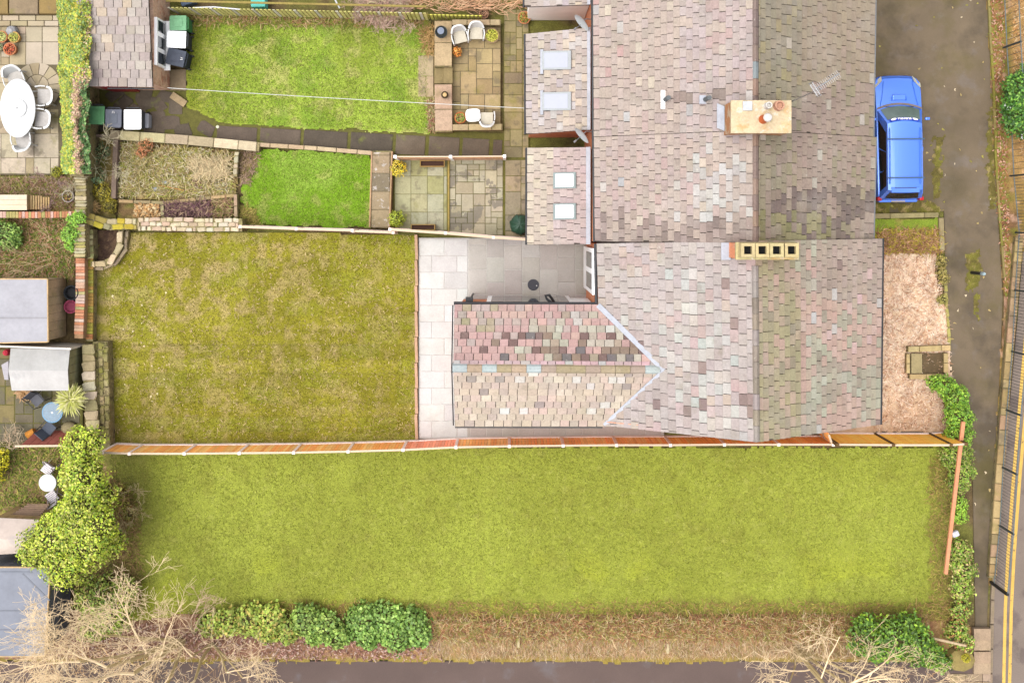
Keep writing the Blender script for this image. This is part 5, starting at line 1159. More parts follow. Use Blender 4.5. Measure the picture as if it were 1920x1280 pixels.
for k in range(46):
    x, y = R.uniform(1882, 1950), R.uniform(135, 262); z = 1.5 - .9 * math.hypot((x - 1925) / 50, (y - 198) / 75)
    c = W(x, y, max(.5, z) + .12); pp.append(c)
fm = MB()
for c in pp: fm.lathe([(.015, 0), (.055, .02), (.06, .04), (.02, .05)], tuple(c), 6)
fm.build('blossoms', M_white, t)
# ivy covered wall top left
t = thing('ivy_wall', 'tall ivy clad wall between the slabbed patio and slate outbuilding', 'ivy hedge', (*W(132, 130, 0)[:2], 0))
MB().prism(pxpoly([(118, -60), (150, -60), (154, 330), (128, 330)], 1.7), 0, 1.55).build('wall', M_stonewall, t)
n = 22000; X = NR.uniform(0, 1, n); Y = NR.uniform(-50, 325, n)
lx = 104 + 8 * vn(Y, Y * 0, .05, 2) + Y * .03; rx_ = 160 + 16 * vn(Y, Y * 0, .06, 8) - 4 * (Y > 165)
PX = lx + (rx_ - lx) * X; Z = 1.1 + 1.35 * np.minimum(1, X * 1.7) ** .7 * (1 - .40 * sstep(165, 190, Y) * sstep(.3, .9, X)) + .35 * (fbm(PX, Y, .08, 3) - .5) + NR.uniform(-.12, .1, n)
k_ = (CAM_H - Z) / FPX; P3 = np.stack([(PX - NX) * k_, -(Y - NY) * k_, Z], 1)
mixn = .35 * (fbm(PX, Y, .06, 9) - .5); brown = sstep(.36, .52, X + mixn) * sstep(100, 170, Y) * (1 - .9 * sstep(.68, .8, X + mixn) * sstep(150, 175, Y)) + .8 * sstep(.75, .85, X + mixn) * sstep(130, 60, Y) * .6
g_ = NR.rand(n) > brown
dg = g_ & (X > .6) & (Y > 150); g_ &= ~dg
leaf_cloud('foliage', P3[dg], np.tile([0, 0, 1.], (dg.sum(), 1)), .085, [S(110, 150, 84), S(130, 166, 96), S(92, 128, 70)], M_leaf, t, aspect=.8)
leaf_cloud('foliage', P3[g_], np.tile([0, 0, 1.], (g_.sum(), 1)), .085, [S(160, 180, 62), S(190, 196, 66), S(120, 152, 60), S(140, 165, 90), S(205, 190, 70)], M_leaf, t, aspect=.8)
dr = ~(g_ | dg)
leaf_cloud('dry_leaves', P3[dr], np.tile([0, 0, 1.], (dr.sum(), 1)), .075, [S(216, 176, 150), S(230, 196, 164), S(190, 146, 120), S(200, 190, 120)], M_leaf, t, aspect=.5)
n = 2600; Y = NR.uniform(160, 300, n); PX = NR.uniform(146, 168, n); Z = NR.uniform(.4, 1.3, n); k_ = (CAM_H - Z) / FPX
leaf_cloud('foliage', np.stack([(PX - NX) * k_, -(Y - NY) * k_, Z], 1), np.tile([.3, 0, 1.], (n, 1)), .08, [S(100, 138, 74), S(126, 156, 88), S(84, 116, 66)], M_leaf, t, aspect=.8)
# small shrubs
YL = [S(250, 220, 50), S(240, 205, 60), S(226, 196, 80)]
bush('yellow_shrub', 'golden yellow rounded shrub in the upper corner of the mossy yard', 'shrub', [(748, 316, .4, .30, .35)], YL + [S(180, 180, 60)], .05, 1100, group='small clipped shrubs in the mossy yard')
bush('green_shrub', 'lime green rounded shrub in the lower corner of the mossy yard', 'shrub', [(744, 410, .4, .31, .38)], [S(196, 204, 60), S(170, 186, 56), S(140, 160, 50)], .05, 1100, group='small clipped shrubs in the mossy yard')
bush('yellow_shrub', 'vivid yellow shrub at the left picture edge near the slanted fence', 'shrub', [(-4, 860, .7, .45, .5), (-14, 890, .6, .4, .4)], [S(250, 230, 40), S(226, 220, 50), S(200, 200, 60)], .06, 900)
bush('moss_cushion', 'small mossy yellow cushion plant at the patio edge by the ivy', 'shrub', [(106, 322, .15, .22, .15)], [S(190, 186, 50), S(150, 158, 50)], .04, 1400, stem=False)
bush('orange_plant', 'dried orange plant in front of the white plastic chairs', 'plant', [(857, 98, .35, .17, .22)], [S(240, 150, 60), S(226, 130, 50), S(236, 180, 90)], .05, 1600, stem=False)
bush('green_climber', 'fresh green climber spilling off the stacked slate pier', 'plant', [(134, 440, 1.0, .35, .3), (140, 412, 1.2, .25, .25), (150, 408, 1.3, .2, .2), (132, 460, .8, .2, .2)], [S(170, 215, 80), S(150, 200, 66), S(120, 170, 60)], .07, 900)
bush('green_plant', 'leafy green clump at the left edge of the overgrown garden', 'plant', [(10, 438, .5, .55, .4), (-20, 450, .5, .5, .4), (28, 452, .3, .3, .3)], [S(130, 170, 70), S(170, 200, 100), S(96, 136, 56)], .08, 600)
bush('dead_fern', 'rust orange dead fern below the squared coping stones', 'plant', [(275, 272, .35, .30, .25), (266, 285, .3, .22, .2)], [S(240, 150, 100), S(226, 130, 84), S(236, 180, 130)], .05, 900, stem=False, aspect=.35)
bush('yellow_moss_shrub', 'mustard coloured low shrub below the twiggy bed', 'shrub', [(192, 360, .3, .38, .25), (205, 385, .25, .3, .2)], [S(190, 170, 50), S(170, 160, 50), S(150, 140, 60)], .05, 800, stem=False)
# yellow flower mound by the boulder
bush('yellow_moss_mound', 'bright yellow moss mound on the boulder by the corner steps', 'moss', [(1811, 1233, .55, .17, .10)], [S(236, 222, 40), S(220, 210, 50)], .03, 3000, stem=False)
def spiky(name, label, px, py, z, r, cols, n=260, cat='plant', up=.5, wd=.016):
    c = W(px, py, z); t = thing(name, label, cat, (c.x, c.y, 0)); 
    a = NR.uniform(0, 2 * PI, n); e = NR.uniform(.15, 1.3, n); l = r * NR.uniform(.6, 1.1, n) 
    D = np.stack([np.cos(a) * np.cos(e * .8), np.sin(a) * np.cos(e * .8), np.sin(e) * up], 1) * l[:, None]; S_ = np.stack([-np.sin(a), np.cos(a), np.zeros(n)], 1) * wd
    P0 = np.array(c) * 1.0 - np.array([0, 0, .2]) + NR.normal(0, .04, (n, 3)); mid = P0 + D * .6 + np.array([0, 0, .08]); P1 = P0 + D
    V = np.stack([P0 - S_, P0 + S_, mid + S_, mid - S_, P1 + S_ * .2, P1 - S_ * .2], 1).reshape(-1, 3); i = np.arange(n) * 6
    F = np.concatenate([np.stack([i, i + 1, i + 2, i + 3], 1), np.stack([i + 3, i + 2, i + 4, i + 5], 1)]); C = np.array(cols)[NR.randint(0, len(cols), n)] * NR.uniform(.8, 1.2, (n, 1))
    np_mesh('blades', V, F, M_leaf, t, np.concatenate([C, C])); MB().tube([tuple(c - Vector((0, 0, .2))), (c.x, c.y, -.02)], .05, 6).build('stem', M_stonewall, t); return t
spiky('cordyline', 'spiky pale yellow green plant beside the grey roofed shed', 130, 750, 1.3, .62, [S(226, 224, 120), S(200, 205, 90), S(240, 232, 160)], 420)
spiky('ornamental_grass', 'tan fan of dry grass under the ridge roofed shed eave', 42, 736, .4, .40, [S(222, 176, 120), S(200, 150, 96)], 220)
spiky('dry_grass_clump', 'curled tan dead grass clump above the mossy wall end', 170, 388, .4, .35, [S(226, 186, 120), S(200, 160, 100)], 90)

# bare trees and twiggy shrubs
def grow(mb, p, d, r, L_, depth, rr, kids=3, spread=.7, up=.1, minr=.006):
    n = 4 if depth > 1 else 3; pts = [p]; rad = [r]; q = p
    for i in range(n):
        d = (d + Vector((rr.uniform(-1, 1), rr.uniform(-1, 1), rr.uniform(-.6, .6) + up)) * .22).normalized(); q = q + d * (L_ / n); pts.append(q); rad.append(max(minr, r * (1 - .55 * (i + 1) / n)))
    mb.tube(pts, rad, 5 if r > .03 else 3, cap=False)
    if depth == 0: return
    for k in range(kids + (depth > 2)):
        t = rr.uniform(.3, 1.0); i = min(n - 1, int(t * n)); b = pts[i].lerp(pts[i + 1], t * n - i) if t < 1 else pts[-1]
        s = Vector((rr.uniform(-1, 1), rr.uniform(-1, 1), rr.uniform(-.3, .5))).normalized()
        nd = (d + s * spread * rr.uniform(.7, 1.5)).normalized(); grow(mb, b, nd, max(minr, r * rr.uniform(.38, .58)), L_ * rr.uniform(.5, .78), depth - 1, rr, kids, spread, up, minr)
def bare_tree(name, label, base, limbs, seed, cols, r0=.12, depth=3, kids=3, spread=.75, minr=.0045, cat='tree', up=.12):
    rr = random.Random(seed); b = W(*base, 0); t = thing(name, label, cat, (b.x, b.y, 0))
    tr = MB(); tr.col = cols[0]; br_ = MB(); br_.col = cols[1]
    for (px, py, z, L_, ax, ay, az, rad) in limbs:
        rad *= .62
        e = W(px, py, z); s = b.lerp(e, .0); m_ = b.lerp(e, .5) + Vector((rr.uniform(-.1, .1), rr.uniform(-.1, .1), .1))
        tr.tube([b, m_, e], [rad * 1.2, rad, rad * .75], 8)
        grow(br_, e, Vector((ax, ay, az)).normalized(), rad * .7, L_, depth, rr, kids, spread, up, minr)
        grow(br_, m_, Vector((rr.uniform(-1, 1), rr.uniform(-1, 1), .6)).normalized(), rad * .4, L_ * .8, depth - 1, rr, kids, spread, up, minr)
    tr.build('trunk', M_twig, t, smooth=True); br_.build('branches', M_twig, t); return t
TC = (tuple(v * 1.35 for v in S(206, 182, 134)), tuple(v * 1.75 for v in S(232, 206, 166)))
bare_tree('bare_tree', 'large pale bare tree spreading over the lower left corner', (345, 1200), [(250, 1262, 3.0, 2.2, -.6, .1, .5, .13), (200, 1250, 3.5, 2.0, -.7, .5, .4, .10), (262, 1200, 3.2, 1.9, -.2, .8, .4, .08), (310, 1290, 3.4, 1.8, .1, -.5, .6, .10), (150, 1240, 3.8, 2.0, -.9, .0, .3, .08), (190, 1190, 3.2, 1.6, -.3, .6, .4, .06)], 5, TC, depth=4, kids=4)
bare_tree('bare_tree', 'slimmer pale bare tree leaning over the path beside the ivy mounds', (398, 1205), [(365, 1275, 3.0, 1.8, -.1, -.1, .8, .09), (425, 1260, 2.8, 1.5, .8, .3, .3, .06), (360, 1230, 2.6, 1.6, -.2, .8, .4, .06), (455, 1270, 2.6, 1.2, .8, .2, .3, .05)], 8, TC, depth=4, kids=3)
bare_tree('bare_tree', 'grey twiggy sapling reaching over the lower lawn corner', (365, 1190), [(358, 1160, 1.5, .9, .25, .9, .1, .05), (352, 1165, 1.5, .8, -.7, .5, .1, .035), (372, 1160, 1.5, .8, .6, .6, .1, .035)], 11, (tuple(v * 1.4 for v in S(200, 174, 140)), tuple(v * 1.5 for v in S(210, 180, 150))), depth=3, kids=4, spread=.55)
bare_tree('bare_tree', 'pale bare tree over the lower right corner in front of the laurel', (1490, 1212), [(1560, 1300, 3.4, 1.9, .5, .5, .4, .12), (1600, 1290, 3.2, 1.8, .8, .6, .3, .08), (1540, 1270, 3.0, 1.7, .1, .9, .3, .07), (1480, 1280, 3.0, 1.2, -.7, .4, .3, .05), (1650, 1290, 3.2, 1.6, .8, .4, .3, .07)], 21, TC, depth=4, kids=3)
bare_tree('twiggy_shrub', 'sparse straw coloured shrub between the bright green tree and lower lawn', (222, 935), [(230, 925, .5, .6, .7, .4, .4, .025), (240, 945, .5, .6, .9, -.1, .3, .025), (225, 960, .5, .5, .4, -.8, .4, .02)], 36, (S(210, 180, 130), S(236, 214, 160)), depth=3, kids=4, cat='shrub', minr=.005)
bush('olive_shrub', 'small yellow olive shrub beside the bright green tree trunk side of the lawn', 'shrub', [(228, 925, .3, .3, .3), (240, 960, .2, .28, .25), (232, 945, .3, .25, .3)], [S(196, 196, 90), S(176, 170, 70), S(160, 120, 70)], .06, 260, stem=False)
bare_tree('twiggy_shrub', 'tangled pinkish twig shrub behind the old picket fence', (715, 25), [(700, 15, .8, .7, -.7, .2, .4, .02), (730, 12, .8, .7, .6, .2, .4, .02), (715, 30, .8, .7, .1, -.8, .4, .02), (690, 28, .7, .6, -.5, -.5, .4, .02), (745, 30, .7, .6, .6, -.4, .4, .02)], 31, (S(200, 160, 140), S(232, 196, 176)), depth=3, kids=4, cat='shrub', minr=.006)
straws('shrub_twigs', [(672, 0), (765, -5), (770, 28), (740, 48), (700, 50), (675, 30)], 2600, [S(236, 200, 178), S(222, 180, 160), S(205, 160, 140), S(200, 190, 140)], (.2, .9), (.08, .3), .009)
bare_tree('twiggy_shrub', 'pale arching twig shrub in the corner bed below the wheelie bins', (185, 310), [(180, 300, .7, .8, -.3, .6, .4, .02), (200, 320, .7, .8, .6, -.2, .4, .02), (170, 325, .7, .7, -.6, -.3, .4, .02), (195, 285, .7, .7, .5, .6, .4, .02)], 32, (S(190, 170, 130), S(224, 212, 176)), depth=3, kids=4, cat='shrub', minr=.006)
bush('ground_plant', 'dark blue green leaves beneath the pale arching twigs', 'plant', [(168, 300, .35, .35, .25), (180, 330, .3, .35, .25), (160, 342, .3, .25, .2), (190, 285, .3, .3, .2)], [S(110, 138, 96), S(140, 160, 110), S(90, 116, 80), S(190, 180, 130)], .07, 420, stem=False)
bare_tree('twiggy_shrub', 'spread of bare tan stems in the overgrown left garden', (115, 482), [(85, 488, .5, .9, -.9, -.2, .2, .02), (90, 475, .5, .9, -.8, .4, .2, .02), (80, 500, .5, .8, -.7, -.6, .2, .018), (100, 462, .5, .7, -.3, .8, .2, .018)], 33, (S(226, 190, 140), S(236, 204, 160)), depth=2, kids=4, spread=.4, cat='shrub', up=0)
bare_tree('twiggy_shrub', 'mauve grey twiggy shrub beside the round stone planter', (100, 362), [(92, 350, .4, .5, -.3, .6, .4, .015), (110, 355, .4, .5, .5, .3, .4, .015), (98, 375, .4, .5, -.1, -.7, .4, .015)], 34, (S(186, 150, 136), S(205, 170, 160)), depth=3, kids=4, cat='shrub', minr=.005)
straws('fallen_twigs', [(740, 0), (1000, -6), (985, 14), (960, 26), (760, 22)], 500, [S(226, 170, 130), S(236, 190, 150)], (.2, .6), (.2, .7), .010, bias=(0.1, .5))
TW = [tuple(v * 1.5 for v in S(232, 204, 160)), tuple(v * 1.3 for v in S(222, 186, 140)), S(214, 170, 120), S(240, 216, 180)]
straws('fine_twigs', [(100, 1160), (300, 1190), (330, 1300), (60, 1300), (70, 1230)], 1500, TW, (.5, 2.0), (.15, .55), .008)
straws('fine_twigs', [(300, 1200), (520, 1225), (520, 1300), (300, 1300)], 350, TW, (.5, 2.0), (.15, .5), .007)
straws('fine_twigs', [(1480, 1180), (1560, 1160), (1740, 1230), (1740, 1300), (1450, 1300)], 400, TW, (.8, 2.0), (.15, .5), .007)
straws('reeds', [(228, 905), (248, 925), (240, 970), (215, 965), (208, 925)], 260, [S(206, 170, 110), S(190, 190, 80), S(160, 110, 70)], (.3, 1.0), (.2, .5), .012)
straws('fence_twigs', [(20, 800), (50, 798), (60, 830), (0, 832)], 160, [S(214, 184, 150), S(190, 170, 140)], (.1, .8), (.15, .45), .009)
# ------------------------------------------------------------------ garden furniture
WHT = S(250, 250, 248); M_furn = mat('furniture_white', S(251, 251, 250), var=.015, fvar=.01, rough=.45)
def plastic_chair(label, px, py, rot, seat_col, group, s=1.0, frame_col=WHT, z=0.0, name='garden_chair'):
    """moulded armchair, its front towards local -y"""
    p = W(px, py, .6 + z); t = thing(name, label, 'chair', (p.x, p.y, z), rot, group)
    st = MB(); pr = []
    for k in range(9): a = PI * k / 8; pr.append((math.copysign(abs(math.cos(a)) ** .5, math.cos(a)) * .23 * s, .02 * s + abs(math.sin(a)) ** .5 * .21 * s))
    pr += [(-.235 * s, -.22 * s), (.235 * s, -.22 * s)]
    st.prism(pr, .40, .43); painted(st.build('seat', M_plain, t, world=False, bevel=.01), seat_col)
    bk = MB(); N_ = 12
    for k in range(N_):
        a0 = PI * (.10 + .80 * k / N_); a1 = PI * (.10 + .80 * (k + 1) / N_)
        def q(a, r, z): h = math.sin(a) ** 2; return (math.copysign(abs(math.cos(a)) ** .6, math.cos(a)) * r * s, (abs(math.sin(a)) ** .6 * r * .92 + (z - .43) * .25 * h) * s, z)
        zt0 = .66 + .18 * math.sin(a0) ** 2; zt1 = .66 + .18 * math.sin(a1) ** 2
        bk.hexa([q(a0, .24, .43), q(a0, .275, .43), q(a1, .275, .43), q(a1, .24, .43)], [q(a0, .25, zt0), q(a0, .31, zt0), q(a1, .31, zt1), q(a1, .25, zt1)])
    painted(bk.build('backrest', M_paint, t, world=False), frame_col)
    for k in (-1, 1):
        ar = MB(); ar.tube([(k * .285 * s, .10 * s, .66), (k * .30 * s, -.05 * s, .65), (k * .28 * s, -.22 * s, .62), (k * .27 * s, -.25 * s, .40)], .026, 7); painted(ar.build('armrest', M_paint, t, world=False, smooth=True), frame_col)
        for j in (-1, 1):
            painted(MB().beam((k * .24 * s, j * .2 * s, 0), (k * .22 * s, j * .18 * s, .41), .04, .04).build('leg', M_paint, t, world=False), frame_col)
    return t
gp = 'white plastic chairs on the raised patio'
plastic_chair('white plastic chair beside the black pot, slightly turned', 862, 68, math.radians(14), S(232, 222, 200), gp, .98, z=.14)
plastic_chair('white plastic chair against the bowl planter on the raised patio', 893, 61, 0, S(232, 222, 200), gp, .98, z=.14)
plastic_chair('white plastic chair next to the small white table', 913, 221, PI, S(232, 222, 200), gp, .96, z=.14)
go = 'white armchairs round the oval table'
plastic_chair('white armchair at the upper end of the oval table', 26, 148, math.radians(20), S(222, 216, 208), go, 1.25)
plastic_chair('upper of two white armchairs on the ivy side of the oval table', 80, 180, -PI / 2, S(214, 208, 202), go, 1.2)
plastic_chair('lower of two white armchairs on the ivy side of the oval table', 76, 223, -PI / 2 - .1, S(214, 208, 202), go, 1.2)
plastic_chair('white armchair at the lower end of the oval table', 40, 262, PI + .2, S(214, 208, 202), go, 1.2)
p = W(33, 203, .74); t = thing('oval_table', 'big white oval garden table with a round turntable centre', 'table', (p.x, p.y, 0))
MB().lathe([(.55, .70), (.98, .70), (1.0, .715), (1.0, .735), (.98, .745)], (0, 0, 0), 48, .64, 1.06).build('tabletop', M_furn, t, world=False, smooth=True)
MB().lathe([(.33, .747), (.345, .765), (.34, .78), (.02, .78)], (0, 0, 0), 32).build('turntable', mat('turntable', S(236, 236, 236), var=.01), t, world=False, smooth=True)
MB().lathe([(.02, .781), (.02, .79)], (0, 0, 0), 10).build('parasol_hole', M_black, t, world=False)
for k in (-1, 1):
    for j in (-1, 1): MB().beam((k * .4, j * .7, 0), (k * .35, j * .6, .71), .06, .06).build('leg', M_white, t, world=False)
p = W(887, 216, .62); t = thing('side_table', 'small white rounded table between terracotta pot and plastic chair', 'table', (p.x, p.y, .14), .05)
pr = [(math.copysign(abs(math.cos(a)) ** .55, math.cos(a)) * .27, math.copysign(abs(math.sin(a)) ** .55, math.sin(a)) * .23) for a in [2 * PI * k / 28 for k in range(28)]]
MB().prism(pr, .42, .45).build('tabletop', M_white, t, world=False, bevel=.008)
for k in (-1, 1):
    for j in (-1, 1): MB().beam((k * .2, j * .17, 0), (k * .18, j * .15, .42), .03, .03).build('leg', M_white, t, world=False)
# blue glass table and dark chairs
p = W(98, 773, .72); t = thing('glass_table', 'round blue glass garden table with a centre hole', 'table', (p.x, p.y, 0))
MB().lathe([(.36, .70), (.375, .71), (.375, .725), (.34, .73)], (0, 0, 0), 32).build('rim', painted_m if False else mat('blue_rim', S(110, 165, 205), var=.05, rough=.4), t, world=False, smooth=True)
MB().lathe([(.34, .728), (.335, .736), (.02, .736)], (0, 0, 0), 32).build('tabletop', mat('blue_glass', S(96, 132, 158), var=.18, scale=14, fvar=.15, fine=40, rough=.15), t, world=False)
MB().lathe([(.03, .737), (.03, .745), (.015, .745)], (0, 0, 0), 12).build('parasol_ring', M_plain, t, world=False)
for k in range(3): a = 2 * PI * k / 3; MB().tube([(math.cos(a) * .3, math.sin(a) * .3, 0), (math.cos(a) * .2, math.sin(a) * .2, .71)], .015, 6).build('leg', M_metal, t, world=False)
def sling_chair(label, px, py, rot, col, group):
    p = W(px, py, .5); t = thing('garden_chair', label, 'chair', (p.x, p.y, 0), rot, group)
    painted(MB().box((0, 0, .42), (.40, .38, .02)).build('seat', M_plain, t, world=False), col)
    painted(MB().hexa([(-.2, .17, .42), (.2, .17, .42), (.2, .19, .42), (-.2, .19, .42)], [(-.2, .30, .85), (.2, .30, .85), (.2, .32, .85), (-.2, .32, .85)]).build('backrest', M_plain, t, world=False), col)
    for k in (-1, 1):
        MB().tube([(k * .23, -.22, 0), (k * .24, -.2, .60), (k * .24, .1, .62), (k * .21, .32, .88)], .016, 6).build('armrest', M_black, t, world=False); MB().tube([(k * .23, .25, 0), (k * .23, .12, .6)], .014, 6).build('leg', M_black, t, world=False)
gd = 'dark chairs at the blue glass table'
sling_chair('dark grey garden chair between the shed and blue glass table', 68, 750, math.radians(40), S(112, 112, 120), gd)
sling_chair('dark grey garden chair below the blue glass table', 90, 803, math.radians(140), S(96, 104, 120), gd)
p = W(89, 905, .72); t = thing('bistro_table', 'small round white bistro table on the overgrown lawn', 'table', (p.x, p.y, 0))
MB().lathe([(.30, .69), (.315, .70), (.315, .72), (.29, .728), (.02, .728)], (0, 0, 0), 32).build('tabletop', M_furn, t, world=False, smooth=True); MB().lathe([(.03, .73), (.025, .745)], (0, 0, 0), 10).build('parasol_ring', M_plain, t, world=False)
for k in range(3): a = 2 * PI * k / 3; MB().tube([(math.cos(a) * .28, math.sin(a) * .28, 0), (0, 0, .4), (0, 0, .7)], .014, 6).build('leg', M_white, t, world=False)
def folding_chair(label, px, py, rot, group):
    p = W(px, py, .45); t = thing('folding_chair', label, 'chair', (p.x, p.y, 0), rot, group)
    for k in range(6): painted(MB().box((0, -.16 + k * .065, .44), (.38, .05, .018)).build('seat_slat', M_paint, t, world=False), S(244, 234, 240))
    for k in range(3): painted(MB().box((0, .24 + k * .03, .58 + k * .11), (.36, .016, .06)).build('back_slat', M_paint, t, world=False), S(244, 234, 240))
    for k in (-1, 1):
        painted(MB().beam((k * .20, -.22, 0), (k * .19, .30, .88), .025, .035).build('frame', M_paint, t, world=False), S(214, 200, 206)); painted(MB().beam((k * .17, .26, 0), (k * .17, -.18, .43), .022, .03).build('leg', M_paint, t, world=False), S(214, 200, 206))
gf = 'white slatted chairs at the bistro table'
folding_chair('white slatted folding chair above the round bistro table', 89, 879, math.radians(-35), gf); folding_chair('white slatted folding chair below the round bistro table', 97, 931, math.radians(215), gf)

# ------------------------------------------------------------------ wheelie bins
def bin_(label, px, py, rot, body, lid, group, h=1.05, s=1.0, handle=True, badge=False):
    """the lid's hinge and handle on local +y"""
    p = W(px, py, h); t = thing('wheelie_bin', label, 'bin', (p.x, p.y, 0), rot, group)
    w0, w1, d0, d1 = .22 * s, .275 * s, .25 * s, .33 * s
    painted(MB().hexa([(-w0, -d0, .06), (w0, -d0, .06), (w0, d0, .06), (-w0, d0, .06)], [(-w1, -d1, h - .07), (w1, -d1, h - .07), (w1, d1, h - .07), (-w1, d1, h - .07)]).build('body', M_plain, t, world=False, bevel=.02), body)
    l = MB(); pr = [(-.29 * s, -.30 * s), (-.25 * s, -.35 * s), (.25 * s, -.35 * s), (.29 * s, -.30 * s), (.29 * s, .31 * s), (-.29 * s, .31 * s)]
    l.prism(pr, h - .07, h - .02); l = painted(l.build('lid', M_plain, t, world=False, bevel=.015), lid)
    painted(MB().box((0, -.02 * s, h - .012), (.30 * s, .36 * s, .022)).build('lid_panel', M_plain, l, world=False, bevel=.008), jit(lid, .12))
    if badge:
        for k in (-1, 1): painted(MB().box((k * .03, .20, h - .005), (.02, .09, .012), .2 * k).build('sticker', M_paint, l, world=False), S(240, 240, 240))
    painted(MB().tube([(-.22 * s, .31 * s, h - .10), (-.22 * s, .37 * s, h - .06), (.22 * s, .37 * s, h - .06), (.22 * s, .31 * s, h - .10)], .018, 6).build('handle', M_plain, t, world=False), jit(body, .1))
    for k in (-1, 1):
        wm = MB(); wm.tube([(k * .22 * s, d0 - .02, .1), (k * .27 * s, d0 - .02, .1)], .10, 14); wm.build('wheel', M_black, t, world=False)
gb = 'wheelie bins at the outbuilding'
dkg = S(70, 74, 84)
bin_('green lidded bin at the outbuilding corner, nearest the picket fence', 334, 43, -PI / 2, S(86, 160, 100), S(150, 212, 160), gb, s=.92)
bin_('white lidded bin beside the outbuilding window', 331, 74, -PI / 2 - .04, S(70, 74, 80), (.78, .78, .78), gb, s=1.05)
bin_('charcoal lidded bin with a white number beside the outbuilding', 330, 108, -PI / 2 - .22, S(46, 54, 66), S(92, 98, 112), gb, badge=True, s=1.02)
gl_ = 'wheelie bins on the dark mossy paving'
bin_('green lidded bin next to the ivy on the dark paving', 180, 215, -.03, S(66, 72, 84), S(112, 176, 120), gl_, s=1.0)
bin_('grey lidded bin between the green and the white ones', 212, 221, -.02, S(84, 88, 100), S(124, 128, 142), gl_, badge=True, s=1.0)
bin_('white lidded bin at the end of the row on dark paving', 248, 223, .0, S(80, 84, 90), (.78, .78, .79), gl_, s=1.08)
p = W(268, 226, .5); painted(top_mesh('recycling_box', 'pale grey recycling box tucked behind the white lidded bin', 'box', MB().hexa([(p.x - .14, p.y - .24, 0), (p.x + .16, p.y - .24, 0), (p.x + .16, p.y + .24, 0), (p.x - .14, p.y + .24, 0)], [(p.x - .2, p.y - .28, .45), (p.x + .2, p.y - .26, .5), (p.x + .2, p.y + .26, .5), (p.x - .2, p.y + .28, .45)]), M_plain, bevel=.03), S(200, 202, 210))

# ------------------------------------------------------------------ pots and planters
def pot(label, px, py, r, h, col, cols=None, z=0.0, name='plant_pot', leaf=.05, soil=S(110, 84, 60), group=None, n=None, hh=.12):
    p = W(px, py, h + z); t = thing(name, label, 'plant pot', (p.x, p.y, z), 0, group)
    painted(MB().lathe([(r * .68, 0), (r * .9, h * .75), (r, h * .78), (r * 1.02, h), (r * .86, h), (r * .82, h * .8)], (0, 0, 0), 22).build('pot', M_stone, t, world=False, smooth=True), col)
    painted(MB().lathe([(r * .84, h * .80), (r * .6, h * .86), (.01, h * .88)], (0, 0, 0), 14).build('soil', M_plain, t, world=False), soil)
    if cols:
        n = n or int(900 * r); a = NR.uniform(0, 2 * PI, n); q = r * .85 * NR.rand(n) ** .5; P = np.stack([np.cos(a) * q, np.sin(a) * q, h * .88 + NR.uniform(0, hh, n)], 1)
        leaf_cloud('plant', P, np.stack([np.cos(a) * .4, np.sin(a) * .4, np.ones(n)], 1), leaf, cols, M_leaf, t, world=False)
    return t
tc = S(226, 148, 100)
pot('terracotta pot of rusty leaves on the patio corner, lowest of the cluster', 18, 92, .23, .35, tc, [S(214, 100, 60), S(190, 80, 50), S(226, 130, 80)])
pot('yellow rimmed pot of green moss in the left patio cluster', 26, 70, .20, .34, S(240, 190, 110), [S(180, 180, 70), S(200, 200, 100)])
pot('terracotta pot at the picture edge beside the yellow rimmed pot', 3, 69, .21, .34, tc, [S(190, 190, 100), S(205, 205, 130)])
pot('dark leafy pot at the picture edge below its cluster', -3, 88, .17, .3, S(150, 140, 110), [S(120, 130, 90), S(150, 160, 110)])
mbs = MB(); p = W(20, 58, .3); mbs.lathe([(.10, 0), (.22, .12), (.18, .3), (.08, .38)], (p.x, p.y, 0), 8); painted(top_mesh('garden_rock', 'pale grey rock ornament behind the patio pot cluster', 'rock', mbs, M_stone), S(186, 184, 186))
pot('terracotta pot with a green plant beside the white rendered wing', 983, 33, .23, .36, tc, [S(130, 150, 50), S(190, 120, 60)], leaf=.06)
pot('empty brown terracotta pot by the picket fence end', 907, 26, .18, .3, S(190, 140, 110), [S(170, 120, 90)], n=60)
pot('large shallow bowl of yellow green sedum on the raised patio', 922, 67, .27, .30, S(176, 148, 110), [S(200, 200, 70), S(180, 190, 60), S(220, 210, 90)], z=.14, leaf=.045, n=500)
pot('terracotta pot of green leaves beside the small white table', 863, 221, .21, .32, S(230, 120, 70), [S(150, 170, 60), S(170, 180, 90), S(190, 120, 80)], z=.14)
t = pot('black pot with a grey lid on the raised patio corner', 827, 60, .22, .40, S(64, 68, 66), None, z=.62, soil=S(60, 64, 60)); painted(MB().lathe([(.12, .42), (.125, .44), (.02, .46)], (-.01, .03, 0), 14).build('lid', M_plain, t, world=False), S(150, 160, 180))
t = pot('little dark lantern pot with a wooden top on the parapet', 834, 178, .13, .32, S(90, 76, 52), None, z=.62); painted(MB().lathe([(.07, .33), (.075, .38), (.02, .39)], (-.0, .0, 0), 10).build('candle', M_plain, t, world=False), S(238, 200, 140))
pot('round grey stone planter beside the mauve twigs', 127, 368, .22, .40, S(190, 176, 170), [S(150, 150, 60), S(170, 130, 70)], soil=S(90, 66, 48), n=70)
t = thing('clay_chimney_pot', 'toppled orange clay pot lying by the slanted red fence', 'plant pot', W(58, 811, .15))
painted(MB().tube([(-.12, -.1, .0), (.14, .08, .02)], [.15, .11], 16).build('pot', M_stone, t, world=False), S(226, 150, 60)); MB().tube([(-.125, -.104, .0), (-.10, -.085, .0)], [.10, .08], 14).build('opening', M_black, t, world=False)
pot('black water butt between the grey shed and brick wall', 133, 549, .27, .75, (.012, .013, .015), None, name='water_butt', soil=(.006, .006, .007))
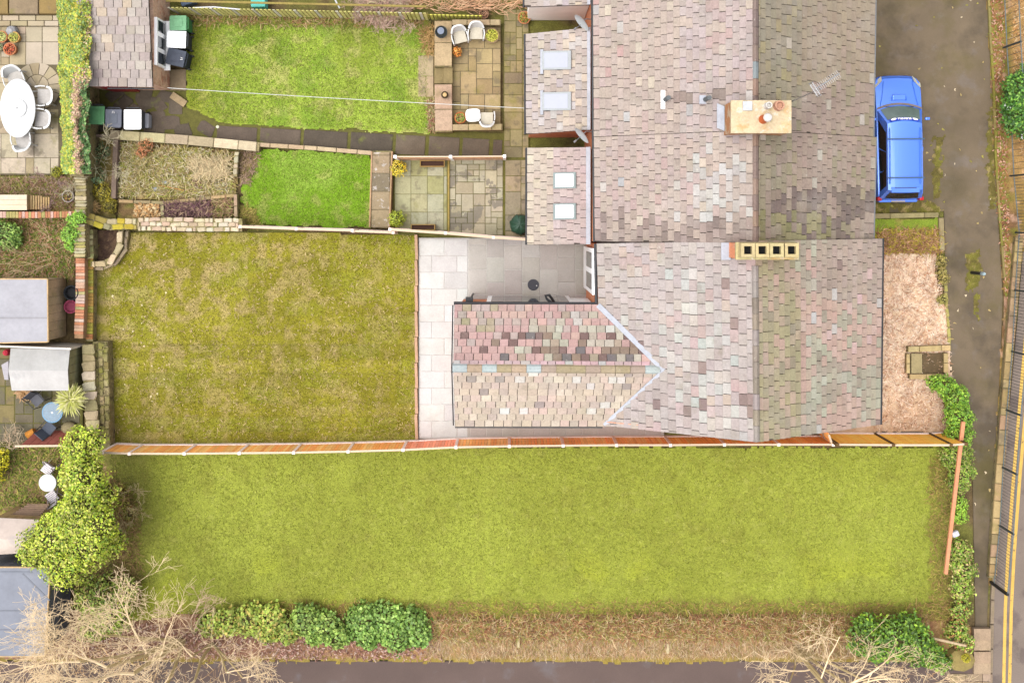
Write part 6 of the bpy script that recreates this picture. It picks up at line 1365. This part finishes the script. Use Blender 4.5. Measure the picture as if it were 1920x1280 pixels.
pot('pink plastic tub beside the old brick wall', 132, 575, .24, .42, S(214, 96, 130), None, name='tub', soil=S(196, 90, 120))
p = W(127, 803, .25); mbs = MB(); mbs.lathe([(.20, -.05), (.27, .08), (.26, .2), (.16, .30), (.04, .33)], (p.x, p.y, 0), 9, 1.1, .9); painted(top_mesh('boulder', 'rounded mossy boulder beside the stone wall and blue table', 'boulder', mbs, M_stone, smooth=True), S(178, 162, 122))
def trough(label, x0, y0, x1, y1):
    a = W(x0, y1, .35); b = W(x1, y0, .35); t = thing('wooden_planter', label, 'planter', ((a.x + b.x) / 2, (a.y + b.y) / 2, .04), 0, 'wooden trough planters in the mossy yard'); w_, d_ = (b.x - a.x) / 2, (b.y - a.y) / 2
    for c, s in (((0, d_, .16), (w_ * 2 + .03, .03, .3)), ((0, -d_, .16), (w_ * 2 + .03, .03, .3)), ((w_, 0, .16), (.03, d_ * 2 - .031, .3)), ((-w_, 0, .16), (.03, d_ * 2 - .031, .3))): painted(MB().box(c, s).build('side_board', M_wood, t, world=False), S(205, 168, 100))
    painted(MB().box((0, 0, .12), (w_ * 2 - .04, d_ * 2 - .04, .22)).build('soil', M_plain, t, world=False), S(84, 52, 36))
trough('wooden trough planter against the orange fence in the mossy yard', 788, 301, 833, 312); trough('wooden trough planter against the cream capped fence in the mossy yard', 771, 421, 815, 431)
# covered barbecue
p = W(975, 421, 1.0); t = thing('covered_barbecue', 'round barbecue under a dark green cover beside the slate wing', 'barbecue', (p.x, p.y, .04))
mb = MB(); prof = [(.36, .0), (.35, .5), (.37, .72), (.34, .86), (.2, .96), (.03, 1.0)]; mb.lathe(prof, (0, 0, 0), 26)
for i, v in enumerate(mb.v):
    a = math.atan2(v[1], v[0]); k = 1 + .05 * math.sin(a * 7) + .03 * math.sin(a * 13 + 1); mb.v[i] = (v[0] * k, v[1] * k, v[2] + .02 * math.sin(a * 5) * (v[2] > .6))
mb.build('cover', mat('green_cover', S(48, 84, 64), var=.15, fvar=.1, rough=.45), t, world=False, smooth=True)
for k in range(7):
    a = 2 * PI * k / 7; MB().tube([(0, 0, 1.0), (math.cos(a) * .22, math.sin(a) * .22, .965), (math.cos(a) * .35, math.sin(a) * .35, .87)], [.006, .012, .008], 5).build('crease', mat('green_cover', S(48, 84, 64)), t, world=False)
# manhole, small fittings
p = W(1000, 534, .12); t = thing('manhole_cover', 'round dark manhole cover in the grey slab court', 'manhole cover', (p.x, p.y, .10)); MB().lathe([(.21, -.03), (.21, .012), (.19, .018), (.02, .018)], (0, 0, 0), 28).build('cover', mat('cast_cover', S(92, 92, 100), var=.1), t, world=False)
MB().lathe([(.02, .019), (.018, .024)], (.12, -.03, 0), 8).build('key_hole', M_white, t, world=False)
# sheds ------------------------------------------------------------------
def shed(label, poly, z1, roof_col, wall_col, ridge=None, over=.08, cat='shed', name='garden_shed', rise=0, planks=8, seams=()):
    """poly: four roof corners in the photograph, clockwise from the upper left"""
    P = [W(x, y, z1) for x, y in poly]; c = sum(P, Vector()) / 4; t = thing(name, label, cat, (c.x, c.y, 0))
    Q = [c + (p - c) * .95 for p in P]; MB().prism([(q.x, q.y) for q in Q], .05, z1 - .08).build('wall', M_wood if False else mat('shed_core', S(120, 100, 70), var=.1), t)
    for a, b in zip(Q, Q[1:] + Q[:1]):
        d = Vector((b.x - a.x, b.y - a.y, 0)); L_ = d.length; d.normalize(); n_ = Vector((d.y, -d.x, 0)); mid = (a + b) / 2
        if (mid + n_ * .1 - c).length < (mid - c).length: n_ = -n_
        k = max(2, round(L_ / .3))
        for j in range(k):
            p = a + (b - a) * ((j + .5) / k) + n_ * .012
            m4 = Matrix(((d.x * (L_ / k - .008), n_.x * .02, 0, p.x), (d.y * (L_ / k - .008), n_.y * .02, 0, p.y), (0, 0, z1 - .14, z1 - .09), (0, 0, 0, 1)))
            piece('board', 'slab', m4, jit(wall_col, .07), t, M_wood)
    if ridge is None:
        painted(MB().hexa([p - Vector((0, 0, .06)) for p in P][::-1], P[::-1]).build('roof', M_felt, t), roof_col)
        for a, b in zip(P, P[1:] + P[:1]): painted(MB().beam(a + Vector((0, 0, -.03)), b + Vector((0, 0, -.03)), .04, .08).build('trim', M_wood, t), S(226, 190, 140))
    else:
        r0 = W(*ridge[0], z1 + rise); r1 = W(*ridge[1], z1 + rise); th = Vector((0, 0, .04))
        painted(MB().hexa([P[0] - th, P[1] - th, r1 - th, r0 - th][::-1], [P[0], P[1], r1, r0][::-1]).build('roof', M_felt, t), roof_col)
        painted(MB().hexa([r0 - th, r1 - th, P[2] - th, P[3] - th][::-1], [r0, r1, P[2], P[3]][::-1]).build('roof', M_felt, t), jit(tuple(v * 1.12 for v in roof_col), 0))
        g_ = MB(); g_.add([P[1] * .98 + c * .02 - th, r1 * .98 + c * .02 - th, P[2] * .98 + c * .02 - th], [(0, 1, 2), (2, 1, 0)]); painted(g_.build('gable', M_wood, t), wall_col)
    for (x0_, y0_), (x1_, y1_) in seams:
        a = W(x0_, y0_, z1 + .004); b = W(x1_, y1_, z1 + .004); painted(MB().beam(a, b, .05, .014).build('felt_seam', M_felt, t), jit(tuple(v * .82 for v in roof_col), 0))
    return t
shed('flat grey roofed garden shed left of the old brick wall', ((-70, 523), (89, 523), (90, 641), (-70, 644)), 1.75, S(196, 194, 200), S(218, 190, 150), seams=(((-60, 596), (89, 596)),))
shed('pale ridge roofed shed directly beside the thick mossy stone wall', ((20, 653), (131, 655), (129, 732), (22, 732)), 1.35, S(208, 206, 202), S(170, 165, 120), ridge=((16, 694), (127, 695)), rise=.18)
shed('big blue grey felt roofed building in the lower left corner', ((-90, 1063), (94, 1063), (84, 1230), (-90, 1230)), 2.2, S(156, 160, 172), S(120, 122, 132), seams=(((-80, 1144), (90, 1145)), ((-80, 1180), (87, 1180)), ((42, 1075), (93, 1125)), ((-80, 1070), (60, 1072))))
for y, lb in ((1146, 'a'), (1182, 'b')):
    pass
shed('weathered pale wooden hut half hidden under the bright green tree', ((-10, 970), (73, 974), (48, 1036), (-16, 1040)), 1.7, S(226, 208, 196), S(205, 170, 120), ridge=((-14, 1009), (60, 1012)), rise=.25)
for i, (x0, x1) in enumerate(((-20, 150),)):
    a = W(-30, 648, 1.5); b = W(133, 654, 1.5); painted(top_mesh('fence_rail', 'white topped fence line between the two garden sheds', 'fence', MB().prism([(a.x, a.y - .03), (b.x, b.y - .03), (b.x, b.y + .03), (a.x, a.y + .03)], 0, 1.5), M_paint), S(248, 238, 224))
# pale wooden storage box
p = W(40, 379, .9); t = thing('storage_box', 'pale new wooden storage box with slatted end beside the planter', 'storage box', (p.x, p.y, 0))
a = W(-40, 394, .9); b = W(50, 365, .9); c_ = W(86, 379, .5)
x0, x1, y0, y1 = a.x, b.x, a.y, b.y
painted(MB().prism([(x0, y0 + .02), (x1, y0 + .02), (x1, y1 - .02), (x0, y1 - .02)], .05, .84).build('body', M_wood, t), S(214, 180, 130))
for k in range(3):
    yy = y0 + (y1 - y0) * (k + .5) / 3; painted(MB().box(((x0 + x1) / 2, yy, .88), (x1 - x0, (y1 - y0) / 3 - .008, .03)).build('lid_board', M_plain, t), jit(S(250, 232, 200), .03))
for k in range(8):
    xx = x1 + (k + .5) * (c_.x + .04 - x1) / 8; painted(MB().box((xx, (y0 + y1) / 2, .62 - k * .05), ((c_.x + .04 - x1) / 8 - .008, y1 - y0 - .06 - (k > 4) * .08, .03)).build('slat', M_plain, t), jit(S(226, 192, 136), .06))
# leaning fence panels, slanted red fence
t = thing('leaning_fence', 'slanted red brown fence panel with a white top rail', 'fence', (*W(85, 825, 0)[:2], 0))
for k in range(6):
    a = W(38 + k * 15.5, 836, 1.1); b = W(38 + (k + 1) * 15.5, 836, 1.1)
    painted(MB().hexa([(a.x + .008 + .12, a.y + .34, .05), (b.x - .008 + .12, b.y + .34, .05), (b.x - .008 + .12, b.y + .36, .05), (a.x + .008 + .12, a.y + .36, .05)], [(a.x + .008, a.y, 1.08), (b.x - .008, b.y, 1.08), (b.x - .008, b.y + .02, 1.08), (a.x + .008, a.y + .02, 1.08)]).build('board', M_orange, t), jit(S(196, 112, 96), .1))
a = W(28, 836, 1.12); b = W(132, 835, 1.12); MB().beam(a, b, .07, .05).build('top_rail', M_cream, t)
t = thing('slatted_fence', 'dark weathered slatted fence piece beside the wooden hut', 'fence', (*W(55, 960, 0)[:2], 0))
for k in range(7):
    a = W(50 - k * 5, 946 + k * 3.2, 1.0 + .03 * k); b = W(92 - k * 3, 946 + k * 3.4, 1.0 + .03 * k); painted(MB().beam(a, b, .07, .02).build('slat', M_wood, t), jit(S(150, 122, 100), .12))
# odds and ends
a = W(3, 676, .9); mb = MB(); mb.prism(pxpoly([(2, 684), (16, 676), (16, 712), (8, 712)], .9), .5, .9); painted(top_mesh('wheeled_crate', 'pale grey lidded crate left of the ridge roofed shed', 'crate', mb, M_plain, bevel=.02), S(206, 200, 206))
mb = MB(); c = W(11, 661, .4); mb.lathe([(.09, 0), (.13, .2), (.10, .35), (.03, .4)], (c.x, c.y, .1), 10); painted(top_mesh('red_bag', 'small red and pink bag in the corner left of the shed', 'bag', mb, M_plain), S(226, 60, 80))
mb = MB(); c = W(1791, 1000, .5); mb.box((c.x, c.y, c.z), (.24, .2, .16), .4); painted(top_mesh('plastic_tub', 'crumpled white plastic tub caught in the hedge by the rail', 'litter', mb, M_plain, bevel=.03), S(240, 240, 250))
c = W(484, 3, .5); mb = MB(); mb.box((c.x, c.y, .3), (.52, .42, .5), .03); painted(top_mesh('storage_tub', 'turquoise plastic tub beyond the old picket fence', 'tub', mb, M_plain, bevel=.03), S(120, 230, 215))
c = W(350, -2, .4); mb = MB(); mb.box((c.x, c.y, .25), (.5, .45, .4), .3); painted(top_mesh('storage_tub', 'dark blue grey tub beyond the picket fence near the outbuilding', 'tub', mb, M_plain, bevel=.03), S(112, 130, 160))
mb = MB().tube([W(362, 15, 1.35), W(400, 13.5, 1.38), W(450, 18, 1.38)], .025, 6); painted(top_mesh('white_pole', 'thin white pole lying along the old picket fence', 'pole', mb, M_paint), S(240, 240, 244))
mb = MB().tube([W(625, -6, 1.0), W(637, 16, 1.0)], .03, 6); painted(top_mesh('white_pipe', 'short white pipe end poking over the picket fence', 'pipe', mb, M_paint), S(238, 238, 246))
mb = MB(); a = W(315, 184, .12); mb.box((a.x + .38, a.y - .05, .07), (.62, .26, .12), -.6); painted(top_mesh('stone_slab', 'tilted stone slab at the corner of the upper lawn', 'stone slab', mb, M_stone, bevel=.01), S(196, 170, 130))
mb = MB().tube([W(296, 347, .12), W(345, 357, .15)], .025, 6); painted(top_mesh('bamboo_cane', 'orange brown cane lying in the wild bed', 'cane', mb, M_plain), S(206, 150, 80))
for x, y, h_, l in ((310, 342, .10, 'pale blue stone lying in the wild bed near the cane'), (290, 355, .10, 'pale grey stone lying in the wild bed, farther from the stepping stones')):
    c = W(x, y, h_); mb = MB().lathe([(.10, -.04), (.13, .04), (.08, .10), (.02, .11)], (c.x, c.y, 0), 7, 1.2, .8); painted(top_mesh('garden_stone', l, 'stone', mb, M_stone), S(200, 206, 212))
for x, y, l in ((972, 1207, 'pale wooden stake standing in the middle of the bracken bank'), (696, 1212, 'pale wooden stake below the dark green ivy mound'), (1252, 1218, 'short cut wooden stake on the right part of the bank')):
    a = W(x, y - 12, .15); b = W(x, y + 6, .2); painted(top_mesh('wooden_stake', l, 'stake', MB().beam(a, b, .09, .05), M_wood, group='stakes on the leafy bank'), S(226, 205, 160))
mb = MB().tube([W(1750, 1196, .5), W(1812, 1210, .9)], [.05, .045], 8); painted(top_mesh('cut_log', 'pale cut branch poking from the hedge over the corner steps', 'log', mb, M_wood), S(228, 200, 160))
for i, (x, y) in enumerate(((408, 238), (1003, 0))):
    if i == 0: c = W(x, y, .05); painted(top_mesh('white_disc', 'small round cream disc on the dark garden path', 'disc', MB().lathe([(.05, 0), (.06, .03), (.02, .04)], (c.x, c.y, .03), 10), M_paint), S(240, 236, 200))
# ------------------------------------------------------------------ parked car
M_car = mat('car_paint', (.055, .165, .62), var=.0, fvar=.0, rough=.26, metal=.4, coat=1.0, spec=.5)
M_scr = mat('windscreen_glass', S(118, 138, 132), var=.15, scale=2.5, fvar=0, rough=.08, spec=.6)
M_dark = mat('dark_glass', (.008, .010, .010), var=0, fvar=0, rough=.07, spec=.6)
cx = (W(1636, 0, .6).x + W(1728, 0, .6).x) / 2; cyf = W(0, 142, .5).y; cyr = W(0, 377, .6).y
car = thing('estate_car', 'blue estate car with roof bars parked close beside the terrace', 'car', (cx, (cyf + cyr) / 2, -.02), math.radians(0.6))
HL = (cyf - cyr) / 2; HW = .875
st = [(1.0, .38, .52), (.985, .62, .60), (.95, .76, .66), (.88, .85, .735), (.75, HW, .80), (.55, HW, .86), (.43, HW, .90), (.1, HW, .93), (-.3, HW, .95), (-.7, HW, .96), (-.88, HW * .98, .95), (-.95, HW * .94, .90), (-.985, HW * .89, .70), (-1.0, HW * .80, .52)]
def ring(y, w_, zt):
    pr = [(.0, .20), (.80, .20), (.97, .32), (1.0, .52), (.985, zt * .80), (.93, zt - .035), (.60, zt), (0, zt + .015)]
    return [(w_ * a, y, b) for a, b in pr] + [(-w_ * a, y, b) for a, b in pr[-2:0:-1]]
mb = MB(); vs = []; k = None
for f_, w_, zt in st: rg = ring(f_ * HL, w_, zt); k = len(rg); vs += rg
fs = []
for i in range(len(st) - 1):
    for j in range(k): fs.append((i * k + j, i * k + (j + 1) % k, (i + 1) * k + (j + 1) % k, (i + 1) * k + j))
fs += [tuple(range(k)), tuple(range(len(vs) - 1, len(vs) - k - 1, -1))]
mb.add(vs, fs); body = mb.build('body', M_car, car, world=False, smooth=True)
# cabin: base ring and roof ring, bowed windscreen
yb0, yb1, yr0, yr1 = .43 * HL, -.955 * HL, .20 * HL, -.83 * HL; wb, wr, zb, zr = .80, .61, .91, 1.40
def bow(y, w_, x, b): return y + b * (1 - (x / w_) ** 2)
NS = 10
def arc(y, w_, z, b, rise=0.0): return [Vector((w_ * (-1 + 2 * i / NS), bow(y, w_, w_ * (-1 + 2 * i / NS), b), z + rise * (1 - (-1 + 2 * i / NS) ** 2))) for i in range(NS + 1)]
cab = MB(); FB = arc(yb0, wb, zb, .17); FR = arc(yr0, wr, zr, .10, .03); RR = arc(yr1, wr, zr - .02, -.05, .03); RB = arc(yb1, wb * .95, .93, -.04)
for A, B_ in ((FB, FR), (FR, RR), (RR, RB)):
    n0 = len(cab.v); cab.v += [tuple(v) for v in A] + [tuple(v) for v in B_]
    for i in range(NS): cab.f.append((n0 + i, n0 + i + 1, n0 + NS + 2 + i, n0 + NS + 1 + i)); cab.c.append((1, 1, 1)); cab.mi.append(0)
for s in (0, NS): cab.add([FB[s], FR[s], RR[s], RB[s]], [(0, 1, 2, 3)])
cab.build('cabin', M_car, car, world=False)
def glass(name, A, B_, t0, t1, s0, s1, m, parent, off):
    """panel between two arcs from fraction t0..t1 up, s0..s1 across"""
    g_ = MB(); n_ = 10; P = []
    for t in (t0, (t0 + t1) / 2, t1):
        for i in range(n_ + 1):
            f = (s0 + (s1 - s0) * i / n_) * NS; i0 = min(NS - 1, int(f)); q = A[i0].lerp(A[i0 + 1], f - i0).lerp(B_[i0].lerp(B_[i0 + 1], f - i0), t); P.append(q + off)
    for r_ in range(2):
        for i in range(n_): a = r_ * (n_ + 1) + i; g_.f.append((a, a + 1, a + n_ + 2, a + n_ + 1)); g_.c.append((1, 1, 1)); g_.mi.append(0)
    g_.v = [tuple(p) for p in P]; return g_.build(name, m, parent, world=False, smooth=True)
ws = glass('windscreen', FB, FR, .04, .80, .06, .94, M_scr, car, Vector((0, .006, .012)))
glass('rear_window', RR, RB, .25, .92, .10, .90, M_dark, car, Vector((0, -.008, .010)))
bn = glass('sun_strip', FB, FR, .80, .97, .09, .91, mat('sun_strip', S(40, 80, 235), var=0, fvar=0, rough=.4), car, Vector((0, .010, .016)))
cu = bpy.data.curves.new('lettering', 'FONT'); cu.body = 'SUBARU'; cu.size = .125; cu.align_x = 'CENTER'; cu.align_y = 'CENTER'; cu.extrude = .002; cu.space_character = 1.05; cu.offset = .004
lt = bpy.data.objects.new('lettering', cu); sc.collection.objects.link(lt); lt.parent = bn; mid = FB[5].lerp(FR[5], .885)
sl = (FR[5] - FB[5]); ang = math.atan2(sl.z, -sl.y)
lt.matrix_local = Matrix.Translation(mid + Vector((0, .014, .026))) @ Matrix.Rotation(PI, 4, 'Z') @ Matrix.Rotation(ang, 4, 'X'); cu.materials.append(M_white)
bpy.context.view_layer.update(); me_ = bpy.data.meshes.new_from_object(lt); l2 = bpy.data.objects.new('lettering', me_); sc.collection.objects.link(l2); l2.parent = bn; l2.matrix_local = lt.matrix_local.copy(); bpy.data.objects.remove(lt); l2.name = 'lettering'
for s in (-1, 1):
    c = FB[5 + 3 * s].lerp(FR[5 + 3 * s], .87) + Vector((0, .02, .03)); e_ = MB().lathe([(.10, 0), (.10, .004), (.01, .005)], (0, 0, 0), 20, 1, .48); Mx = Matrix.Translation(c) @ Matrix.Rotation(-.25 * s, 4, 'Z') @ Matrix.Rotation(-ang, 4, 'X'); e_.v = [tuple(Mx @ Vector(v)) for v in e_.v]
    e_.build('badge', M_white, bn, world=False)
for s, sx in ((0, -1), (NS, 1)):
    A, B_, C_, D_ = FB[s], FR[s], RR[s], RB[s]; n_ = (B_ - A).cross(D_ - A).normalized(); n_ = n_ if n_.x * sx > 0 else -n_
    def q(u, v): return A.lerp(D_, u).lerp(B_.lerp(C_, u), v) + n_ * .006
    for nm, u0, u1, v0, v1, sl_ in (('side_window', .10, .42, .10, .86, .06), ('side_window', .44, .70, .10, .86, .0), ('quarter_window', .72, .93, .10, .84, -.03)):
        MB().hexa([q(u0, v0) - n_ * .004, q(u1, v0) - n_ * .004, q(u1 + sl_ * .3, v1) - n_ * .004, q(u0 + sl_, v1) - n_ * .004], [q(u0, v0), q(u1, v0), q(u1 + sl_ * .3, v1), q(u0 + sl_, v1)]).build(nm, M_dark, car, world=False)
    x = sx * (wr - .06)
    MB().tube([(x, yr0 - .15, zr + .035), (x, yr0 - .3, zr + .075), (x, yr1 + .35, zr + .065), (x, yr1 + .2, zr + .03)], .014, 6).build('roof_rail', mat('roof_rail', S(90, 150, 235), var=0, rough=.3), car, world=False)
    mr = MB(); mr.box((sx * (HW + .09), yb0 - .32, .98), (.16, .10, .12)); mr.build('mirror', M_car, car, world=False, bevel=.025)
    hl = MB(); hl.hexa([(sx * .56, HL * .965, .60), (sx * .80, HL * .86, .62), (sx * .80, HL * .80, .745), (sx * .58, HL * .90, .735)], [(sx * .56, HL * .985, .64), (sx * .845, HL * .87, .66), (sx * .83, HL * .80, .765), (sx * .58, HL * .905, .76)]); hl.build('headlight', mat('headlamp', S(225, 225, 205), var=0, fvar=0, rough=.15), car, world=False)
    tl = MB(); tl.box((sx * .755, -HL * .965, .82), (.15, .14, .24)); tl.build('taillight', mat('tail_red', S(214, 36, 48), var=0, fvar=0, rough=.2), car, world=False, bevel=.02)
    for fy in (.60, -.60):
        wt = MB(); wt.tube([(sx * (HW - .19), fy * HL, .31), (sx * (HW - .01), fy * HL, .31)], .31, 22); wh = wt.build('wheel', M_black, car, world=False)
        MB().tube([(sx * (HW - .02), fy * HL, .31), (sx * (HW + .004), fy * HL, .31)], .20, 16).build('rim', M_metal, wh, world=False)
    pf = MB(); pf.tube([(sx * .52, HL * .90, .760), (sx * .60, HL * .66, .842), (sx * .70, HL * .47, .897)], .008, 4); pf.build('bonnet_crease', mat('crease_blue', (.02, .10, .42), var=0, rough=.4), car, world=False)
for y in (yr0 - .55, yr1 + .42): MB().beam((-wr - .05, y, zr + .10), (wr + .05, y, zr + .10), .045, .025).build('roof_bar', mat('roof_bar', S(74, 108, 140), var=0, rough=.4), car, world=False)
sc_ = MB(); sc_.hexa([(-.26, HL * .58, .855), (.26, HL * .58, .855), (.24, HL * .69, .835), (-.24, HL * .69, .835)], [(-.22, HL * .60, .885), (.22, HL * .60, .885), (.23, HL * .675, .885), (-.23, HL * .675, .885)]); sc_.build('bonnet_scoop', M_car, car, world=False, bevel=.01)
for s in (-1, 1): MB().box((s * .255, HL * .62, .878), (.022, .16, .012), .12 * s).build('scoop_vent', mat('crease_blue', (.02, .10, .42)), car, world=False)
cw = MB()
for i in range(NS): cw.hexa([FB[i] + Vector((0, .03, -.01)), FB[i + 1] + Vector((0, .03, -.01)), FB[i + 1] + Vector((0, .10, -.02)), FB[i] + Vector((0, .10, -.02))], [FB[i] + Vector((0, .03, .004)), FB[i + 1] + Vector((0, .03, .004)), FB[i + 1] + Vector((0, .10, .000)), FB[i] + Vector((0, .10, .000))])
cw.build('scuttle_panel', mat('scuttle', S(150, 135, 130), var=.1), car, world=False)
sp_ = MB(); sp_.hexa([(-.5, yr1 + .10, zr - .02), (.5, yr1 + .10, zr - .02), (.5, yr1 - .10, zr - .06), (-.5, yr1 - .10, zr - .06)], [(-.48, yr1 + .08, zr + .03), (.48, yr1 + .08, zr + .03), (.5, yr1 - .10, zr + .015), (-.5, yr1 - .10, zr + .015)]); sp_.build('spoiler', M_car, car, world=False)
MB().box((0, yr1 + .06, zr + .032), (.78, .025, .01)).build('spoiler_slot', M_black, car, world=False)
bm_ = MB(); bm_.box((0, -HL * .985, .56), (1.42, .16, .22)); bm_.build('rear_bumper', M_car, car, world=False, bevel=.05)
gap = mat('panel_gap', (.012, .05, .22), var=0, fvar=0, rough=.5)
for f0, f1 in (((-.78, .42), (.78, .42)),): pass
MB().tube([(-.60, HL * .948, .668), (0, HL * .962, .672), (.60, HL * .948, .668)], .008, 4).build('bonnet_gap', gap, car, world=False)
for s in (-1, 1):
    for fy in (.40, -.10, -.56): MB().tube([(s * (HW + .002), fy * HL, .40), (s * (HW + .001), fy * HL, .78), (s * HW * .945, fy * HL - .02, .925)], .006, 4).build('door_gap', gap, car, world=False)
    MB().tube([(s * .5, yb0 + .12, .935), (s * .05, yb0 + .10, .975)], .010, 4).build('wiper', M_black, car, world=False)
    MB().box((s * (HW - .02), -.18 * HL, .80), (.03, .14, .03)).build('door_handle', M_car, car, world=False)
MB().box((0, -HL * 1.005, .62), (.50, .03, .11)).build('number_plate', mat('plate_yellow', S(240, 205, 70), var=0), car, world=False)
MB().tube([(0, yr1 - .16, zr - .12), (.28, yr1 - .20, zr - .18)], .009, 4).build('wiper', M_black, car, world=False)
MB().box((0, HL * .985, .30), (.9, .05, .10)).build('front_grille', M_black, car, world=False)
